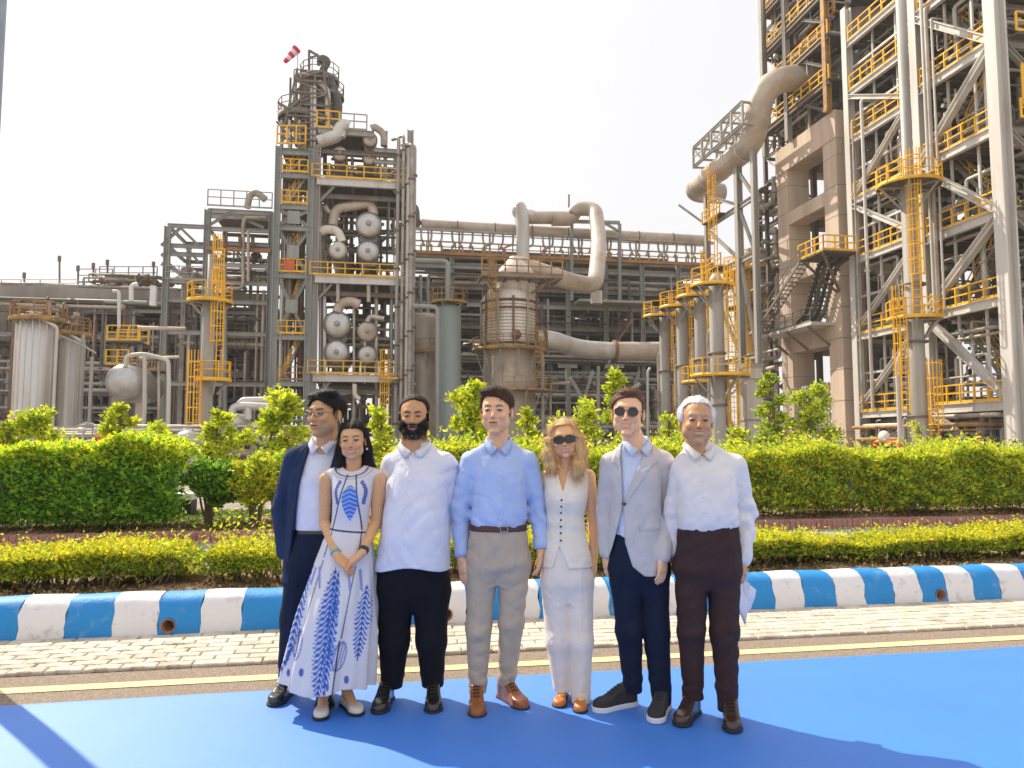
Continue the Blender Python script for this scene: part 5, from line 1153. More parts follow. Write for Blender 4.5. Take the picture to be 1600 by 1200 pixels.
# round shrubs in the gap of the hedge
def blob_pts(r, n, c, rx, rz, seed, hollow=.55):
    d = r.normal(size=(n, 3)); d /= np.linalg.norm(d, axis=1, keepdims=True)
    k = r.uniform(hollow, 1, n) ** .6 * (1 + .16 * np.sin(d[:, 0] * 5 + seed) + .14 * np.sin(d[:, 2] * 6 + 2 * seed) + .1 * np.sin(d[:, 1] * 8))
    return np.array(c)[None] + d * np.array([rx, rx, rz])[None] * k[:, None]
def shrub(px0, px1, v, ztop, zb, label, pal, w, n, size, seed):
    u0, u1 = onV(px0, 700, v)[0], onV(px1, 700, v)[0]; c = W((u0 + u1) / 2, v, 0); r = np.random.default_rng(seed)
    t = thing('shrub', label, 'shrub', (c.x, c.y, .12)); P = []
    for k in range(7):
        a = r.uniform(-1, 1); P.append(blob_pts(r, n // 7, (c.x + a * (u1 - u0) * .28, c.y + r.normal() * .15, zb + (ztop - zb) * (.35 + .3 * r.random())), (u1 - u0) * .30, (ztop - zb) * .34, seed + k))
    P = np.concatenate(P); leaf_mesh('foliage', P, size, pick(r, len(P), pal, w), t, seed=seed)
    stems('stem', t, r, 5, u0 + (u1 - u0) * .42, u0 + (u1 - u0) * .58, v - .08, v + .08, zb + .5, .02, .018)
    return t
shrub(284, 372, 12.9, 1.22, .42, 'rounded dark green shrub with small red flowers in the hedge gap', GRN, (3, 5, 1, 4, .8), 9000, .085, 41)
shrub(368, 436, 12.6, 1.30, .40, 'loose yellow green shrub just left of the man in the navy suit', MIX, (4, 2, 4, .5, 1), 7000, .085, 42)
shrub(400, 470, 13.4, 1.34, .40, 'yellowish shrub half hidden behind the man in the navy suit', MIX, (4, 3, 3, 1, .6), 6000, .085, 43)
M_flower = mat('red_flower', (.6, .03, .02), .6)
# young trees behind the hedges
def tree(px, v, py_top, wpx, label, seed, n=2600, size=.125, pal=LIM, w=(4, 5, 3, 1.2, .5), z_low=.9, kind='young_tree', ncl=13, spire=0.0):
    u, zt_ = onV(px, py_top, v); c = W(u, v, 0); r = np.random.default_rng(seed); n = int(n * .85); scale = (c.y / F_PX); rad = wpx * scale * .5
    t = thing(kind, label, 'tree', (c.x, c.y, 0)); q = MB(); H = zt_
    tip = c + Vector((r.normal() * .1, 0, H * .93)); q.tube([c, c + Vector((r.normal() * .06, 0, H * .5)), tip], [.045, .04, .034, .03, .026, .02, .014, .008][:8] if False else .028, 6, .3)
    q.build('trunk', BARK, t); br = MB(); P = []
    for k in range(ncl):
        f = (k + .5) / ncl; z = z_low + (H - z_low) * f; w_ = rad * 1.15 * (1.0 - .55 * f if spire < .5 else 1.0 - .75 * f) * r.uniform(.45, 1.05)
        a = r.uniform(0, 2 * math.pi); p = Vector((c.x + math.cos(a) * w_, c.y + math.sin(a) * w_ * .8, z)); m_ = Vector((c.x, c.y, z - .35 * w_ - .1))
        br.tube([m_, m_.lerp(p, .6) + Vector((0, 0, .04)), p, p + Vector((0, 0, .15))], .014, 5, .1)
        cr = rad * r.uniform(.30, .62) * (1.1 - .35 * f); cl = blob_pts(r, n // ncl, tuple(p), cr, cr * .8, seed + k, .05); P.append(cl)
    br.build('branch', BARK, t); P = np.concatenate(P); leaf_mesh('crown', P, size, pick(r, len(P), pal, w), t, seed=seed, up_bias=.1)
    return t
tree(75, 18.0, 644, 105, 'wide lime green young tree in front of the pale storage columns', 51, 3000, z_low=1.0)
tree(192, 17.0, 634, 70, 'lime young tree in front of the round drum pedestal', 52, 2000)
tree(262, 17.5, 668, 85, 'low lime young tree between the round drum and the ladder pole', 53, 2200)
tree(345, 17.0, 646, 60, 'narrow lime young tree in front of the small stacked tanks', 54, 2000)
tree(432, 16.0, 616, 100, 'broad lime young tree behind the shoulder of the man in the navy suit', 55, 3600, ncl=16)
tree(600, 17.5, 640, 52, 'slim lime young tree between the woman in the dress and the bearded man', 56, 1700)
tree(738, 15.0, 602, 92, 'tall pointed lime young tree between the bearded man and the tall man', 57, 3300, ncl=16, spire=1.0)
tree(826, 18.5, 640, 42, 'small slim lime young tree between the tall man and the blonde woman', 58, 1200)
tree(905, 17.5, 634, 85, 'lime young tree behind the blonde woman', 59, 2400)
tree(965, 16.0, 582, 62, 'slim tall lime young tree behind the man in the grey blazer', 60, 2400, ncl=15, spire=1.0)
tree(1048, 19.0, 650, 44, 'thin lime young tree between the blazer man and the white haired man', 61, 1200)
tree(1150, 18.0, 672, 46, 'small thin lime young tree beside the white haired man', 62, 900)
tree(1202, 24.0, 584, 48, 'tall narrow creeper covered tree beside the brown vessel', 63, 3400, size=.14, pal=MIX, w=(3, 4, 3, 3, .5), ncl=18, z_low=1.0)
tree(1266, 23.0, 606, 88, 'wide pale green climbing bush in front of the white sheet fence', 64, 4600, size=.14, pal=LIM, w=(4, 3, 4, 2, .5), ncl=20, z_low=.9)
tree(1440, 20.0, 660, 50, 'sparse sapling at the foot of the thick grey stack', 65, 420, size=.10, ncl=9)
tree(12, 17.5, 664, 40, 'small lime young tree at the far left edge', 66, 900)
# dry leaves and weeds on the beds (nobody could count them)
def litter(name, n, u0, u1, v0, v1, z, seed, size, pal, wts, par=None, up=.0):
    r = np.random.default_rng(seed); P = np.array([tuple(W(r.uniform(u0, u1), r.uniform(v0, v1), z + r.uniform(0, .03))) for _ in range(n)])
    o = leaf_mesh(name, P, size, pick(r, n, pal, wts), None, up_bias=up, seed=seed); o['kind'] = 'stuff'; return o
DRY = [(.30, .17, .06), (.42, .28, .12), (.18, .10, .05), (.50, .42, .28), (.25, .30, .05)]
litter('dry_leaves', 9000, -6.2, 8.8, 6.40, 7.0, .262, 71, .035, DRY, (4, 4, 3, 2, 1)); litter('fallen_leaves', 7000, -12, 18, 12.0, 13.3, .14, 72, .06, DRY, (4, 3, 4, 1, 1))
litter('ground_weeds', 9000, -5.2, bu(480), 12.3, 15.5, .10, 73, .07, [(.16, .26, .06), (.30, .36, .08), (.10, .16, .05)], (3, 3, 2), up=.9)
# yellow and black striped block in the gap of the hedge
bw = thing('striped_barrier', 'yellow and black striped concrete block with a white top in the hedge gap', 'barrier', W(onV(270, 800, 14.6)[0], 14.6, 0))
ua_, ub_ = onV(222, 800, 14.6)[0], onV(298, 800, 14.6)[0]; zt_ = onV(270, 782, 14.6)[1]; zz_ = onV(270, 772, 14.6)[1]
M_by = mat('barrier_yellow', (.62, .34, .02), .6, var=.3, vscale=6, coords='World'); M_bb = mat('barrier_black', (.03, .03, .04), .6, var=.2, vscale=6)
nn_ = 4; MB().box(ua_ - .01, ub_ + .01, 14.58, 15.1, zt_, zz_).build('top_slab', M['white'], bw)
for k in range(nn_):
    a = ua_ + (ub_ - ua_) * k / nn_; b = ua_ + (ub_ - ua_) * (k + 1) / nn_; MB().box(a, b, 14.6, 15.05, 0, zt_ - .002).build('painted_band', M_by if k % 2 == 0 else M_bb, bw)
# ============================================================ people: implicit surfaces meshed with surface nets
def smin(a, b, k):
    if k <= 0: return np.minimum(a, b)
    h = np.clip(.5 + .5 * (b - a) / k, 0, 1); return b + (a - b) * h - k * h * (1 - h)
def smax(a, b, k): return -smin(-a, -b, k)
def ell(g, c, r):
    x, y, z = (g[0] - c[0]) / r[0], (g[1] - c[1]) / r[1], (g[2] - c[2]) / r[2]
    k0 = np.sqrt(x * x + y * y + z * z); k1 = np.sqrt((x / r[0]) ** 2 + (y / r[1]) ** 2 + (z / r[2]) ** 2)
    return k0 * (k0 - 1) / np.maximum(k1, 1e-6)
def cone(g, a, b, ra, rb, sy=1.0):
    a = np.array(a, dtype=np.float32); b = np.array(b, dtype=np.float32); d = b - a; px, py, pz = g[0] - a[0], (g[1] - a[1]), g[2] - a[2]
    t = np.clip((px * d[0] + py * d[1] + pz * d[2]) / max(1e-9, float(d @ d)), 0, 1)
    return np.sqrt((px - t * d[0]) ** 2 + ((py - t * d[1]) / sy) ** 2 + (pz - t * d[2]) ** 2) - (ra + (rb - ra) * t)
def chain(g, pts, rad, k=.01, sy=1.0):
    d = None
    for i in range(len(pts) - 1):
        c = cone(g, pts[i], pts[i + 1], rad[i], rad[i + 1], sy); d = c if d is None else smin(d, c, k)
    return d
def boxf(g, c, h, r=0.0):
    qx, qy, qz = np.abs(g[0] - c[0]) - h[0] + r, np.abs(g[1] - c[1]) - h[1] + r, np.abs(g[2] - c[2]) - h[2] + r
    return np.sqrt(np.maximum(qx, 0) ** 2 + np.maximum(qy, 0) ** 2 + np.maximum(qz, 0) ** 2) + np.minimum(np.maximum(np.maximum(qx, qy), qz), 0) - r
_LT = {}
def loft(g, secs, p=2.3, fold=None):
    """secs rows (z, cx, cy, rx, ry); rounded-rectangle sections through the heights"""
    s = np.array(sorted(secs), dtype=np.float32); z = g[2]; zz = np.clip(z, s[0, 0], s[-1, 0])
    key = s.tobytes()
    if key not in _LT:
        zt = np.linspace(s[0, 0] - .06, s[-1, 0] + .06, max(60, int((s[-1, 0] - s[0, 0] + .12) / .003))); dz = zt[1] - zt[0]; kk = np.exp(-.5 * (np.arange(-30, 31) * dz / .016) ** 2); kk /= kk.sum(); T_ = []
        for k in range(1, 5):
            lo_ = (s[1, k] - s[0, k]) / (s[1, 0] - s[0, 0]); hi_ = (s[-1, k] - s[-2, k]) / (s[-1, 0] - s[-2, 0]); y_ = np.interp(zt, s[:, 0], s[:, k]); y_ = np.where(zt < s[0, 0], s[0, k] + lo_ * (zt - s[0, 0]), np.where(zt > s[-1, 0], s[-1, k] + hi_ * (zt - s[-1, 0]), y_))
            T_.append(np.convolve(np.pad(y_, 30, mode='edge'), kk, mode='valid'))
        _LT[key] = (zt, T_)
    zt, T_ = _LT[key]; I = lambda k: np.interp(zz, zt, T_[k - 1]).astype(np.float32)
    cx, cy, rx, ry = I(1), I(2), I(3), I(4); X_, Y_ = (g[0] - cx) / rx, (g[1] - cy) / ry
    rr_ = (np.abs(X_) ** p + np.abs(Y_) ** p) ** (1 / p)
    if fold is not None: rr_ = rr_ / (1 + fold(np.arctan2(Y_, X_), z))
    d = (rr_ - 1) * np.minimum(rx, ry)
    return np.maximum(d, np.maximum(s[0, 0] - z, z - s[-1, 0]))
def rough(g, seed, amp, sx=14, sz=9, diag=.6):
    """soft long creases that run slanting over the cloth in patches"""
    r = np.random.default_rng(seed); o = 0
    for k in range(5):
        th = r.uniform(.45, 1.25) * r.choice([-1, 1]) + math.pi / 2; f = r.uniform(42, 85); ph = r.uniform(0, 6.28, 5); ca, sa = math.cos(th), math.sin(th)
        u = g[0] * ca + g[2] * sa; v = -g[0] * sa + g[2] * ca; w_ = u * f + 1.5 * np.sin(v * 13 + ph[0]) + g[1] * 14 + ph[1]
        mk = np.clip(np.sin(g[0] * 11 + ph[2] + g[2] * 3) * np.sin(g[2] * 9.5 + ph[3] + g[1] * 6) + .12, 0, 1)
        o = o + (np.abs(np.sin(w_ * .5)) ** .7 - .6) * mk
    return -o * amp * .52
def ripple(g, seed, amp, f=34, zc=None, zw=None):
    """horizontal crumple creases, as behind a knee, an elbow or at a hem"""
    r = np.random.default_rng(seed); w_ = np.sin(g[2] * f + 5 * np.sin(g[0] * 13 + seed) * .5 + g[1] * 8 + seed) * .6 + .4 * np.sin(g[2] * f * 1.7 - g[0] * 15 + seed * 2)
    if zc is not None: w_ = w_ * np.exp(-((g[2] - zc) / zw) ** 2)
    return w_ * amp
def sdf_mesh(f, lo, hi, h):
    n = [max(4, int(round((b - a) / h)) + 1) for a, b in zip(lo, hi)]
    X_, Y_, Z_ = (np.linspace(a, a + h * (m - 1), m, dtype=np.float32) for a, m in zip(lo, n))
    g = (X_[:, None, None], Y_[None, :, None], Z_[None, None, :]); D = np.ascontiguousarray(np.broadcast_to(f(g), n)).astype(np.float32)
    D[0], D[-1] = np.maximum(D[0], h * .5), np.maximum(D[-1], h * .5); D[:, 0] = np.maximum(D[:, 0], h * .5); D[:, -1] = np.maximum(D[:, -1], h * .5); D[:, :, 0] = np.maximum(D[:, :, 0], h * .5); D[:, :, -1] = np.maximum(D[:, :, -1], h * .5)
    I = D < 0; c = I[:-1, :-1, :-1].astype(np.int8)
    sm = sum(I[i:n[0] - 1 + i, j:n[1] - 1 + j, k:n[2] - 1 + k].astype(np.int8) for i in (0, 1) for j in (0, 1) for k in (0, 1))
    act = (sm > 0) & (sm < 8); ci, cj, ck = np.nonzero(act); idx = np.full(act.shape, -1, np.int32); idx[ci, cj, ck] = np.arange(len(ci))
    cor = [(i, j, k) for i in (0, 1) for j in (0, 1) for k in (0, 1)]; S_ = np.zeros((len(ci), 3), np.float32); N_ = np.zeros(len(ci), np.float32)
    for a in cor:
        for ax in range(3):
            if a[ax]: continue
            b = list(a); b[ax] = 1; va = D[ci + a[0], cj + a[1], ck + a[2]]; vb = D[ci + b[0], cj + b[1], ck + b[2]]
            m = (va < 0) != (vb < 0); t = np.where(m, va / np.where(m, va - vb, 1), 0); p = np.zeros((len(ci), 3), np.float32); p[:] = a; p[:, ax] = t
            S_[m] += p[m]; N_[m] += 1
    V_ = (np.stack([ci, cj, ck], 1) + S_ / N_[:, None]) * h + np.array(lo, dtype=np.float32); Fs = []
    for ax in range(3):
        o1, o2 = [(1, 2), (2, 0), (0, 1)][ax]; sl = [slice(0, n[0]), slice(0, n[1]), slice(0, n[2])]; sa = sl[:]; sb = sl[:]; sa[ax] = slice(0, n[ax] - 1); sb[ax] = slice(1, n[ax])
        A_ = I[tuple(sa)]; B_ = I[tuple(sb)]; e = np.stack(np.nonzero(A_ != B_), 1); ok = (e[:, o1] > 0) & (e[:, o2] > 0) & (e[:, o1] < n[o1] - 1) & (e[:, o2] < n[o2] - 1); e = e[ok]
        fl = A_[e[:, 0], e[:, 1], e[:, 2]]; q = []
        for (s1, s2) in ((0, 0), (1, 0), (1, 1), (0, 1)):
            c_ = e.copy(); c_[:, o1] -= 1 - s1; c_[:, o2] -= 1 - s2; q.append(idx[c_[:, 0], c_[:, 1], c_[:, 2]])
        q = np.stack(q, 1); q[~fl] = q[~fl][:, ::-1]; Fs.append(q)
    return V_, np.concatenate(Fs)
class Person:
    def __init__(s, px, Y, label, cat='person'):
        g = at(px, 690, Y); s.o = Vector((g.x, Y, 0)); s.Y = Y; s.t = thing('person', label, cat, s.o); s.isl = []
    def q(s, px, py, dy=0.0): p = at(px, py, s.Y + dy) - s.o; return (p.x, p.y, p.z)
    def z(s, py): return s.q(800, py)[2]
    def x(s, px): return s.q(px, 800)[0]
    def w(s, px): return px * s.Y / F_PX
    def secs(s, rows): return [(s.z(py), s.x((a + b) / 2), cy, s.w(b - a) / 2 * .975, ry) for py, a, b, cy, ry in rows]
    def put(s, name, V_, F_, m, cols=None):
        me = np_mesh(name, V_, F_, True, cols); me.materials.append(m); return link_mesh(name, me, s.t, local=True)
    def cloth(s, name, f, lo, hi, m, h=.0055, cols=None):
        V_, F_ = sdf_mesh(f, lo, hi, h); return s.put(name, V_, F_, m, cols(V_) if cols else None)
    def skin(s, f, lo, hi, h, cols, M4=None):
        V_, F_ = sdf_mesh(f, lo, hi, h); c = cols(V_) if callable(cols) else np.tile(np.array(cols, np.float32), (len(V_), 1))
        if M4 is not None: A = np.array(M4); V_ = V_ @ A[:3, :3].T + A[:3, 3]
        s.isl.append((V_, F_, c))
    def finish(s, m, name='body'):
        V_ = []; F_ = []; c_ = []; b = 0
        for v, f, c in s.isl:
            V_.append(v); F_.append(f + b); c_.append(c)
            if b: f0 = s.isl[0][1]; e_ = f0[int(np.argmin(V_[0][f0[:, 0], 2]))]; i_ = f[int(np.argmax(v[f[:, 0], 2]))]; F_.append(np.array([[e_[0], i_[0] + b, i_[1] + b, e_[1]]]))      # added sliver quad tying each separate skin piece to the head, mostly under clothes
            b += len(v)
        return s.put(name, np.concatenate(V_), np.concatenate(F_), m, np.concatenate(c_))
SKIN = mat('skin', (1, 1, 1), 0.48, attr='Col', sub=.12, var=.10, vscale=60, bump=.08, bscale=300, spec=.4)
def face_sdf(g, k):
    """head-local metres: x right, -y forward, z up, eye line at z=0.005"""
    wd, jw, ch, fat, ns = k.get('w', 1), k.get('jaw', 1), k.get('chin', 1), k.get('fat', 0), k.get('nose', 1)
    ax = np.abs(g[0]); gs = (ax, g[1], g[2])
    d = ell(g, (0, .012, .035), (.074 * wd, .092, .083))
    d = smin(d, ell(g, (0, -.030, -.012), (.060 * wd, .060, .082)), .03)
    d = smin(d, cone(g, (0, -.058, -.088 * ch), (0, -.04, -.055), .026 * jw, .04 * jw), .028)
    d = smin(d, ell(gs, (.043 * jw, -.018, -.058), (.022 + fat * .7, .034, .026 + fat)), .03)
    d = smin(d, cone(gs, (0, -.083, .029), (.036, -.072, .030), .010, .008), .016)
    d = smin(d, ell(gs, (.037, -.066, -.022), (.020, .018, .017)), .018)
    d = smin(d, ell(gs, (.037, -.076, -.027), (.019, .014, .014)) + .006 * (1 - k.get('smile', .5)), .014)
    d = smax(d, -ell(gs, (.0305, -.103, .006), (.017, .021, .0125)), .010)
    d = smin(d, cone(g, (0, -.088, .010), (0, -.1085 * (1 + .03 * (ns - 1)), -.026), .0065, .0088 * ns), .011)
    d = smin(d, ell(gs, (.0105, -.096, -.031), (.0085, .010, .0065)), .007)
    d = smin(d, ell(g, (0, -.082, -.060), (.028, .018, .018)), .018)
    sm = k.get('smile', .5); d = smin(d, ell(gs, (.011, -.0985, -.0525), (.016, .0065, .0045)), .004)
    d = smin(d, ell(g, (0, -.097, -.0655 - .004 * sm), (.018, .0075, .0055)), .005)
    mw = .018 + .0095 * sm; zc = -.0585 - .0015 * sm + sm * 11.0 * ax * ax
    d = smax(d, -(np.sqrt(((ax) / mw) ** 2 + ((g[2] - zc) / (.0016 + .0036 * sm)) ** 2 + ((g[1] + .101) / .0065) ** 2) - 1) * .0028, .002)
    d = smax(d, -cone(gs, (.023, -.0985, -.034), (.033, -.087, -.056), .0022, .0022), .006)      # smile folds
    d = smin(d, ell(g, (0, -.083, -.094 * ch), (.016, .014, .012)), .014)
    d = smin(d, ell(gs, (.0305, -.0775, .0045), (.0150, .0135, .0125)), .004)                    # lids over the eyeball
    d = smax(d, -ell(gs, (.0305, -.0935, .0035), (.0125, .007, .0042)), .0015)
    d = smin(d, smax(ell(gs, (.0775 * wd, .012, -.006), (.0075, .017, .030)), -ell(gs, (.086 * wd, .008, -.004), (.006, .009, .018)), .003), .004)
    return d
def face_cols(V_, k):
    x, y, z = np.abs(V_[:, 0]), V_[:, 1], V_[:, 2]; base = np.array(k['skin'], np.float32); c = np.tile(base, (len(V_), 1))
    def mixc(m, col): c[:] = c * (1 - m[:, None]) + np.array(col, np.float32) * m[:, None]
    fr = y < -.05; sm = k.get('smile', .5)
    red = np.exp(-((x - .04) / .02) ** 2 - ((z + .022) / .02) ** 2) * fr * .35; mixc(red, base * np.array([1.06, .84, .76])); nose = np.exp(-(x / .013) ** 2 - ((z + .024) / .014) ** 2) * fr * .3; mixc(nose, base * np.array([1.02, .78, .74]))
    z0 = -.0585 + sm * 11 * x * x; lip = (np.clip(1.2 - np.abs(z - z0 + .002) / (.0085 + .0035 * sm), 0, 1) * (x < .019 + .010 * sm) * (y < -.08)); mixc(np.clip(lip * 1.5, 0, 1) * .75, k.get('lip', base * np.array([.85, .46, .46])))
    z1 = -.0585 - .0015 * sm + sm * 11 * x * x
    inm = (np.abs(z - z1) < (.0010 + .0036 * sm) * np.sqrt(np.clip(1.02 - (x / (.0165 + .0085 * sm)) ** 2, 0, 1))) & (x < .0165 + .0085 * sm) & (y < -.078)
    c[inm] = (.80, .70, .60) if k.get('teeth') else (.16, .05, .045)
    bh = k.get('hair', (.02, .015, .012)); bz = .0235 + .0035 * np.sin(np.clip((x - .012) / .036, 0, 1) * 2.4)
    br = np.clip(1.25 - np.abs(z - bz) / k.get('browt', .0042), 0, 1) * np.clip((x - .009) / .005, 0, 1) * np.clip((.049 - x) / .008, 0, 1) * (y < -.055); mixc(br * .88, k.get('brow', bh))
    ey = np.clip(1.2 - np.sqrt(((x - .0305) / .0155) ** 2 + ((z - .004) / .0065) ** 2), 0, 1) * (y < -.07); mixc(np.clip(ey * 2.2, 0, 1) * k.get('lash', .85), (.05, .03, .025))
    under = np.exp(-((x - .03) / .013) ** 2 - ((z + .011) / .006) ** 2) * (y < -.06) * .30; mixc(under, base * .62)
    if 'beard' in k:
        bc, kd = k['beard']
        jaw = 1 / (1 + np.exp((z + .040 - .9 * np.clip(x - .03, 0, 1)) / .004)); jaw = jaw * np.clip((y < .0), 0, 1)
        mus = np.exp(-((z + .0445) / .005) ** 2) * (x < .030) * (y < -.06); side = ((x > .052) & (y < .005) & (y > -.035) & (z < .02) & (z > -.06)) * 1.0
        nk = np.clip((z + .118) / .02, 0, 1) * np.clip((.03 - y) / .02, 0, 1)
        m = np.clip(jaw * nk + mus + side, 0, 1) * kd; m = m * (1 - np.clip(lip * 2, 0, 1)); m = m * (1 - .6 * np.exp(-(x / .008) ** 2 - ((z + .075) / .004) ** 2)); mixc(m, bc)
    nst = np.exp(-((x - .0065) / .0028) ** 2 - ((z + .0345) / .0022) ** 2) * (y < -.088); mixc(np.clip(nst * 1.3, 0, 1) * .8, (.07, .03, .025))
    return c
def eyes(P, M4, k):
    A = M4; eb = MB(); cols = []
    V_, F_, c_ = [], [], []; n, m = 14, 10
    for s in (-1, 1):
        ctr = Vector((.0305 * s, -.0775, .0045)); r_ = .0122; b = len(V_); look = Vector(k.get('look', (0, -1, 0))).normalized()
        x = look.orthogonal().normalized(); y = look.cross(x)
        for i in range(m + 1):
            th = math.pi * i / m * .6
            for j in range(n):
                a = 2 * math.pi * j / n; p = ctr + (look * math.cos(th) + (x * math.cos(a) + y * math.sin(a)) * math.sin(th)) * r_; V_.append(tuple(A @ p))
                c_.append((.012, .01, .01) if th < .2 else (k.get('iris', (.06, .03, .015)) if th < .52 else (.52, .50, .48)))
        for i in range(m):
            for j in range(n): F_.append((b + i * n + j, b + (i + 1) * n + j, b + (i + 1) * n + (j + 1) % n, b + i * n + (j + 1) % n))
    me = np_mesh('eyes', V_, F_, True, np.array(c_)); me.materials.append(EYE); link_mesh('eyes', me, P.t, local=True)
EYE = mat('eye', (1, 1, 1), .12, attr='Col')
def head(P, px, ptop, pchin, k, yaw=0, roll=0, nod=0, dy=-.02, neck=None, neck_r=.055):
    """head whose crown and chin meet the two picture heights; neck = (x,y,z) of the neck foot"""
    zt_, zc = P.z(ptop) if False else P.q(px, ptop, dy)[2], P.q(px, pchin, dy - .06)[2]; sc = (zt_ - zc) / (.118 + .108 * k.get('chin', 1)) * k.get('sc', 1); cx = P.q(px, 650, dy)[0]; cz = zc + .108 * k.get('chin', 1) * sc
    M4 = Matrix.Translation((cx, dy, cz)) @ Matrix.Rotation(R(yaw), 4, 'Z') @ Matrix.Rotation(R(nod), 4, 'X') @ Matrix.Rotation(R(roll), 4, 'Y') @ Matrix.Scale(sc, 4)
    Mi = M4.inverted(); nl = Mi @ Vector(neck)
    f = lambda g: smin(face_sdf(g, k), chain(g, [(0, .018, -.03), (nl.x * .5, .03 + (nl.y - .03) * .4, (nl.z - .03) * .5), tuple(nl)], [neck_r * .93 / sc, neck_r / sc, neck_r * 1.12 / sc], .02), .018)
    if 'bulk' in k:
        f0 = f; f = lambda g: smin(f0(g), k['bulk'](g), .012)
    P.skin(f, (-.10 + min(0, nl.x), -.125, nl.z - .06), (.10 + max(0, nl.x), max(.125, nl.y + .08), .13), .0030, lambda V_: face_cols(V_, k), M4)
    if not k.get('noeyes'): eyes(P, M4, k)
    P.hM = M4; P.face = f; P.hs = sc; return M4
def vnormals(V_, F_):
    n = np.zeros_like(V_); a = np.cross(V_[F_[:, 2]] - V_[F_[:, 0]], V_[F_[:, 3]] - V_[F_[:, 1]])
    for k in range(4): np.add.at(n, F_[:, k], a)
    return n / np.maximum(np.linalg.norm(n, axis=1, keepdims=True), 1e-9)
def strand_mesh(P, V_, N_, m, n, L_, flow, lift, seed, wd=.0011, par=None, name='hair_strands'):
    if flow is flow_long: k_ = ~((V_[:, 2] > .035) & (V_[:, 1] < -.045)); V_, N_ = V_[k_], N_[k_]
    """separate locks lying along the flow of the hair and standing slightly off it"""
    r = np.random.default_rng(seed); i = r.integers(0, len(V_), n); p = V_[i]; nn = N_[i]; d = flow(p) + r.normal(size=(n, 3)) * .22; d -= nn * (d * nn).sum(1, keepdims=True); d /= np.maximum(np.linalg.norm(d, axis=1, keepdims=True), 1e-6)
    s = np.cross(d, nn); ln = (L_ * r.uniform(.5, 1.3, n))[:, None]; lf = (lift * r.uniform(.2, 1.6, n))[:, None]; cur = r.normal(size=(n, 1)) * .18; rows = []
    for k, t in enumerate((0, .33, .66, 1.0)):
        c = p + d * ln * t + nn * (lf * math.sin(t * 2.4) + .0004) + s * cur * ln * t * t; w_ = wd * (1 - t * .85); rows += [c - s * w_, c + s * w_]
    X_ = np.stack(rows, 1).reshape(-1, 3); b = np.arange(n)[:, None] * 8; F_ = np.concatenate([b + np.array([[0, 1, 3, 2]]), b + np.array([[2, 3, 5, 4]]), b + np.array([[4, 5, 7, 6]])], 0)
    A = np.array(P.hM); X_ = X_ @ A[:3, :3].T + A[:3, 3]; me = np_mesh(name, X_, F_, True); me.materials.append(m); o = link_mesh(name, me, par or P.t, local=True); o['kind'] = 'stuff'; return o
def flow_short(p): c = np.stack([p[:, 0] * 1.2, .55 + 0 * p[:, 1], -.35 - 4 * np.clip(np.abs(p[:, 0]) - .05, 0, 1)], 1); return c
def flow_side(p): return np.stack([-.7 + 6 * np.clip(p[:, 0], -.1, .1), .5 + 0 * p[:, 1], -.1 - 8 * np.clip(np.abs(p[:, 0]) - .05, 0, 1)], 1)
def flow_long(p): return np.stack([p[:, 0] * 6 * np.clip((p[:, 2] - .02) / .1, 0, 1) + .12 * np.sin(p[:, 2] * 50), .15 + 0 * p[:, 1], -1.0 + 0 * p[:, 2]], 1)
def hair(P, f, lo, hi, m, name='hair', h=.0034, cols=None, n=1500, L_=.030, flow=None, lift=.004, wd=.0011):
    V_, F_ = sdf_mesh(f, lo, hi, h); N_ = vnormals(V_, F_); V0 = V_; A = np.array(P.hM); V_ = V_ @ A[:3, :3].T + A[:3, 3]; o = P.put(name, V_, F_, m)
    if n: strand_mesh(P, V0, N_, m, n, L_, flow or flow_short, lift, 5, wd, o)
    return o
def strands(g, f, amp, seed=0, axis=0): return amp * (np.sin(g[axis] * f + 3 * np.sin(g[2] * 22 + seed) + seed) * .6 + .4 * np.sin(g[axis] * f * 2.3 + g[2] * 18 + g[1] * 25 + seed))
def cap_hair(g, k, thick=.012, line=.068, temple=.012, back=-.06, side=.0, seed=0, freq=190, amp=.0014, sweep=0.0):
    d = ell(g, (0, .016, .036), (.074 * k.get('w', 1) + thick * np.interp(g[2], [-.01, .05], [.25, 1.0]), .094 + thick, .082 + thick)); d = d - strands(g, freq, amp, seed) - .002 * np.sin(g[0] * 40 + g[1] * 35 + seed)
    ax = np.abs(g[0]); zl = line + sweep * g[0] - 5.0 * np.clip(ax - .03, 0, 1) ** 2 * 3
    face = np.maximum(g[2] - zl, -1); cut = smax(-(g[1] + .035 + .35 * (zl - g[2]) * 0), -(g[2] - zl), .006)      # keep behind the forehead or above the hairline
    keep = np.minimum(-(g[2] - zl), g[1] * 0 - 1)
    front = smin(zl - g[2], (-.028 + temple) - g[1], .006)                                      # <0 where hair may be
    d = smax(d, front, .006); d = smax(d, np.interp(g[1], [-.06, -.02, .02, .055, .10], [.004, -.006, -.004 + side, back * .8, back]) - g[2], .006)
    ear = ell((ax, g[1], g[2]), (.085, .006, -.004), (.03, .026, .036)); return smax(d, -ear, .004)
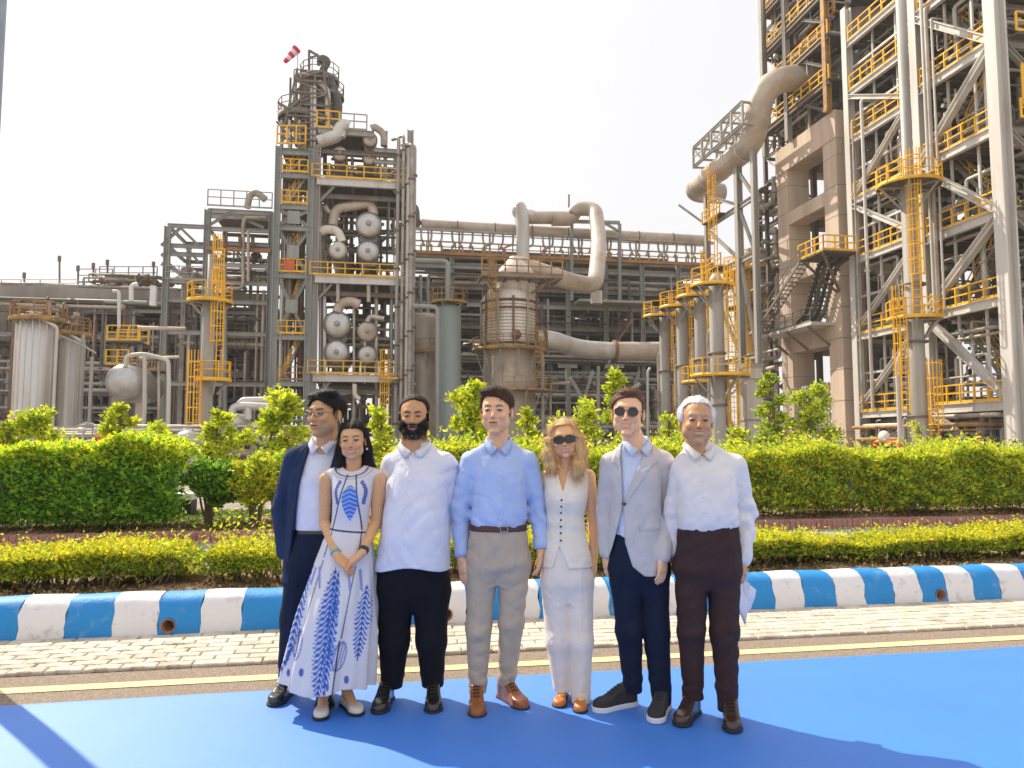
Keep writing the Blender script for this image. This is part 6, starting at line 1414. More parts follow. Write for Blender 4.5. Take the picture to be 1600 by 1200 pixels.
def hand(P, wrist, dirv, palm, side, skin, L_=.185, curl=.5, forearm=None, fr=.034, wr=.027, spread=0.0, h=.0032):
    """wrist point, direction of the fingers, direction the palm faces; side +1 puts the thumb on local +x"""
    z = -Vector(dirv).normalized(); y = Vector(palm); y = (y - z * y.dot(z)).normalized(); x = y.cross(z)
    M4 = Matrix(((x.x, y.x, z.x, wrist[0]), (x.y, y.y, z.y, wrist[1]), (x.z, y.z, z.z, wrist[2]), (0, 0, 0, 1))); s = L_ / .185; Mi = M4.inverted()
    fa = Mi @ Vector(forearm) if forearm is not None else Vector((0, 0, .12))
    def f(g):
        d = smin(ell(g, (0, 0, -.052 * s), (.041 * s, .0165 * s, .050 * s)), boxf(g, (0, 0, -.060 * s), (.036 * s, .0125 * s, .034 * s), .012 * s), .012)
        d = smin(d, cone(g, (0, 0, -.005), (fa.x, fa.y, fa.z), wr * .95, fr, 1.0), .022)
        for i, (fx, fl, r_) in enumerate(((.029, .072, .0088), (.010, .080, .0092), (-.010, .075, .0088), (-.028, .060, .0078))):
            fx *= side * s; fl *= s; r_ *= s; p = [fx, 0.0, -.088 * s]; pts = [tuple([fx * .8, 0, -.065 * s]), tuple(p)]; a = curl * .35
            for seg, fr_ in ((.45, 1), (.30, 1.3), (.25, 1.0)):
                p = [p[0] + spread * fx * seg * 1.5, p[1] + math.sin(a) * fl * seg, p[2] - math.cos(a) * fl * seg]; pts.append(tuple(p)); a += curl * .75 * fr_
            d = smin(d, chain(g, pts, [r_ * 1.1, r_ * 1.12, r_, r_ * .92, r_ * .78], .002), .005)
        t0 = (side * .024 * s, .004, -.022 * s); t1 = (side * .045 * s, .014 * s, -.050 * s); t2 = (side * .050 * s, .022 * s, -.078 * s); t3 = (side * .046 * s, .028 * s, -.100 * s)
        return smin(d, chain(g, [t0, t1, t2, t3], [.016 * s, .0125 * s, .0105 * s, .008 * s], .004), .010)
    lo = (min(-.07, fa.x - .06), min(-.05, fa.y - .06), -.20 * s - .01); hi = (max(.07, fa.x + .06), max(.11, fa.y + .06), max(.03, fa.z + .05))
    P.skin(f, lo, hi, h, skin, M4)
def arm_skin(P, pts, rad, skin, h=.005, sy=1.0):
    A = np.array(pts); m = max(rad) + .03; P.skin(lambda g: chain(g, pts, rad, .03, sy), tuple(A.min(0) - m), tuple(A.max(0) + m), h, skin)
def foot(P, x, y, ang, skin, top, r0=.034):
    a = R(ang); d = (math.sin(a), -math.cos(a)); arm_skin(P, [top, (x, y, .085)], [.044, r0 - .004], skin); arm_skin(P, [(x, y, .10), (x + d[0] * .11, y + d[1] * .11, .045)], [r0 - .005, .024], skin, .004)
def shoe(P, heel, toe_ang, L_, m, sole_m, w_=.049, sneaker=False, name='shoe', hgt=.114, pump=False, z0=.017):
    """heel (x,y) on the ground, toe_ang degrees from straight towards the camera (positive = picture right)"""
    a = R(toe_ang); M4 = Matrix.Translation((heel[0], heel[1], z0)) @ Matrix.Rotation(a, 4, 'Z'); zs_ = .028 if sneaker else .014
    def out(g, e=0):                     # footprint
        return smin(ell((g[0], g[1], g[2] * 0), (.004, -L_ + w_ * 1.35, 0), (w_ + e, w_ * 1.35 + e, 1)), smin(ell((g[0], g[1], g[2] * 0), (0, -w_ * .9, 0), (w_ * .8 + e, w_ * .9 + e, 1)), cone((g[0], g[1], g[2] * 0), (0, -w_, 0), (.004, -L_ + w_ * 1.4, 0), w_ * .78 + e, w_ * .96 + e), .02), .02)
    def up(g):
        t = np.clip(-g[1] / L_, 0, 1); top = np.interp(t, [0, .15, .3, .45, .7, .9, 1], [hgt * .95, hgt, hgt * .98, hgt * .82, .052, .043, .03]) if not pump else np.interp(t, [0, .2, .45, .62, .8, 1], [.055, .045, .032, .040, .038, .028])
        d = smax(out(g, -.003), g[2] - top, .022); d = smax(d, -g[2], 0)
        if pump: d = smax(d, -ell(g, (0, -.085, .075), (.030, .085, .055)), .004)
        else: d = smax(d, -ell(g, (0, -.055, hgt + .01), (.034, .045, .035)), .006)
        return d
    lo = (-w_ - .02, -L_ - .03, -.01); hi = (w_ + .02, .03, hgt + .03)
    V_, F_ = sdf_mesh(up, lo, hi, .0032); A = np.array(M4); V_ = V_ @ A[:3, :3].T + A[:3, 3] + np.array([0, 0, zs_ * .6]); o = P.put(name, V_, F_, m)
    def so(g): return smax(out(g, .003), np.abs(g[2] - zs_ / 2) - zs_ / 2, .003)
    V_, F_ = sdf_mesh(so, (lo[0], lo[1], -.012), (hi[0], hi[1], zs_ + .012), .0032); V_ = V_ @ A[:3, :3].T + A[:3, 3]
    me = np_mesh('sole', V_, F_, True); me.materials.append(sole_m); so_ = link_mesh('sole', me, o, local=True)
    if not pump and not sneaker or True:
        q = MB()
        if not pump:
            for i in range(4):
                y_ = -.105 - .021 * i * L_ / .28; zz_ = hgt * .92 - .0105 * i + zs_ * .6 + .003
                for sx_ in (-1, 1): q.tube([M4 @ Vector((-.017 * sx_, y_, zz_ - .004)), M4 @ Vector((0, y_ - .006, zz_ + .001)), M4 @ Vector((.017 * sx_, y_ - .014, zz_ - .004))], .0024, 5, 0)
            me = bpy.data.meshes.new('lace'); me.from_pydata([tuple(v) for v in q.v], [], q.f); me.materials.append(LACE); link_mesh('lace', me, o, local=True)
    return o
LACE = mat('lace', (.03, .025, .02), .7)
def collar(P, c, rx, ry, z0, hgt, m, gap=12, point=.045, tilt=.02, name='collar', thick=.003, flare=.016):
    """open shirt collar: the fold runs from high at the neck sides down to the foot of the V, the leaf hangs outside it"""
    n = 44; V_ = []; F_ = []; gap = 12; tilt = tilt + .030
    for i in range(n + 1):
        t = i / n; a = R(-90 + gap / 2 + (360 - gap) * t); ca, sa = math.cos(a), math.sin(a); fr_ = (1 - sa) / 2; e = abs(t - .5) * 2; f = max(0, (e - .62) / .38); f2 = f ** 1.6; sx = math.copysign(1, ca)
        base = Vector((c[0] + rx * ca, c[1] + ry * sa, z0 - tilt * fr_ ** 1.5))
        top = base + Vector((-.003 * ca, -.002 * sa, hgt * (1 - .80 * f2))); fold = top + Vector((.005 * ca, .005 * sa - .002, .001))
        leaf = .030 + point * .45 * math.exp(-((f - .72) / .22) ** 2) * (f > 0); low = fold + Vector((flare * ca + sx * .018 * f, flare * sa * .9 - .006 * f, -leaf * (1 - .25 * (f > .97))))
        V_ += [tuple(base), tuple(top), tuple(fold), tuple(low)]
    for i in range(n):
        for k in range(3): F_.append((i * 4 + k, (i + 1) * 4 + k, (i + 1) * 4 + k + 1, i * 4 + k + 1))
    me = np_mesh(name, V_, F_, True); me.materials.append(m); o = link_mesh(name, me, P.t, local=True)
    md = o.modifiers.new('s', 'SOLIDIFY'); md.thickness = thick; md.offset = 0; return o
def inpoly(g, pts):
    x, z = g[0], g[2]; r_ = None; n = len(pts)
    for i in range(n):
        (x0, z0), (x1, z1) = pts[i], pts[(i + 1) % n]
        if z0 == z1: continue
        c = ((z0 > z) != (z1 > z)) & (x < (x1 - x0) * (z - z0) / (z1 - z0) + x0); r_ = c if r_ is None else r_ ^ c
    return r_
def band(P, name, secs_fn, z0, z1, m, e=.004, p=2.3, cut=None):
    """belt-like band following a loft"""
    s = secs_fn; lo = (min(r[1] - r[3] for r in s) - .03, min(r[2] - r[4] for r in s) - .03, z0 - .01); hi = (max(r[1] + r[3] for r in s) + .03, max(r[2] + r[4] for r in s) + .03, z1 + .01)
    S2 = [(z, cx, cy, rx + e, ry + e) for z, cx, cy, rx, ry in s]
    f = lambda g: smax(loft(g, S2, p), np.abs(g[2] - (z0 + z1) / 2) - (z1 - z0) / 2, .002)
    V_, F_ = sdf_mesh(f, lo, hi, .004); return P.put(name, V_, F_, m)
def buttons(P, pts, r_, m):
    for p in pts:
        q = MB(); q.lathe(Vector(p), [(0, -.0035), (r_ * .8, -.0035), (r_, -.001), (r_, .002)], 10, Vector((0, 1, 0)))
        me = bpy.data.meshes.new('button'); me.from_pydata([tuple(v) for v in q.v], [], q.f); me.materials.append(m); link_mesh('button', me, P.t, local=True)
def surf_y(f, x, z, y0=-.35, y1=0.0, n=140):
    """front surface depth of a garment at (x, z)"""
    ys = np.linspace(y0, y1, n, dtype=np.float32); d = f((np.float32(x), ys[:], np.float32(z))); i = np.argmax(np.broadcast_to(d, ys.shape) < 0); return float(ys[i])
def cloth_mat(name, col, rough_=.85, weave=900, var=.06, sheen=.0, b=.15, trans=0.0, fold=.36):
    m = mat(name, col, rough_, var=var, vscale=9, bump=b, bscale=weave, spec=.2, sheen=0, trans=trans)
    n = m.node_tree; L = n.links.new; bs = n.nodes['Principled BSDF']; old = bs.inputs['Normal'].links[0].from_node
    tc = n.nodes.new('ShaderNodeTexCoord'); mp = n.nodes.new('ShaderNodeMapping'); mp.inputs['Scale'].default_value = (1.0, .7, .62); mp.inputs['Rotation'].default_value = (0, .5, 0); L(tc.outputs['Object'], mp.inputs['Vector'])
    nz = n.nodes.new('ShaderNodeTexNoise'); nz.inputs['Scale'].default_value = 13; nz.inputs['Detail'].default_value = 1.5; nz.inputs['Distortion'].default_value = 1.2; L(mp.outputs[0], nz.inputs['Vector'])
    bp = n.nodes.new('ShaderNodeBump'); bp.inputs['Strength'].default_value = fold; bp.inputs['Distance'].default_value = .035; L(nz.outputs['Fac'], bp.inputs['Height']); L(bp.outputs[0], old.inputs['Normal'])
    return m
# ============================================================ the seven people
C_white = cloth_mat('white_shirt_cotton', (.80, .79, .80)); C_white2 = cloth_mat('off_white_shirt_linen', (.80, .76, .73)); C_blue = cloth_mat('light_blue_shirt_cotton', (.45, .56, .82))
C_pale = cloth_mat('pale_lilac_shirt_cotton', (.74, .74, .81)); C_navy = cloth_mat('navy_suit_wool', (.022, .036, .085), sheen=.3); C_navy2 = cloth_mat('dark_navy_trouser_cotton', (.010, .017, .038), sheen=.2)
C_black = cloth_mat('black_trouser_wool', (.008, .009, .012), sheen=.15); C_khaki = cloth_mat('grey_beige_chino', (.50, .41, .31)); C_brown = cloth_mat('dark_brown_trouser_wool', (.055, .030, .028), sheen=.2)
C_grey = cloth_mat('light_grey_blazer_wool', (.58, .55, .54), weave=700, var=.08); C_cream = cloth_mat('cream_suiting', (.88, .79, .65)); C_cream2 = cloth_mat('ivory_trouser_suiting', (.88, .78, .69), trans=.06)
L_brown = mat('tan_leather', (.30, .095, .025), .32, var=.25, vscale=25, spec=.6); L_black = mat('black_leather', (.018, .016, .018), .22, var=.2, vscale=20, spec=.7); L_dkbrown = mat('dark_brown_leather', (.05, .022, .015), .28, var=.2, vscale=20, spec=.7)
L_cream = mat('cream_leather', (.68, .60, .50), .45); L_orange = mat('orange_tan_leather', (.52, .17, .04), .4); L_sole = mat('dark_sole', (.02, .018, .016), .7); L_wsole = mat('white_rubber_sole', (.70, .70, .72), .6); L_knit = cloth_mat('charcoal_knit_upper', (.045, .042, .045))
L_belt = mat('belt_leather', (.07, .018, .012), .35, spec=.6); L_buckle = mat('belt_buckle', (.5, .45, .38), .3, .9)
H_black = mat('black_hair', (.010, .008, .007), .55, bump=.6, bscale=260, spec=.25); H_brown = mat('dark_brown_hair', (.060, .030, .016), .55, bump=.6, bscale=260, spec=.25); H_ginger = mat('reddish_brown_hair', (.13, .055, .024), .6, bump=.5, bscale=260)
H_blonde = mat('blonde_hair', (.84, .55, .24), .45, col2=(.50, .28, .10), vscale=26, bump=.7, bscale=200, spec=.5, thresh=(.45, .75)); H_white = mat('white_hair', (.92, .90, .86), .55, bump=.7, bscale=220)
G_dark = mat('dark_lens', (.006, .006, .008), .08, spec=.8); G_frame = mat('glasses_frame', (.03, .025, .025), .3); G_wire = mat('wire_frame', (.10, .07, .05), .3, .5); B_dark = mat('dark_button', (.03, .03, .035), .4); B_white = mat('pearl_button', (.75, .74, .72), .3)
SK1, SK2, SK3, SK4, SK5, SK6, SK7 = (.66, .36, .17), (.74, .40, .19), (.62, .325, .15), (.84, .49, .27), (.86, .49, .25), (.90, .53, .31), (.60, .32, .155)

def trim(rows):
    """narrow the upper rows so the trunk rises to the neck in a slope instead of a box"""
    y0 = rows[0][0]; out = []
    for (y, a, b, cy, ry) in rows:
        f = {0: .60, 1: .82}.get(rows.index((y, a, b, cy, ry)), 1.0) if y < y0 + 20 else 1.0; c = (a + b) / 2; out.append((y, c - (b - a) / 2 * f, c + (b - a) / 2 * f, cy, ry * (f * .5 + .5)))
    return out
def vneck(P, d, g, px, py, w_=.032, h_=.030): return smax(d, -ell(g, P.q(px, py, -.07), (w_, .085, h_)), .004)
def torso(P, rows, sh_l, sh_r, neck, k=.028, nr=.048, sr=.050, p=2.4):
    """garment body: lofted trunk plus sloping shoulders"""
    rows = trim(rows); S_ = P.secs(rows)
    return S_, (lambda g: smin(smin(loft(g, S_, p), cone(g, neck, sh_l, nr, sr, 1.15), k), cone(g, neck, sh_r, nr, sr, 1.15), k))
def sleeve(P, g, pts, rad, seed=0, sy=1.0, k=.02, amp=.006): return chain(g, pts, rad, k, sy) + ripple(g, seed, amp * .9, 46, pts[1][2], .09) + rough(g, seed, amp * .9, 20, 16)
def legs(P, hipz, Lp, Rp, Lr, Rr, pel, seed, amp=.006, hems=None, kz=None, sy=1.08, k=.05, crease=True):
    S_ = P.secs(pel) + [(P.z(pel[-1][0]) - .09, P.x((pel[-1][1] + pel[-1][2]) / 2), pel[-1][3], P.w(pel[-1][2] - pel[-1][1]) / 2 * .70, pel[-1][4] * .62)]
    def f(g):
        a = chain(g, Lp, Lr, .03, sy); b = chain(g, Rp, Rr, .03, sy); d = smin(a, b, .008)
        if S_: d = smin(d, loft(g, S_, 2.4), k)
        if crease: d = d + .0035 * np.clip(1 - np.abs(g[0] - np.interp(g[2], [Lp[-1][2], Lp[0][2]], [Lp[-1][0], Lp[0][0]])) / .012, 0, 1) * -1 * (g[1] < 0) + .0035 * np.clip(1 - np.abs(g[0] - np.interp(g[2], [Rp[-1][2], Rp[0][2]], [Rp[-1][0], Rp[0][0]])) / .012, 0, 1) * -1 * (g[1] < 0)
        kz_ = kz if kz else (Lp[0][2] + Lp[-1][2]) * .5
        d = d + rough(g, seed, amp * 1.5, 11, 8) + ripple(g, seed + 1, amp * .5, 44, kz_, .08) + ripple(g, seed + 2, amp * .9, 52, Lp[-1][2] + .06, .05) + ripple(g, seed + 3, amp * .7, 36, Lp[0][2] - .02, .08)
        hz_ = hems if hems is not None else min(Lp[-1][2], Rp[-1][2])
        return d
    return f
def box_of(pts, m):
    A = np.array(pts); return tuple(A.min(0) - m), tuple(A.max(0) + m)
def cut_hem(f, zl, zr, xm, front=0.0):
    return lambda g: smax(f(g), np.where(g[0] < xm, zl, zr) + front * g[1] - g[2], .002)

def glasses(P, kind='wire', wd=.062, hh=.02, z=.004, y=-.108, mf=None, ml=None):
    A = P.hM; q = MB(); ql = MB()
    for s in (-1, 1):
        c = Vector((s * .032, y, z)); n = 18; ring = []
        for i in range(n):
            a = 2 * math.pi * i / n; e = 1 if kind != 'big' else 1
            ca, sa = math.cos(a), math.sin(a)
            if kind == 'big': xx, zz_ = .031 * math.copysign(abs(ca) ** .7, ca), .0215 * math.copysign(abs(sa) ** .75, sa) * (1.0 if sa > 0 else .95)
            elif kind == 'round': xx, zz_ = .0245 * math.copysign(abs(ca) ** .85, ca), .0205 * math.copysign(abs(sa) ** .85, sa)
            else: xx, zz_ = .0255 * math.copysign(abs(ca) ** .7, ca), .0145 * math.copysign(abs(sa) ** .7, sa)
            yy = .010 * (xx * s / .03) if xx * s > 0 else 0
            ring.append(A @ (c + Vector((xx, yy, zz_))))
        q.tube(ring + [ring[0]], .0022 if kind == 'big' else .0020, 5, 0)
        if kind != 'wire': ql.add(ring, [tuple(range(n))])
        tx = .076; q.tube([A @ Vector((s * .0585, y + .010, z + .006)), A @ Vector((s * tx, y + .03, z + .006)), A @ Vector((s * (tx + .005), .0, z + .004))], .0028 if kind == 'big' else .0015, 5, 0)
    q.tube([A @ Vector((-.008, y, z + .005)), A @ Vector((0, y - .003, z + .008)), A @ Vector((.008, y, z + .005))], .0022, 5, 0)
    def mk(nm, qq, m, par): me = bpy.data.meshes.new(nm); me.from_pydata([tuple(v) for v in qq.v], [], qq.f); me.materials.append(m); return link_mesh(nm, me, par, local=True)
    fr = mk('glasses' if kind == 'wire' else 'sunglasses', q, mf or G_frame, P.t)
    if kind != 'wire': mk('lens', ql, ml or G_dark, fr)

# ---- 1: man in the navy suit -------------------------------------------------
P = Person(492, 4.42, 'man with dark hair and glasses in an open navy suit, standing furthest left'); q_ = P.q
k1 = dict(skin=SK1, w=1.0, jaw=1.05, chin=1.05, nose=1.25, smile=.45, fat=.004, hair=(.02, .015, .012), browt=.0062, look=(-.2, -1, 0), beard=((.12, .07, .05), .12))
nk = q_(507, 705, .01); head(P, 509, 613, 682, k1, yaw=-24, dy=-.02, neck=nk, neck_r=.058)
hair(P, lambda g: smax(smin(cap_hair(g, k1, .017, .062, .0, -.045, seed=1, freq=150), smin(ell(g, (.03, -.028, .108), (.055, .045, .026)), ell(g, (-.03, -.040, .095), (.045, .035, .022)), .02) - strands(g, 160, .0015, 3), .018), -ell(g, (.0, -.115, .045), (.062, .055, .045)), .008), (-.12, -.12, -.08), (.12, .14, .16), H_black, n=1500, L_=.038, flow=flow_side, lift=.002)
glasses(P, 'wire', mf=G_wire)
shl, shr = q_(462, 716, .02), q_(546, 719, .02); nkc = q_(506, 691, .03)
rows = [(697, 470, 541, .035, .085), (712, 455, 551, .03, .108), (740, 448, 552, .02, .125), (780, 450, 550, .01, .13), (825, 448, 551, .01, .128), (868, 444, 554, .01, .130), (908, 443, 556, .01, .132)]
S1, body = torso(P, rows, shl, shr, nkc, sr=.052)
el, wr_ = q_(441, 795, .05), q_(444, 862, -.005); el2 = q_(560, 795, .05); wr2 = q_(556, 862, .02)
def jac(g):
    d = smin(body(g), sleeve(P, g, [shl, el, wr_], [.070, .062, .046], 11, k=.02), .022); d = smin(d, sleeve(P, g, [shr, el2, wr2], [.068, .058, .045], 12), .022)
    l_ = inpoly(g, [(P.x(a), P.z(b)) for a, b in ((486, 688), (470, 704), (462, 726), (470, 730), (467, 800), (480, 760))]) | inpoly(g, [(P.x(a), P.z(b)) for a, b in ((522, 690), (536, 704), (544, 726), (536, 730), (519, 800), (514, 760))])
    return d + rough(g, 13, .006, 10, 6) - .007 * l_ * (g[1] < .02)
zb = P.z(826); xl = lambda z: np.interp(z, [P.z(908), P.z(870), P.z(826), P.z(760), P.z(700)], [P.x(462), P.x(460), P.x(465), P.x(473), P.x(484)]); xr = lambda z: np.interp(z, [P.z(908), P.z(826), P.z(760), P.z(700)], [P.x(531), P.x(518), P.x(515), P.x(525)])
def opening(g, f): w_ = smax(xl(g[2]) - g[0], g[0] - xr(g[2]), .0); return smax(w_, g[1] - .0, .0)
P.cloth('jacket', lambda g: smax(jac(g), -smax(opening(g, 0), P.z(920) - g[2] + 0 * g[0], 0), .008), (P.x(415), -.20, P.z(912)), (P.x(590), .22, P.z(676)), C_navy, .006)
rows = [(697, 472, 538, .03, .07), (715, 460, 545, .02, .09), (750, 462, 541, .005, .112), (790, 462, 539, .0, .115), (820, 463, 538, .0, .112), (834, 463, 538, .0, .108)]
Ss, sh = torso(P, rows, q_(478, 706, .02), q_(532, 708, .02), nkc, sr=.04, nr=.05); shf = lambda g: vneck(P, sh(g), g, 503, 692, .034, .050) + rough(g, 14, .006, 12, 7)
P.cloth('shirt', shf, (P.x(450), -.18, P.z(838)), (P.x(555), .18, P.z(680)), C_pale, .006)
collar(P, (nkc[0] + .002, .008), .066, .070, P.z(688), .036, C_pale, gap=50)
pel = [(826, 464, 540, .0, .112), (850, 459, 542, .0, .122), (885, 452, 545, .005, .126)]
Lp = [q_(474, 880, .0), q_(459, 965, -.02), q_(450, 1064, .02)]; Rp = [q_(520, 880, 0), q_(515, 965, -.02), q_(508, 1072, .03)]
fl = legs(P, 0, Lp, Rp, [.098, .076, .058], [.095, .076, .058], pel, 15, .004)
P.cloth('trousers', cut_hem(fl, P.z(1074), P.z(1078), P.x(482)), (P.x(425), -.2, P.z(1085)), (P.x(560), .2, P.z(826)), C_navy2, .006)
band(P, 'belt', P.secs(pel), P.z(832), P.z(824), L_black, .005)
hand(P, wr_, (.05, -.12, -1), (.9, .3, 0), -1, SK1, .175, .45, forearm=Vector(el) * .35 + Vector(wr_) * .65)
shoe(P, (P.x(455), .10), -8, .275, L_black, L_sole, .047); shoe(P, (P.x(508), .06), 14, .285, L_black, L_sole, .049)
P.finish(SKIN)

# ---- 2: young woman in the printed dress ------------------------------------
P = Person(552, 4.27, 'young woman with long dark hair in a white dress printed with blue feathers'); q_ = P.q
k2 = dict(skin=SK2, w=.93, jaw=.82, chin=.97, nose=.95, smile=1.0, teeth=True, hair=(.02, .012, .010), browt=.0045, lip=(.50, .12, .10), lash=.9, sc=.98)
nk = q_(552, 742, .015); head(P, 552, 656, 718, k2, yaw=4, roll=-3, dy=-.02, neck=nk, neck_r=.044)
hair(P, lambda g: smax(smin(smax(cap_hair(g, k2, .012, .070, .004, -.075, seed=2, freq=170, sweep=0), .0016 - np.abs(g[0] + .004) - .2 * np.clip(g[1] + .02, 0, 1), .004), smin(chain(g, [(.045, .035, .03), (.062, .050, -.05), (.080, .048, -.15), (.094, .045, -.245)], [.044, .040, .034, .010], .02), chain(g, [(-.045, .035, .03), (-.066, .040, -.05), (-.072, .030, -.13), (-.062, .020, -.215)], [.044, .040, .034, .012], .02), .02) - strands(g, 150, .0026, 5), .014), -smax(ell(g, (0, -.075, -.025), (.060, .085, .088)), -(g[1] + .2), .0), .004), (-.14, -.13, -.26), (.15, .15, .15), H_black, n=1800, L_=.07, flow=flow_long, lift=.003)
for s in (-1, 1):
    q = MB(); q.lathe(P.hM @ Vector((s * .078, .004, -.050)), [(0, -.008), (.006, -.003), (.007, .002), (0, .009)], 10); me = bpy.data.meshes.new('earring'); me.from_pydata([tuple(v) for v in q.v], [], q.f); me.materials.append(B_white); link_mesh('earring', me, P.t, local=True)
dcx = P.x
rows = [(728, 528, 577, .02, .052), (735, 513, 590, .015, .075), (748, 516, 586, .01, .090), (768, 519, 582, -.005, .108), (785, 520, 580, -.004, .108), (805, 519, 577, .0, .094), (823, 518, 577, .0, .092), (845, 505, 583, .0, .115), (880, 494, 587, -.005, .14), (930, 478, 591, -.015, .17), (1000, 460, 592, -.02, .20), (1050, 447, 590, -.02, .22), (1068, 441, 589, -.02, .225)]
Sd = P.secs(rows); zw = P.z(823)
fold = lambda a, z: np.clip((zw - z) / .5, 0, 1) * (.055 * np.sin(a * 9 + 1.2 * np.sin(z * 5)) + .035 * np.sin(a * 15 + 2 + z * 3))
def dress(g):
    d = loft(g, Sd, 2.15, fold); d = smin(d, cone(g, q_(549, 735, .015), q_(512, 742, .015), .040, .030), .02); d = smin(d, cone(g, q_(553, 735, .015), q_(590, 742, .015), .040, .030), .02)
    d = smax(d, -ell(g, q_(552, 724, -.02), (.060, .075, .050)), .004); d = d + rough(g, 22, .003, 14, 7)
    hz_ = P.z(1063) + .018 * np.sin((g[0]) * 16 + 1) - .04 * (g[0] + .12); return smax(d, hz_ - g[2], 0)
P.feather = None
def dress_cols(V_):
    n = len(V_); c = np.tile(np.array((.74, .70, .71), np.float32), (n, 1)); fr = V_[:, 1] < .03; X_, Z_ = V_[:, 0], V_[:, 2]
    s = P.Y / F_PX
    def pxy(): return 800 + (X_ + P.o.x) / s, 690 - (Z_ - 1.5) / s      # the dress laid flat in front view, in photo units
    px, py = pxy(); 
    def mixc(m, col): m = np.clip(m, 0, 1)[:, None] * fr[:, None]; c[:] = c * (1 - m) + np.array(col, np.float32) * m
    def seg(ax, ay, bx, by, w_): 
        dx, dy = bx - ax, by - ay; t = np.clip(((px - ax) * dx + (py - ay) * dy) / (dx * dx + dy * dy), 0, 1); return (w_ + .5 - np.hypot(px - ax - t * dx, py - ay - t * dy)), t
    def feather(ax, ay, bx, by, w_, col=(.035, .13, .50), f=1.0, dens=1.0, col2=(.10, .25, .62)):
        dx, dy = bx - ax, by - ay; L_ = math.hypot(dx, dy); ux, uy = dx / L_, dy / L_; t = ((px - ax) * ux + (py - ay) * uy) / L_; side = (px - ax) * -uy + (py - ay) * ux
        a_ = np.abs(side); env = w_ * np.sqrt(np.clip(np.sin(np.clip(t, 0, 1) * 3.1416), 0, 1)) * (t > 0) * (t < 1); bar = np.sin((t * L_ - a_ * 1.0) * f * .62 + np.sin(a_ * .8)); m = np.clip((env * (1 + .18 * np.sin(t * L_ * 1.1)) - a_) / 1.2, 0, 1) * np.clip(.72 + bar * .9, .12 * dens, 1)
        mixc(m, col); mixc(np.clip(m - .4, 0, 1) * (np.sin(t * L_ * .5 + a_) > .2), col2); mixc((1.1 - a_) * (t > -.02) * (t < 1.02), (.02, .04, .16))
    blk = (.015, .02, .05)
    nl = np.hypot((px - 552) / 25.5, (py - 729) / 14.0); mixc((1 - np.abs(nl - 1.0) * 9) * (py > 729), blk); mixc((1 - np.abs(nl - 1.28) * 11) * (py > 729), (.45, .42, .42))
    for a in ((549, 741, 527, 823, 1.0), (562, 741, 572, 823, 1.0), (527, 826, 518, 862, .8), (572, 826, 570, 860, .8)): mixc(seg(*a)[0], blk)
    mixc(seg(515, 822, 580, 828, 1.3)[0], blk)
    # large motif on the bodice
    t = (py - 756) / 54; a_ = np.abs(px - 555); env = 13 * np.maximum(np.sin(np.clip(t, 0, 1) ** .75 * 3.1415), 0) ** .8 * (t > 0) * (t < 1); mixc(np.clip(env - a_, 0, 1) * np.clip(1.0 + .9 * np.sin(py * .95 - a_ * .45), .55, 1), (.04, .20, .66)); 
    for sx in (-1, 1):
        for kk in range(7): cx, cy = 555 + sx * (17 + 3.2 * math.sin(kk * .7) + kk * .9), 752 + kk * 5; mixc(3.1 - np.hypot(px - cx, (py - cy) * .8), (.05, .10, .36)); mixc(1.3 - np.hypot(px - cx, (py - cy)), (.45, .45, .6))
    feather(538, 880, 520, 1062, 15, f=1.2); feather(543, 884, 531, 1056, 9, f=1.0); feather(497, 868, 468, 1015, 8); feather(480, 985, 446, 1052, 4); feather(583, 905, 574, 1008, 10, f=1.4)
    for a in ((517, 868, 494, 960), (567, 875, 552, 975)): mixc(seg(*a, .7)[0], blk); 
    for (cx, cy) in ((486, 988), (550, 1000)):
        e = np.hypot((px - cx + (py - cy) * .15) / 9, (py - cy) / 21); mixc((1 - np.abs(e - .9) * 7), (.10, .14, .42)); mixc((e < .85) * (np.sin(px * 1.9 + py * .4) > .1) * .8, (.16, .20, .50)); mixc(seg(cx, cy - 22, cx - 8, cy + 62, .8)[0], blk); mixc(4.0 - np.hypot(px - cx - 10, (py - cy - 34) * .6), (.10, .14, .42)); mixc(3.2 - np.hypot(px - cx + 14, (py - cy - 40) * .5), (.10, .14, .42))
    for a in ((505, 880, 499, 902), (512, 878, 515, 905), (557, 880, 561, 908), (573, 882, 576, 910)): mixc(seg(*a, 2.0)[0] * .8, (.28, .32, .58))
    return c
C_dress = mat('printed_cotton_dress', (1, 1, 1), .85, attr='Col', bump=.15, bscale=800, spec=.2, sheen=.1, trans=.05)
P.cloth('dress', dress, (P.x(425), -.28, P.z(1076)), (P.x(610), .26, P.z(720)), C_dress, .0042, dress_cols)
pf = lambda: (SK2)
sl, sr_ = q_(510, 748, .012), q_(591, 748, .012); e1, e2 = q_(507, 815, .03), q_(588, 815, .03); w1, w2 = q_(526, 868, -.145), q_(566, 864, -.150)
arm_skin(P, [sl, e1], [.040, .033], SK2); arm_skin(P, [sr_, e2], [.040, .033], SK2); arm_skin(P, [e1, w1], [.033, .023], SK2); arm_skin(P, [e2, w2], [.033, .023], SK2)
hand(P, w1, (.75, -.10, -.65), (-.45, .35, -.6), 1, SK2, .165, .55, forearm=Vector(w1) * .7 + Vector(e1) * .3, fr=.026, wr=.022, h=.003)
hand(P, w2, (-.78, -.12, -.62), (.45, .3, -.6), -1, SK2, .165, .55, forearm=Vector(w2) * .7 + Vector(e2) * .3, fr=.026, wr=.022, h=.003)
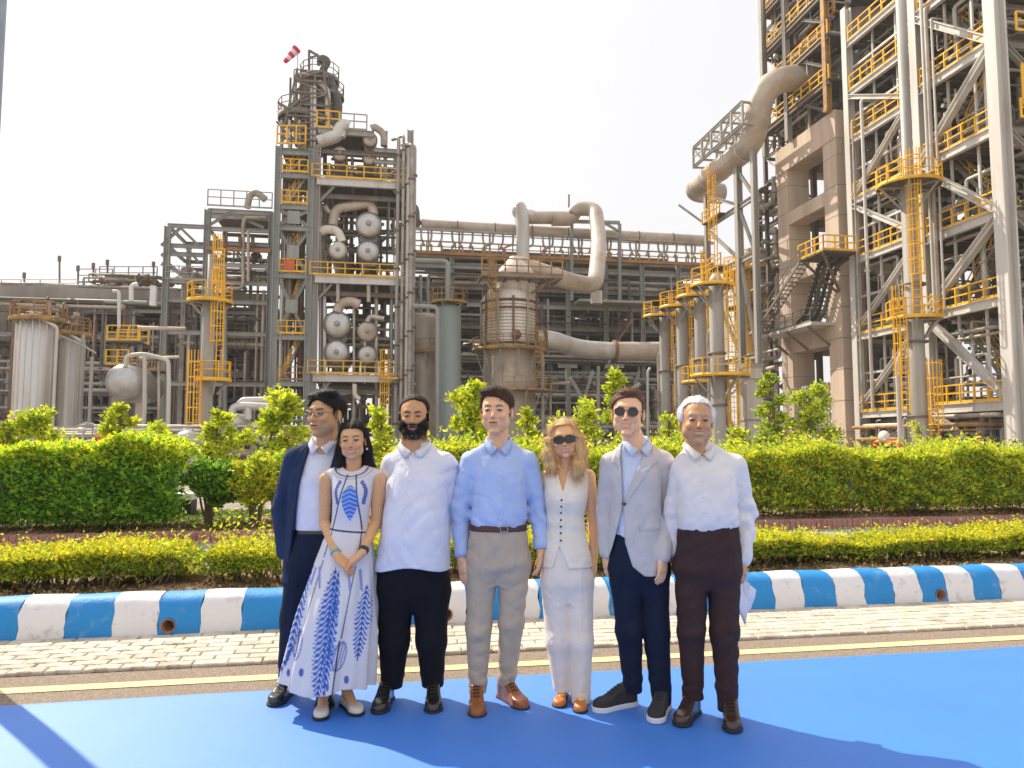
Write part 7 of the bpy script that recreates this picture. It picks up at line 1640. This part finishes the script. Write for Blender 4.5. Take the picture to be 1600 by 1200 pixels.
def cuffring(w_, e_, r_, m, nm, hh=.012): d = (Vector(e_) - Vector(w_)).normalized(); q = MB(); c = Vector(w_) + d * .022; q.lathe(c, [(r_ - .003, -hh), (r_, -hh), (r_ + .002, 0), (r_, hh), (r_ - .003, hh)], 20, d); me = bpy.data.meshes.new(nm); me.from_pydata([tuple(v) for v in q.v], [], q.f); me.materials.append(m); link_mesh(nm, me, P.t, local=True); return c, d
cuffring(w2, e2, .0285, B_dark, 'watch', .011); cuffring(w1, e1, .0280, mat('blue_bracelet', (.12, .42, .52), .5), 'bracelet', .008)
an1, an2 = q_(507, 1085, .0), q_(537, 1080, .0); foot(P, an1[0] + .005, -.035, 8, SK2, q_(510, 1020, 0)); foot(P, an2[0] + .02, .0, 32, SK2, q_(538, 1020, 0))
shoe(P, (an1[0] - .005, .02), 8, .245, L_cream, L_sole, .040, pump=True, hgt=.06, name='flat_shoe'); shoe(P, (an2[0] - .01, .05), 32, .245, L_cream, L_sole, .040, pump=True, hgt=.06, name='flat_shoe')
P.finish(SKIN)

# ---- 3: broad bearded man ----------------------------------------------------
P = Person(648, 4.36, 'broad man with a full black beard in a loose untucked white shirt and black trousers'); q_ = P.q
k3 = dict(skin=SK3, w=1.06, jaw=1.25, chin=1.0, nose=1.25, smile=.75, fat=.012, hair=(.015, .011, .010), browt=.0075, beard=((.016, .011, .010), 1.0), lip=(.42, .16, .13), sc=.97)
k3['bulk'] = lambda g: ell(g, (0, -.052, -.085), (.058, .045, .045)) - .002 * np.sin(g[0] * 300 + g[2] * 200) + .03 * np.clip(g[2] + .068, 0, 1) * 3
nk = q_(648, 712, .02); head(P, 647, 616, 680, k3, yaw=2, nod=4, dy=-.02, neck=nk, neck_r=.074)
hair(P, lambda g: smax(cap_hair(g, k3, .009, .088, .0, -.04, seed=3, freq=220, amp=.001), -ell(g, (0, -.108, .066), (.052, .075, .044)), .01), (-.12, -.12, -.08), (.12, .14, .15), H_black, n=900, L_=.012, lift=.002)
def beard(P, k, n, L_, m, seed=9):
    V_, F_ = sdf_mesh(P.face, (-.10, -.125, -.14), (.10, .03, .0), .0045); N_ = vnormals(V_, F_); x, y, z = np.abs(V_[:, 0]), V_[:, 1], V_[:, 2]
    w_ = ((z < -.040 + .9 * np.clip(x - .03, 0, 1)) & (z > -.125) & (y < -.005) & ~((x < .021) & (np.abs(z + .062) < .009) & (y < -.09))); strand_mesh(P, V_[w_], N_[w_], m, n, L_, lambda p: np.stack([p[:, 0] * 2, -.2 + 0 * p[:, 1], -1 + 0 * p[:, 2]], 1), .004, seed, .0009, name='beard')
beard(P, k3, 1500, .018, H_black)
shl, shr = q_(617, 729, .03), q_(694, 729, .03); nkc = q_(649, 695, .03)
rows = [(700, 618, 686, .04, .095), (716, 606, 702, .03, .13), (745, 606, 702, .015, .165), (790, 601, 702, -.005, .195), (835, 596, 703, -.015, .205), (868, 591, 704, -.012, .20), (888, 588, 705, -.008, .197)]
S3, body = torso(P, rows, shl, shr, nkc, sr=.058, nr=.062, k=.04)
el, el2 = q_(604, 800, .07), q_(702, 800, .08); w1, w2 = q_(612, 845, .17), q_(690, 845, .18)
def s3(g):
    d = smin(body(g), sleeve(P, g, [shl, el, w1], [.083, .066, .05], 31), .03); d = smin(d, sleeve(P, g, [shr, el2, w2], [.083, .066, .05], 32), .03)
    d = vneck(P, d, g, 647, 694, .040, .052)
    d = d + rough(g, 33, .011, 7, 7, .8) + .0035 * np.sin(g[0] * 26 + 2.5 * np.sin(g[2] * 6)) * np.clip((P.z(800) - g[2]) / .2, 0, 1) - .0035 * (np.abs(g[0] - P.x(645)) < .018) * (g[1] < 0)
    hz_ = P.z(884) + .018 * np.cos(g[0] * 14) ; return smax(d, hz_ - g[2], .002)
P.cloth('shirt', s3, (P.x(560), -.28, P.z(892)), (P.x(735), .30, P.z(680)), C_pale, .0065)
collar(P, (nkc[0], .012), .085, .088, P.z(694), .036, C_pale, gap=70, point=.04)
buttons(P, [(P.x(645), surf_y(s3, P.x(645), P.z(y)) - .002, P.z(y)) for y in (724, 748, 772, 797, 822, 847, 870)], .0055, B_white)
pel = [(850, 596, 700, 0, .17), (885, 590, 703, .0, .178), (925, 590, 702, .01, .165)]
Lp = [q_(618, 925, .0), q_(616, 1000, -.01), q_(612, 1072, .02)]; Rp = [q_(673, 925, 0), q_(674, 1000, -.01), q_(676, 1072, .02)]
fl = legs(P, 0, Lp, Rp, [.112, .086, .062], [.112, .086, .062], pel, 34, .003)
P.cloth('trousers', cut_hem(fl, P.z(1075), P.z(1073), P.x(645)), (P.x(565), -.25, P.z(1085)), (P.x(725), .25, P.z(850)), C_black, .0065)
hand(P, w1, (.6, .3, -.6), (0, 1, 0), 1, SK3, .17, .4, forearm=el); hand(P, w2, (-.6, .3, -.6), (0, 1, 0), -1, SK3, .17, .4, forearm=el2)
shoe(P, (P.x(609), .06), -4, .285, L_black, L_sole, .048, name='dress_shoe'); shoe(P, (P.x(678), .06), 5, .285, L_black, L_sole, .048, name='dress_shoe')
P.finish(SKIN)

# ---- 4: tall man in the light blue shirt -----------------------------------
P = Person(778, 4.34, 'tall man in a light blue shirt with grey beige trousers and brown leather shoes'); q_ = P.q
k4 = dict(skin=SK4, w=1.0, jaw=1.02, chin=1.08, nose=1.05, smile=.3, hair=(.06, .035, .02), browt=.0056, iris=(.08, .05, .03))
nk = q_(779, 700, .01); head(P, 776, 607, 679, k4, yaw=-9, dy=-.02, neck=nk, neck_r=.056)
hair(P, lambda g: smin(smax(cap_hair(g, k4, .013, .070, .0, -.035, seed=4, freq=170, sweep=-.25), -ell(g, (0, -.110, .040), (.058, .05, .042)), .008), smax(ell(g, (-.012, -.028, .100), (.066, .052, .028)) - strands(g, 140, .002, 6), -ell(g, (.0, -.110, .040), (.062, .052, .050)), .006), .015), (-.12, -.12, -.08), (.12, .14, .16), H_brown, n=1500, L_=.035, flow=flow_side, lift=.0018)
shl, shr = q_(737, 721, .02), q_(824, 721, .02); nkc = q_(779, 691, .02)
rows = [(698, 750, 812, .03, .075), (710, 738, 826, .025, .10), (735, 736, 826, .015, .12), (765, 738, 824, .005, .125), (795, 736, 824, .0, .128), (812, 735, 823, .0, .127), (824, 736, 821, .0, .115)]
S4, body = torso(P, rows, shl, shr, nkc, sr=.046, nr=.050)
el, w1 = q_(719, 795, .04), q_(722, 860, .0); el2, w2 = q_(840, 790, .05), q_(845, 848, .0)
def s4(g):
    d = smin(body(g), sleeve(P, g, [shl, el, w1], [.066, .058, .042], 41, amp=.008), .022); d = smin(d, sleeve(P, g, [shr, el2, w2], [.064, .054, .040], 42, amp=.008), .022)
    d = vneck(P, d, g, 780, 689, .036, .050)
    d = d + rough(g, 43, .012, 9, 8, .8) + .005 * np.exp(-((g[2] - P.z(815)) / .03) ** 2) * np.sin(g[0] * 60 + 2 * np.sin(g[2] * 30)) - .003 * (np.abs(g[0] - P.x(782)) < .017) * (g[1] < 0)
    return d
P.cloth('shirt', s4, (P.x(690), -.20, P.z(873)), (P.x(870), .20, P.z(682)), C_blue, .0058)
for w_, e_ in ((w1, el), (w2, el2)):
    d = (Vector(e_) - Vector(w_)).normalized(); q = MB(); q.lathe(Vector(w_) - d * .035, [(.036, 0), (.044, 0), (.046, .03), (.045, .06), (.040, .062)], 22, d); me = bpy.data.meshes.new('cuff'); me.from_pydata([tuple(v) for v in q.v], [], q.f); me.polygons.foreach_set('use_smooth', [True] * len(me.polygons)); me.materials.append(C_blue); link_mesh('cuff', me, P.t, local=True)
collar(P, (nkc[0], .010), .068, .072, P.z(689), .036, C_blue, gap=64, point=.055)
buttons(P, [(P.x(782), surf_y(s4, P.x(782), P.z(y)) - .002, P.z(y)) for y in (715, 738, 762, 786, 806)], .0052, B_white)
pel = [(818, 736, 822, .0, .118), (845, 731, 826, .0, .125), (885, 729, 827, .005, .128)]
Lp = [q_(753, 885, .0), q_(748, 985, -.03), q_(746, 1076, -.02)]; Rp = [q_(803, 880, .0), q_(799, 975, -.02), q_(791, 1070, .04)]
fl = legs(P, 0, Lp, Rp, [.092, .070, .052], [.092, .070, .050], pel, 44, .006)
P.cloth('trousers', cut_hem(fl, P.z(1080), P.z(1072), P.x(773)), (P.x(710), -.22, P.z(1086)), (P.x(850), .22, P.z(818)), C_khaki, .006)
band(P, 'belt', P.secs(pel), P.z(828), P.z(818), L_belt, .006)
q = MB(); bx = P.x(788); by = -.128; bz = P.z(823)
for (a, b) in (((-.02, -.015), (.02, -.015)), ((.02, -.015), (.02, .015)), ((.02, .015), (-.02, .015)), ((-.02, .015), (-.02, -.015))): q.tube([Vector((bx + a[0], by, bz + a[1])), Vector((bx + b[0], by, bz + b[1]))], .0028, 6, 0)
me = bpy.data.meshes.new('buckle'); me.from_pydata([tuple(v) for v in q.v], [], q.f); me.materials.append(L_buckle); link_mesh('buckle', me, P.t, local=True)
hand(P, tuple(Vector(w1) + Vector((0, -.01, -.035))), (.12, -.25, -1), (.75, .65, 0), -1, SK4, .185, .4, forearm=w1, spread=.1); hand(P, tuple(Vector(w2) + Vector((0, -.01, -.03))), (-.08, -.1, -1), (-.95, .2, 0), 1, SK4, .185, .5, forearm=w2)
shoe(P, (P.x(745), .02), 3, .290, L_brown, L_sole, .046, name='derby_shoe'); shoe(P, (P.x(781), .10), 30, .290, L_brown, L_sole, .046, name='derby_shoe')
P.finish(SKIN)

# ---- 5: blonde woman ----------------------------------------------------------
P = Person(888, 4.36, 'blonde woman in large black sunglasses with a buttoned cream vest and wide ivory trousers'); q_ = P.q
k5 = dict(skin=SK5, w=.93, jaw=.80, chin=.98, nose=.9, smile=.7, teeth=True, hair=(.30, .18, .08), browt=.0037, lip=(.55, .17, .16), lash=.8, sc=.98)
nk = q_(886, 738, .015); head(P, 882, 655, 716, k5, yaw=-5, roll=-5, dy=-.02, neck=nk, neck_r=.043)
def wave(g): return .007 * np.sin(g[2] * 55 + g[0] * 30 + 2 * np.sin(g[2] * 20)) + strands(g, 110, .004, 8)
hair(P, lambda g: smax(smin(cap_hair(g, k5, .013, .086, .0, -.06, seed=5, freq=120, amp=.0022), smin(chain(g, [(.050, .0, .06), (.078, -.012, -.01), (.088, -.022, -.09), (.070, -.052, -.155), (.050, -.07, -.205)], [.030, .032, .038, .038, .016], .02), chain(g, [(-.050, .0, .06), (-.078, .0, -.01), (-.098, -.01, -.09), (-.088, -.02, -.15), (-.070, -.03, -.18)], [.030, .034, .038, .034, .012], .02), .02) + wave(g), .025), -smax(ell(g, (0, -.085, -.025), (.057, .080, .092)), -(g[1] + .3), 0), .004), (-.17, -.15, -.25), (.17, .15, .16), H_blonde, n=2600, L_=.075, flow=flow_long, lift=.004, wd=.0013)
glasses(P, 'big', y=-.112, z=.002)
SP = [(736, 856, 918, .025, .060), (745, 851, 921, .015, .080), (765, 850, 920, -.005, .105), (782, 851, 918, -.01, .112), (800, 853, 914, .0, .095), (822, 854, 913, .0, .088), (845, 850, 918, .0, .100), (868, 847, 924, .0, .115), (886, 845, 926, .0, .120)]
S5 = P.secs(SP); shl, shr = q_(857, 744, .015), q_(920, 744, .015)
def v5(g):
    d = smin(loft(g, S5, 2.3), cone(g, q_(878, 733, .015), shl, .036, .030), .025); d = smin(d, cone(g, q_(894, 733, .015), shr, .036, .030), .025)
    xm = np.interp(g[2], [P.z(890), P.z(735)], [P.x(874), P.x(879)]); hw = np.interp(g[2], [P.z(768), P.z(735)], [.0, .034]) - .0006
    d = smax(d, -smax(np.abs(g[0] - xm) - hw, g[1] - .02, 0), .003); d = smax(d, -ell(g, q_(881, 728, 0), (.045, .10, .035)), .004)
    hw2 = np.interp(g[2], [P.z(890), P.z(848)], [.055, .0]) - .0006; d = smax(d, -smax(smax(np.abs(g[0] - P.x(873)) - hw2, g[1] - .0, 0), g[2] - P.z(846), 0), .004)
    d = d + rough(g, 52, .003, 16, 14) + .0025 * np.sin(g[2] * 60 + g[0] * 9) * np.exp(-((g[2] - P.z(818)) / .06) ** 2) - .0028 * (np.abs(g[0] - xm - .004) < .011) * (g[1] < 0) * (g[2] < P.z(768))
    hz_ = P.z(884) + .3 * np.abs(g[0] - P.x(873)) ** 1.0 * 0; return smax(d, hz_ - g[2], .003)
P.cloth('vest', v5, (P.x(833), -.16, P.z(888)), (P.x(938), .16, P.z(724)), C_cream, .0046)
P.skin(lambda g: smin(loft(g, [(z, cx, cy + .012, rx * .86, ry * .86) for z, cx, cy, rx, ry in S5 if z > P.z(800)], 2.3), cone(g, q_(872, 738, .015), q_(900, 738, .015), .040, .040), .03), (P.x(845), -.15, P.z(800)), (P.x(930), .12, P.z(722)), .005, SK5)
buttons(P, [(P.x(874 + (850 - y) * .02), surf_y(v5, P.x(874 + (850 - y) * .02), P.z(y)) - .003, P.z(y)) for y in (779, 789, 799, 810, 820, 830, 841)], .0062, B_dark)
pel = [(850, 853, 916, .0, .095), (885, 849, 921, .0, .112), (910, 848, 924, .0, .115)]
Lp = [q_(867, 905, .0), q_(872, 1000, -.01), q_(881, 1078, .0)]; Rp = [q_(905, 905, .0), q_(906, 1000, -.03), q_(905, 1090, -.03)]
fl5 = legs(P, 0, Lp, Rp, [.078, .076, .052], [.078, .078, .068], pel, 54, .0, sy=1.15); fl = lambda g: fl5(g) + .006 * np.sin(g[0] * 42 + 2 * np.sin(g[2] * 4 + 1)) * np.clip((P.z(930) - g[2]) / .3, 0, 1) + rough(g, 55, .003, 10, 5)
P.cloth('trousers', cut_hem(fl, P.z(1078), P.z(1092), P.x(890)), (P.x(830), -.22, P.z(1096)), (P.x(942), .2, P.z(850)), C_cream2, .0055)
e2, w2 = q_(927, 815, .04), q_(928, 872, .01); arm_skin(P, [shr, e2], [.040, .034], SK5); arm_skin(P, [e2, w2], [.034, .024], SK5)
e1, w1 = q_(845, 812, .12), q_(850, 866, .14); arm_skin(P, [shl, e1], [.040, .034], SK5); arm_skin(P, [e1, w1], [.034, .024], SK5)
hand(P, w2, (-.02, -.1, -1), (-.9, .3, 0), 1, SK5, .168, .35, forearm=Vector(w2) * .7 + Vector(e2) * .3, fr=.026, wr=.022); hand(P, w1, (.1, 0, -1), (.9, .3, 0), -1, SK5, .168, .4, forearm=Vector(w1) * .7 + Vector(e1) * .3, fr=.026, wr=.022)
foot(P, P.x(880), .05, -12, SK5, (P.x(880), .03, .18)); foot(P, P.x(905), -.02, -6, SK5, (P.x(905), -.01, .16))
shoe(P, (P.x(881), .10), -12, .245, L_orange, L_sole, .036, pump=True, hgt=.06, name='pointed_shoe'); shoe(P, (P.x(905), .03), -6, .25, L_orange, L_sole, .036, pump=True, hgt=.06, name='pointed_shoe')
P.finish(SKIN)

# ---- 6: man in the grey blazer ---------------------------------------------------
P = Person(998, 4.24, 'man in a light grey blazer and round sunglasses with white soled dark sneakers'); q_ = P.q
k6 = dict(skin=SK6, w=1.0, jaw=1.0, chin=1.06, nose=1.0, smile=.9, teeth=True, hair=(.18, .09, .05), browt=.0047)
nk = q_(995, 708, .01); head(P, 981, 609, 682, k6, yaw=-13, roll=3, dy=-.02, neck=nk, neck_r=.056)
hair(P, lambda g: smin(smax(cap_hair(g, k6, .010, .074, .0, -.025, seed=6, freq=200, sweep=.15), -ell(g, (0, -.112, .045), (.058, .05, .042)), .008), smax(ell(g, (.006, -.030, .100), (.058, .048, .024)) - strands(g, 170, .0015, 9), -ell(g, (.0, -.114, .045), (.060, .052, .042)), .006), .012), (-.12, -.12, -.08), (.12, .14, .16), H_ginger, n=1500, L_=.03, flow=flow_side, lift=.003)
glasses(P, 'round', y=-.110, z=.004, mf=G_wire)
shl, shr = q_(955, 725, .02), q_(1036, 723, .02); nkc = q_(995, 693, .03)
rows = [(699, 962, 1030, .035, .082), (712, 950, 1041, .03, .108), (740, 950, 1038, .02, .125), (775, 952, 1034, .01, .128), (805, 950, 1034, .01, .127), (850, 948, 1040, .01, .135), (895, 947, 1044, .01, .138)]
S6, body = torso(P, rows, shl, shr, nkc, sr=.052)
el, w1 = q_(947, 795, .06), q_(948, 862, .03); el2, w2 = q_(1044, 792, .04), q_(1036, 868, -.105)
xl6 = lambda z: np.interp(z, [P.z(895), P.z(845), P.z(790), P.z(760), P.z(715), P.z(692)], [P.x(944), P.x(956), P.x(969.0), P.x(968), P.x(968), P.x(974)]); xr6 = lambda z: np.interp(z, [P.z(895), P.z(880), P.z(845), P.z(786), P.z(750), P.z(700)], [P.x(1000), P.x(982), P.x(972), P.x(970), P.x(984), P.x(1008)])
def j6(g):
    d = smin(body(g), sleeve(P, g, [shl, el, w1], [.066, .056, .043], 61, amp=.004), .02); d = smin(d, sleeve(P, g, [shr, el2, w2], [.068, .060, .044], 62, amp=.004), .02); d = d + rough(g, 63, .005, 9, 6)
    d = d - .0035 * (np.abs(g[2] - P.z(821)) < .012) * (np.abs(g[0] - P.x(1009)) < .055) * (g[1] < -.05) * (np.abs(g[0] - P.x(1009)) < .055)
    l_ = inpoly(g, [(P.x(a), P.z(b)) for a, b in ((976, 688), (962, 702), (955, 722), (963, 726), (968, 786), (970, 740))]) | inpoly(g, [(P.x(a), P.z(b)) for a, b in ((1006, 688), (1019, 702), (1026, 722), (1015, 728), (971, 788), (985, 745))]); d = d - .007 * l_ * (g[1] < .02)
    op = smax(smax(xl6(g[2]) - g[0], g[0] - xr6(g[2]), 0), g[1] + .0, 0); return smax(d, -op, .006)
P.cloth('blazer', j6, (P.x(915), -.20, P.z(896)), (P.x(1075), .22, P.z(680)), C_grey, .0055)
rows = [(697, 966, 1026, .03, .072), (715, 958, 1032, .02, .09), (750, 960, 1028, .005, .105), (790, 960, 1026, .0, .106), (830, 957, 1030, .0, .108), (850, 956, 1032, .0, .11)]
C_p6 = cloth_mat('pale_blue_shirt_cotton', (.62, .68, .84))
Ss, sh = torso(P, rows, q_(972, 708, .02), q_(1020, 708, .02), nkc, sr=.04, nr=.05); shf = lambda g: vneck(P, sh(g), g, 990, 692, .036, .050) + rough(g, 64, .004, 12, 7) - .003 * (np.abs(g[0] - P.x(974)) < .014) * (g[1] < 0)
P.cloth('shirt', shf, (P.x(945), -.16, P.z(838)), (P.x(1045), .16, P.z(682)), C_p6, .006)
buttons(P, [(P.x(974), surf_y(shf, P.x(974), P.z(y)) - .002, P.z(y)) for y in (722, 742, 762)], .005, B_white)
collar(P, (nkc[0] - .004, .008), .068, .070, P.z(690), .036, C_p6, gap=58, point=.05)
buttons(P, [(P.x(971), surf_y(j6, P.x(975), P.z(785)) - .006, P.z(785))], .009, B_dark)
me = bpy.data.meshes.new('pocket_square'); yy = surf_y(j6, P.x(1004), P.z(733)); me.from_pydata([(P.x(998), yy - .010, P.z(737)), (P.x(1010), yy - .008, P.z(731)), (P.x(1010), yy - .010, P.z(727)), (P.x(1004), yy - .010, P.z(730)), (P.x(1001), yy - .010, P.z(731)), (P.x(998), yy - .010, P.z(733))], [], [(0, 1, 2, 3, 4, 5)]); me.materials.append(C_white); o = link_mesh('pocket_square', me, P.t, local=True); md = o.modifiers.new('s', 'SOLIDIFY'); md.thickness = .004
yy = surf_y(j6, P.x(1001), P.z(702)); q = MB(); q.lathe(Vector((P.x(1001), yy - .010, P.z(702))), [(0, -.003), (.006, -.002), (.007, .002)], 8, Vector((0, 1, 0))); me = bpy.data.meshes.new('lapel_pin'); me.from_pydata([tuple(v) for v in q.v], [], q.f); me.materials.append(mat('brass_pin', (.6, .35, .08), .3, .8)); link_mesh('lapel_pin', me, P.t, local=True)
me = bpy.data.meshes.new('pocket_flap'); fv = []
for x, y in ((991, 816), (1024, 814), (1024, 823), (993, 826)): fv.append((P.x(x), surf_y(j6, P.x(x), P.z(y)) - .004, P.z(y)))
me.from_pydata(fv, [], [(0, 1, 2, 3)]); me.materials.append(C_grey); o = link_mesh('pocket_flap', me, P.t, local=True); md = o.modifiers.new('s', 'SOLIDIFY'); md.thickness = .005
pel = [(828, 958, 1030, .0, .108), (860, 953, 1037, .0, .118), (895, 952, 1042, .005, .122)]
Lp = [q_(977, 890, .0), q_(983, 985, -.02), q_(989, 1075, .02)]; Rp = [q_(1020, 890, .0), q_(1025, 985, -.03), q_(1034, 1094, -.02)]
fl = legs(P, 0, Lp, Rp, [.090, .072, .052], [.090, .074, .054], pel, 65, .005, crease=False)
P.cloth('trousers', cut_hem(fl, P.z(1083), P.z(1098), P.x(1006)), (P.x(930), -.22, P.z(1104)), (P.x(1066), .22, P.z(828)), C_navy2, .006)
hand(P, w2, (-.12, -.22, -1), (-.7, .7, 0), 1, SK6, .18, .45, forearm=Vector(w2) * .6 + Vector(el2) * .4); hand(P, w1, (.02, -.1, -1), (.9, .4, 0), -1, SK6, .18, .5, forearm=Vector(w1) * .6 + Vector(el) * .4)
shoe(P, (P.x(994), .06), -66, .29, L_knit, L_wsole, .047, sneaker=True, name='sneaker'); shoe(P, (P.x(1037), .03), -25, .29, L_knit, L_wsole, .047, sneaker=True, name='sneaker')
P.finish(SKIN)

# ---- 7: white haired man ----------------------------------------------------------
P = Person(1105, 4.12, 'older man with white hair in an off white shirt and dark brown trousers holding papers'); q_ = P.q
k7 = dict(skin=SK7, w=1.02, jaw=1.1, chin=1.05, nose=1.3, smile=.8, teeth=True, fat=.005, hair=(.55, .54, .52), brow=(.35, .30, .27), browt=.0062)
nk = q_(1090, 712, .01); head(P, 1088, 622, 694, k7, yaw=-6, roll=2, dy=-.02, neck=nk, neck_r=.060)
hair(P, lambda g: smax(smin(cap_hair(g, k7, .009, .090, .006, -.035, seed=7, freq=120, amp=.0025), smin(ell(g, (.074, .012, .035), (.016, .045, .036)), ell(g, (-.074, .012, .035), (.016, .045, .036)), .01) - strands(g, 130, .002, 4, 1), .012), -ell(g, (0, -.110, .055), (.056, .070, .042)), .008), (-.13, -.12, -.08), (.13, .14, .16), H_white, n=2200, L_=.026, lift=.0035)
shl, shr = q_(1066, 731, .03), q_(1148, 729, .02); nkc = q_(1090, 697, .03)
rows = [(704, 1068, 1122, .035, .080), (716, 1060, 1150, .03, .108), (742, 1057, 1152, .015, .13), (775, 1056, 1150, .0, .142), (800, 1055, 1152, -.005, .145), (815, 1056, 1151, -.003, .140), (826, 1058, 1150, .0, .128)]
S7, body = torso(P, rows, shl, shr, nkc, sr=.052, nr=.058)
el, w1 = q_(1052, 795, .06), q_(1054, 860, .06); el2, w2 = q_(1164, 800, .05), q_(1161, 872, -.01)
def s7(g):
    d = smin(body(g), sleeve(P, g, [shl, el, w1], [.062, .052, .040], 71, amp=.006), .02); d = smin(d, sleeve(P, g, [shr, el2, w2], [.068, .060, .048], 72, amp=.012), .02)
    d = vneck(P, d, g, 1089, 697, .036, .050)
    return d + rough(g, 73, .011, 9, 8, .7) + .004 * np.exp(-((g[2] - P.z(812)) / .025) ** 2) * np.sin(g[0] * 55) - .003 * (np.abs(g[0] - P.x(1090)) < .017) * (g[1] < 0)
P.cloth('shirt', s7, (P.x(1030), -.22, P.z(886)), (P.x(1195), .22, P.z(688)), C_white2, .0058)
collar(P, (nkc[0], .010), .070, .073, P.z(696), .036, C_white2, gap=50, point=.045, tilt=.025)
buttons(P, [(P.x(1090), surf_y(s7, P.x(1090), P.z(y)) - .002, P.z(y)) for y in (726, 750, 774, 797)], .0052, B_white)
pel = [(818, 1059, 1152, .0, .130), (850, 1056, 1154, .0, .138), (890, 1055, 1154, .005, .138)]
Lp = [q_(1081, 890, .0), q_(1080, 985, -.01), q_(1083, 1090, .03)]; Rp = [q_(1130, 890, .0), q_(1132, 985, -.03), q_(1137, 1108, -.02)]
fl = legs(P, 0, Lp, Rp, [.094, .072, .054], [.094, .074, .052], pel, 74, .007)
P.cloth('trousers', cut_hem(fl, P.z(1094), P.z(1108), P.x(1108)), (P.x(1035), -.22, P.z(1116)), (P.x(1175), .22, P.z(818)), C_brown, .006)
hand(P, w2, (-.05, -.2, -1), (-.8, .5, 0), 1, SK7, .185, .75, forearm=Vector(w2) * .6 + Vector(el2) * .4); hand(P, w1, (.1, .1, -1), (.9, .3, 0), -1, SK7, .18, .4, forearm=Vector(w1) * .6 + Vector(el) * .4)
shoe(P, (P.x(1088), .08), -34, .285, L_dkbrown, L_sole, .046, name='dress_shoe'); shoe(P, (P.x(1138), .03), -16, .285, L_dkbrown, L_sole, .046, name='dress_shoe')
P.finish(SKIN)
# the papers in his hand
M_paper = mat('white_paper', (.78, .78, .84), .8, trans=.15)
g = P.o; pp = thing('papers', 'loosely folded white papers hanging from the hand of the white haired man', 'papers', (g.x + P.x(1165), g.y - .03, P.z(915)))
def sheet_of(pts, bend, seed):
    A, B, Cq, D = [Vector(P.q(x, y, d)) + g for x, y, d in pts]; n = 8; vs = []
    for i in range(n):
        for j in range(n):
            s, t = i / (n - 1), j / (n - 1); p = A * (1 - s) * (1 - t) + B * s * (1 - t) + Cq * s * t + D * (1 - s) * t; p.y += bend * math.sin(s * 3.14) + .006 * math.sin(t * 7 + seed); vs.append(p)
    me = bpy.data.meshes.new('sheet'); me.from_pydata([tuple(v) for v in vs], [], [(i * n + j, (i + 1) * n + j, (i + 1) * n + j + 1, i * n + j + 1) for i in range(n - 1) for j in range(n - 1)]); me.polygons.foreach_set('use_smooth', [True] * len(me.polygons)); me.materials.append(M_paper)
    o = link_mesh('sheet', me, pp); md = o.modifiers.new('s', 'SOLIDIFY'); md.thickness = .0012
sheet_of([(1155, 902, -.04), (1172, 912, -.02), (1165, 978, -.05), (1153, 948, -.07)], .015, 0); sheet_of([(1160, 905, -.01), (1182, 922, .03), (1174, 950, .02), (1160, 962, -.02)], -.02, 2)
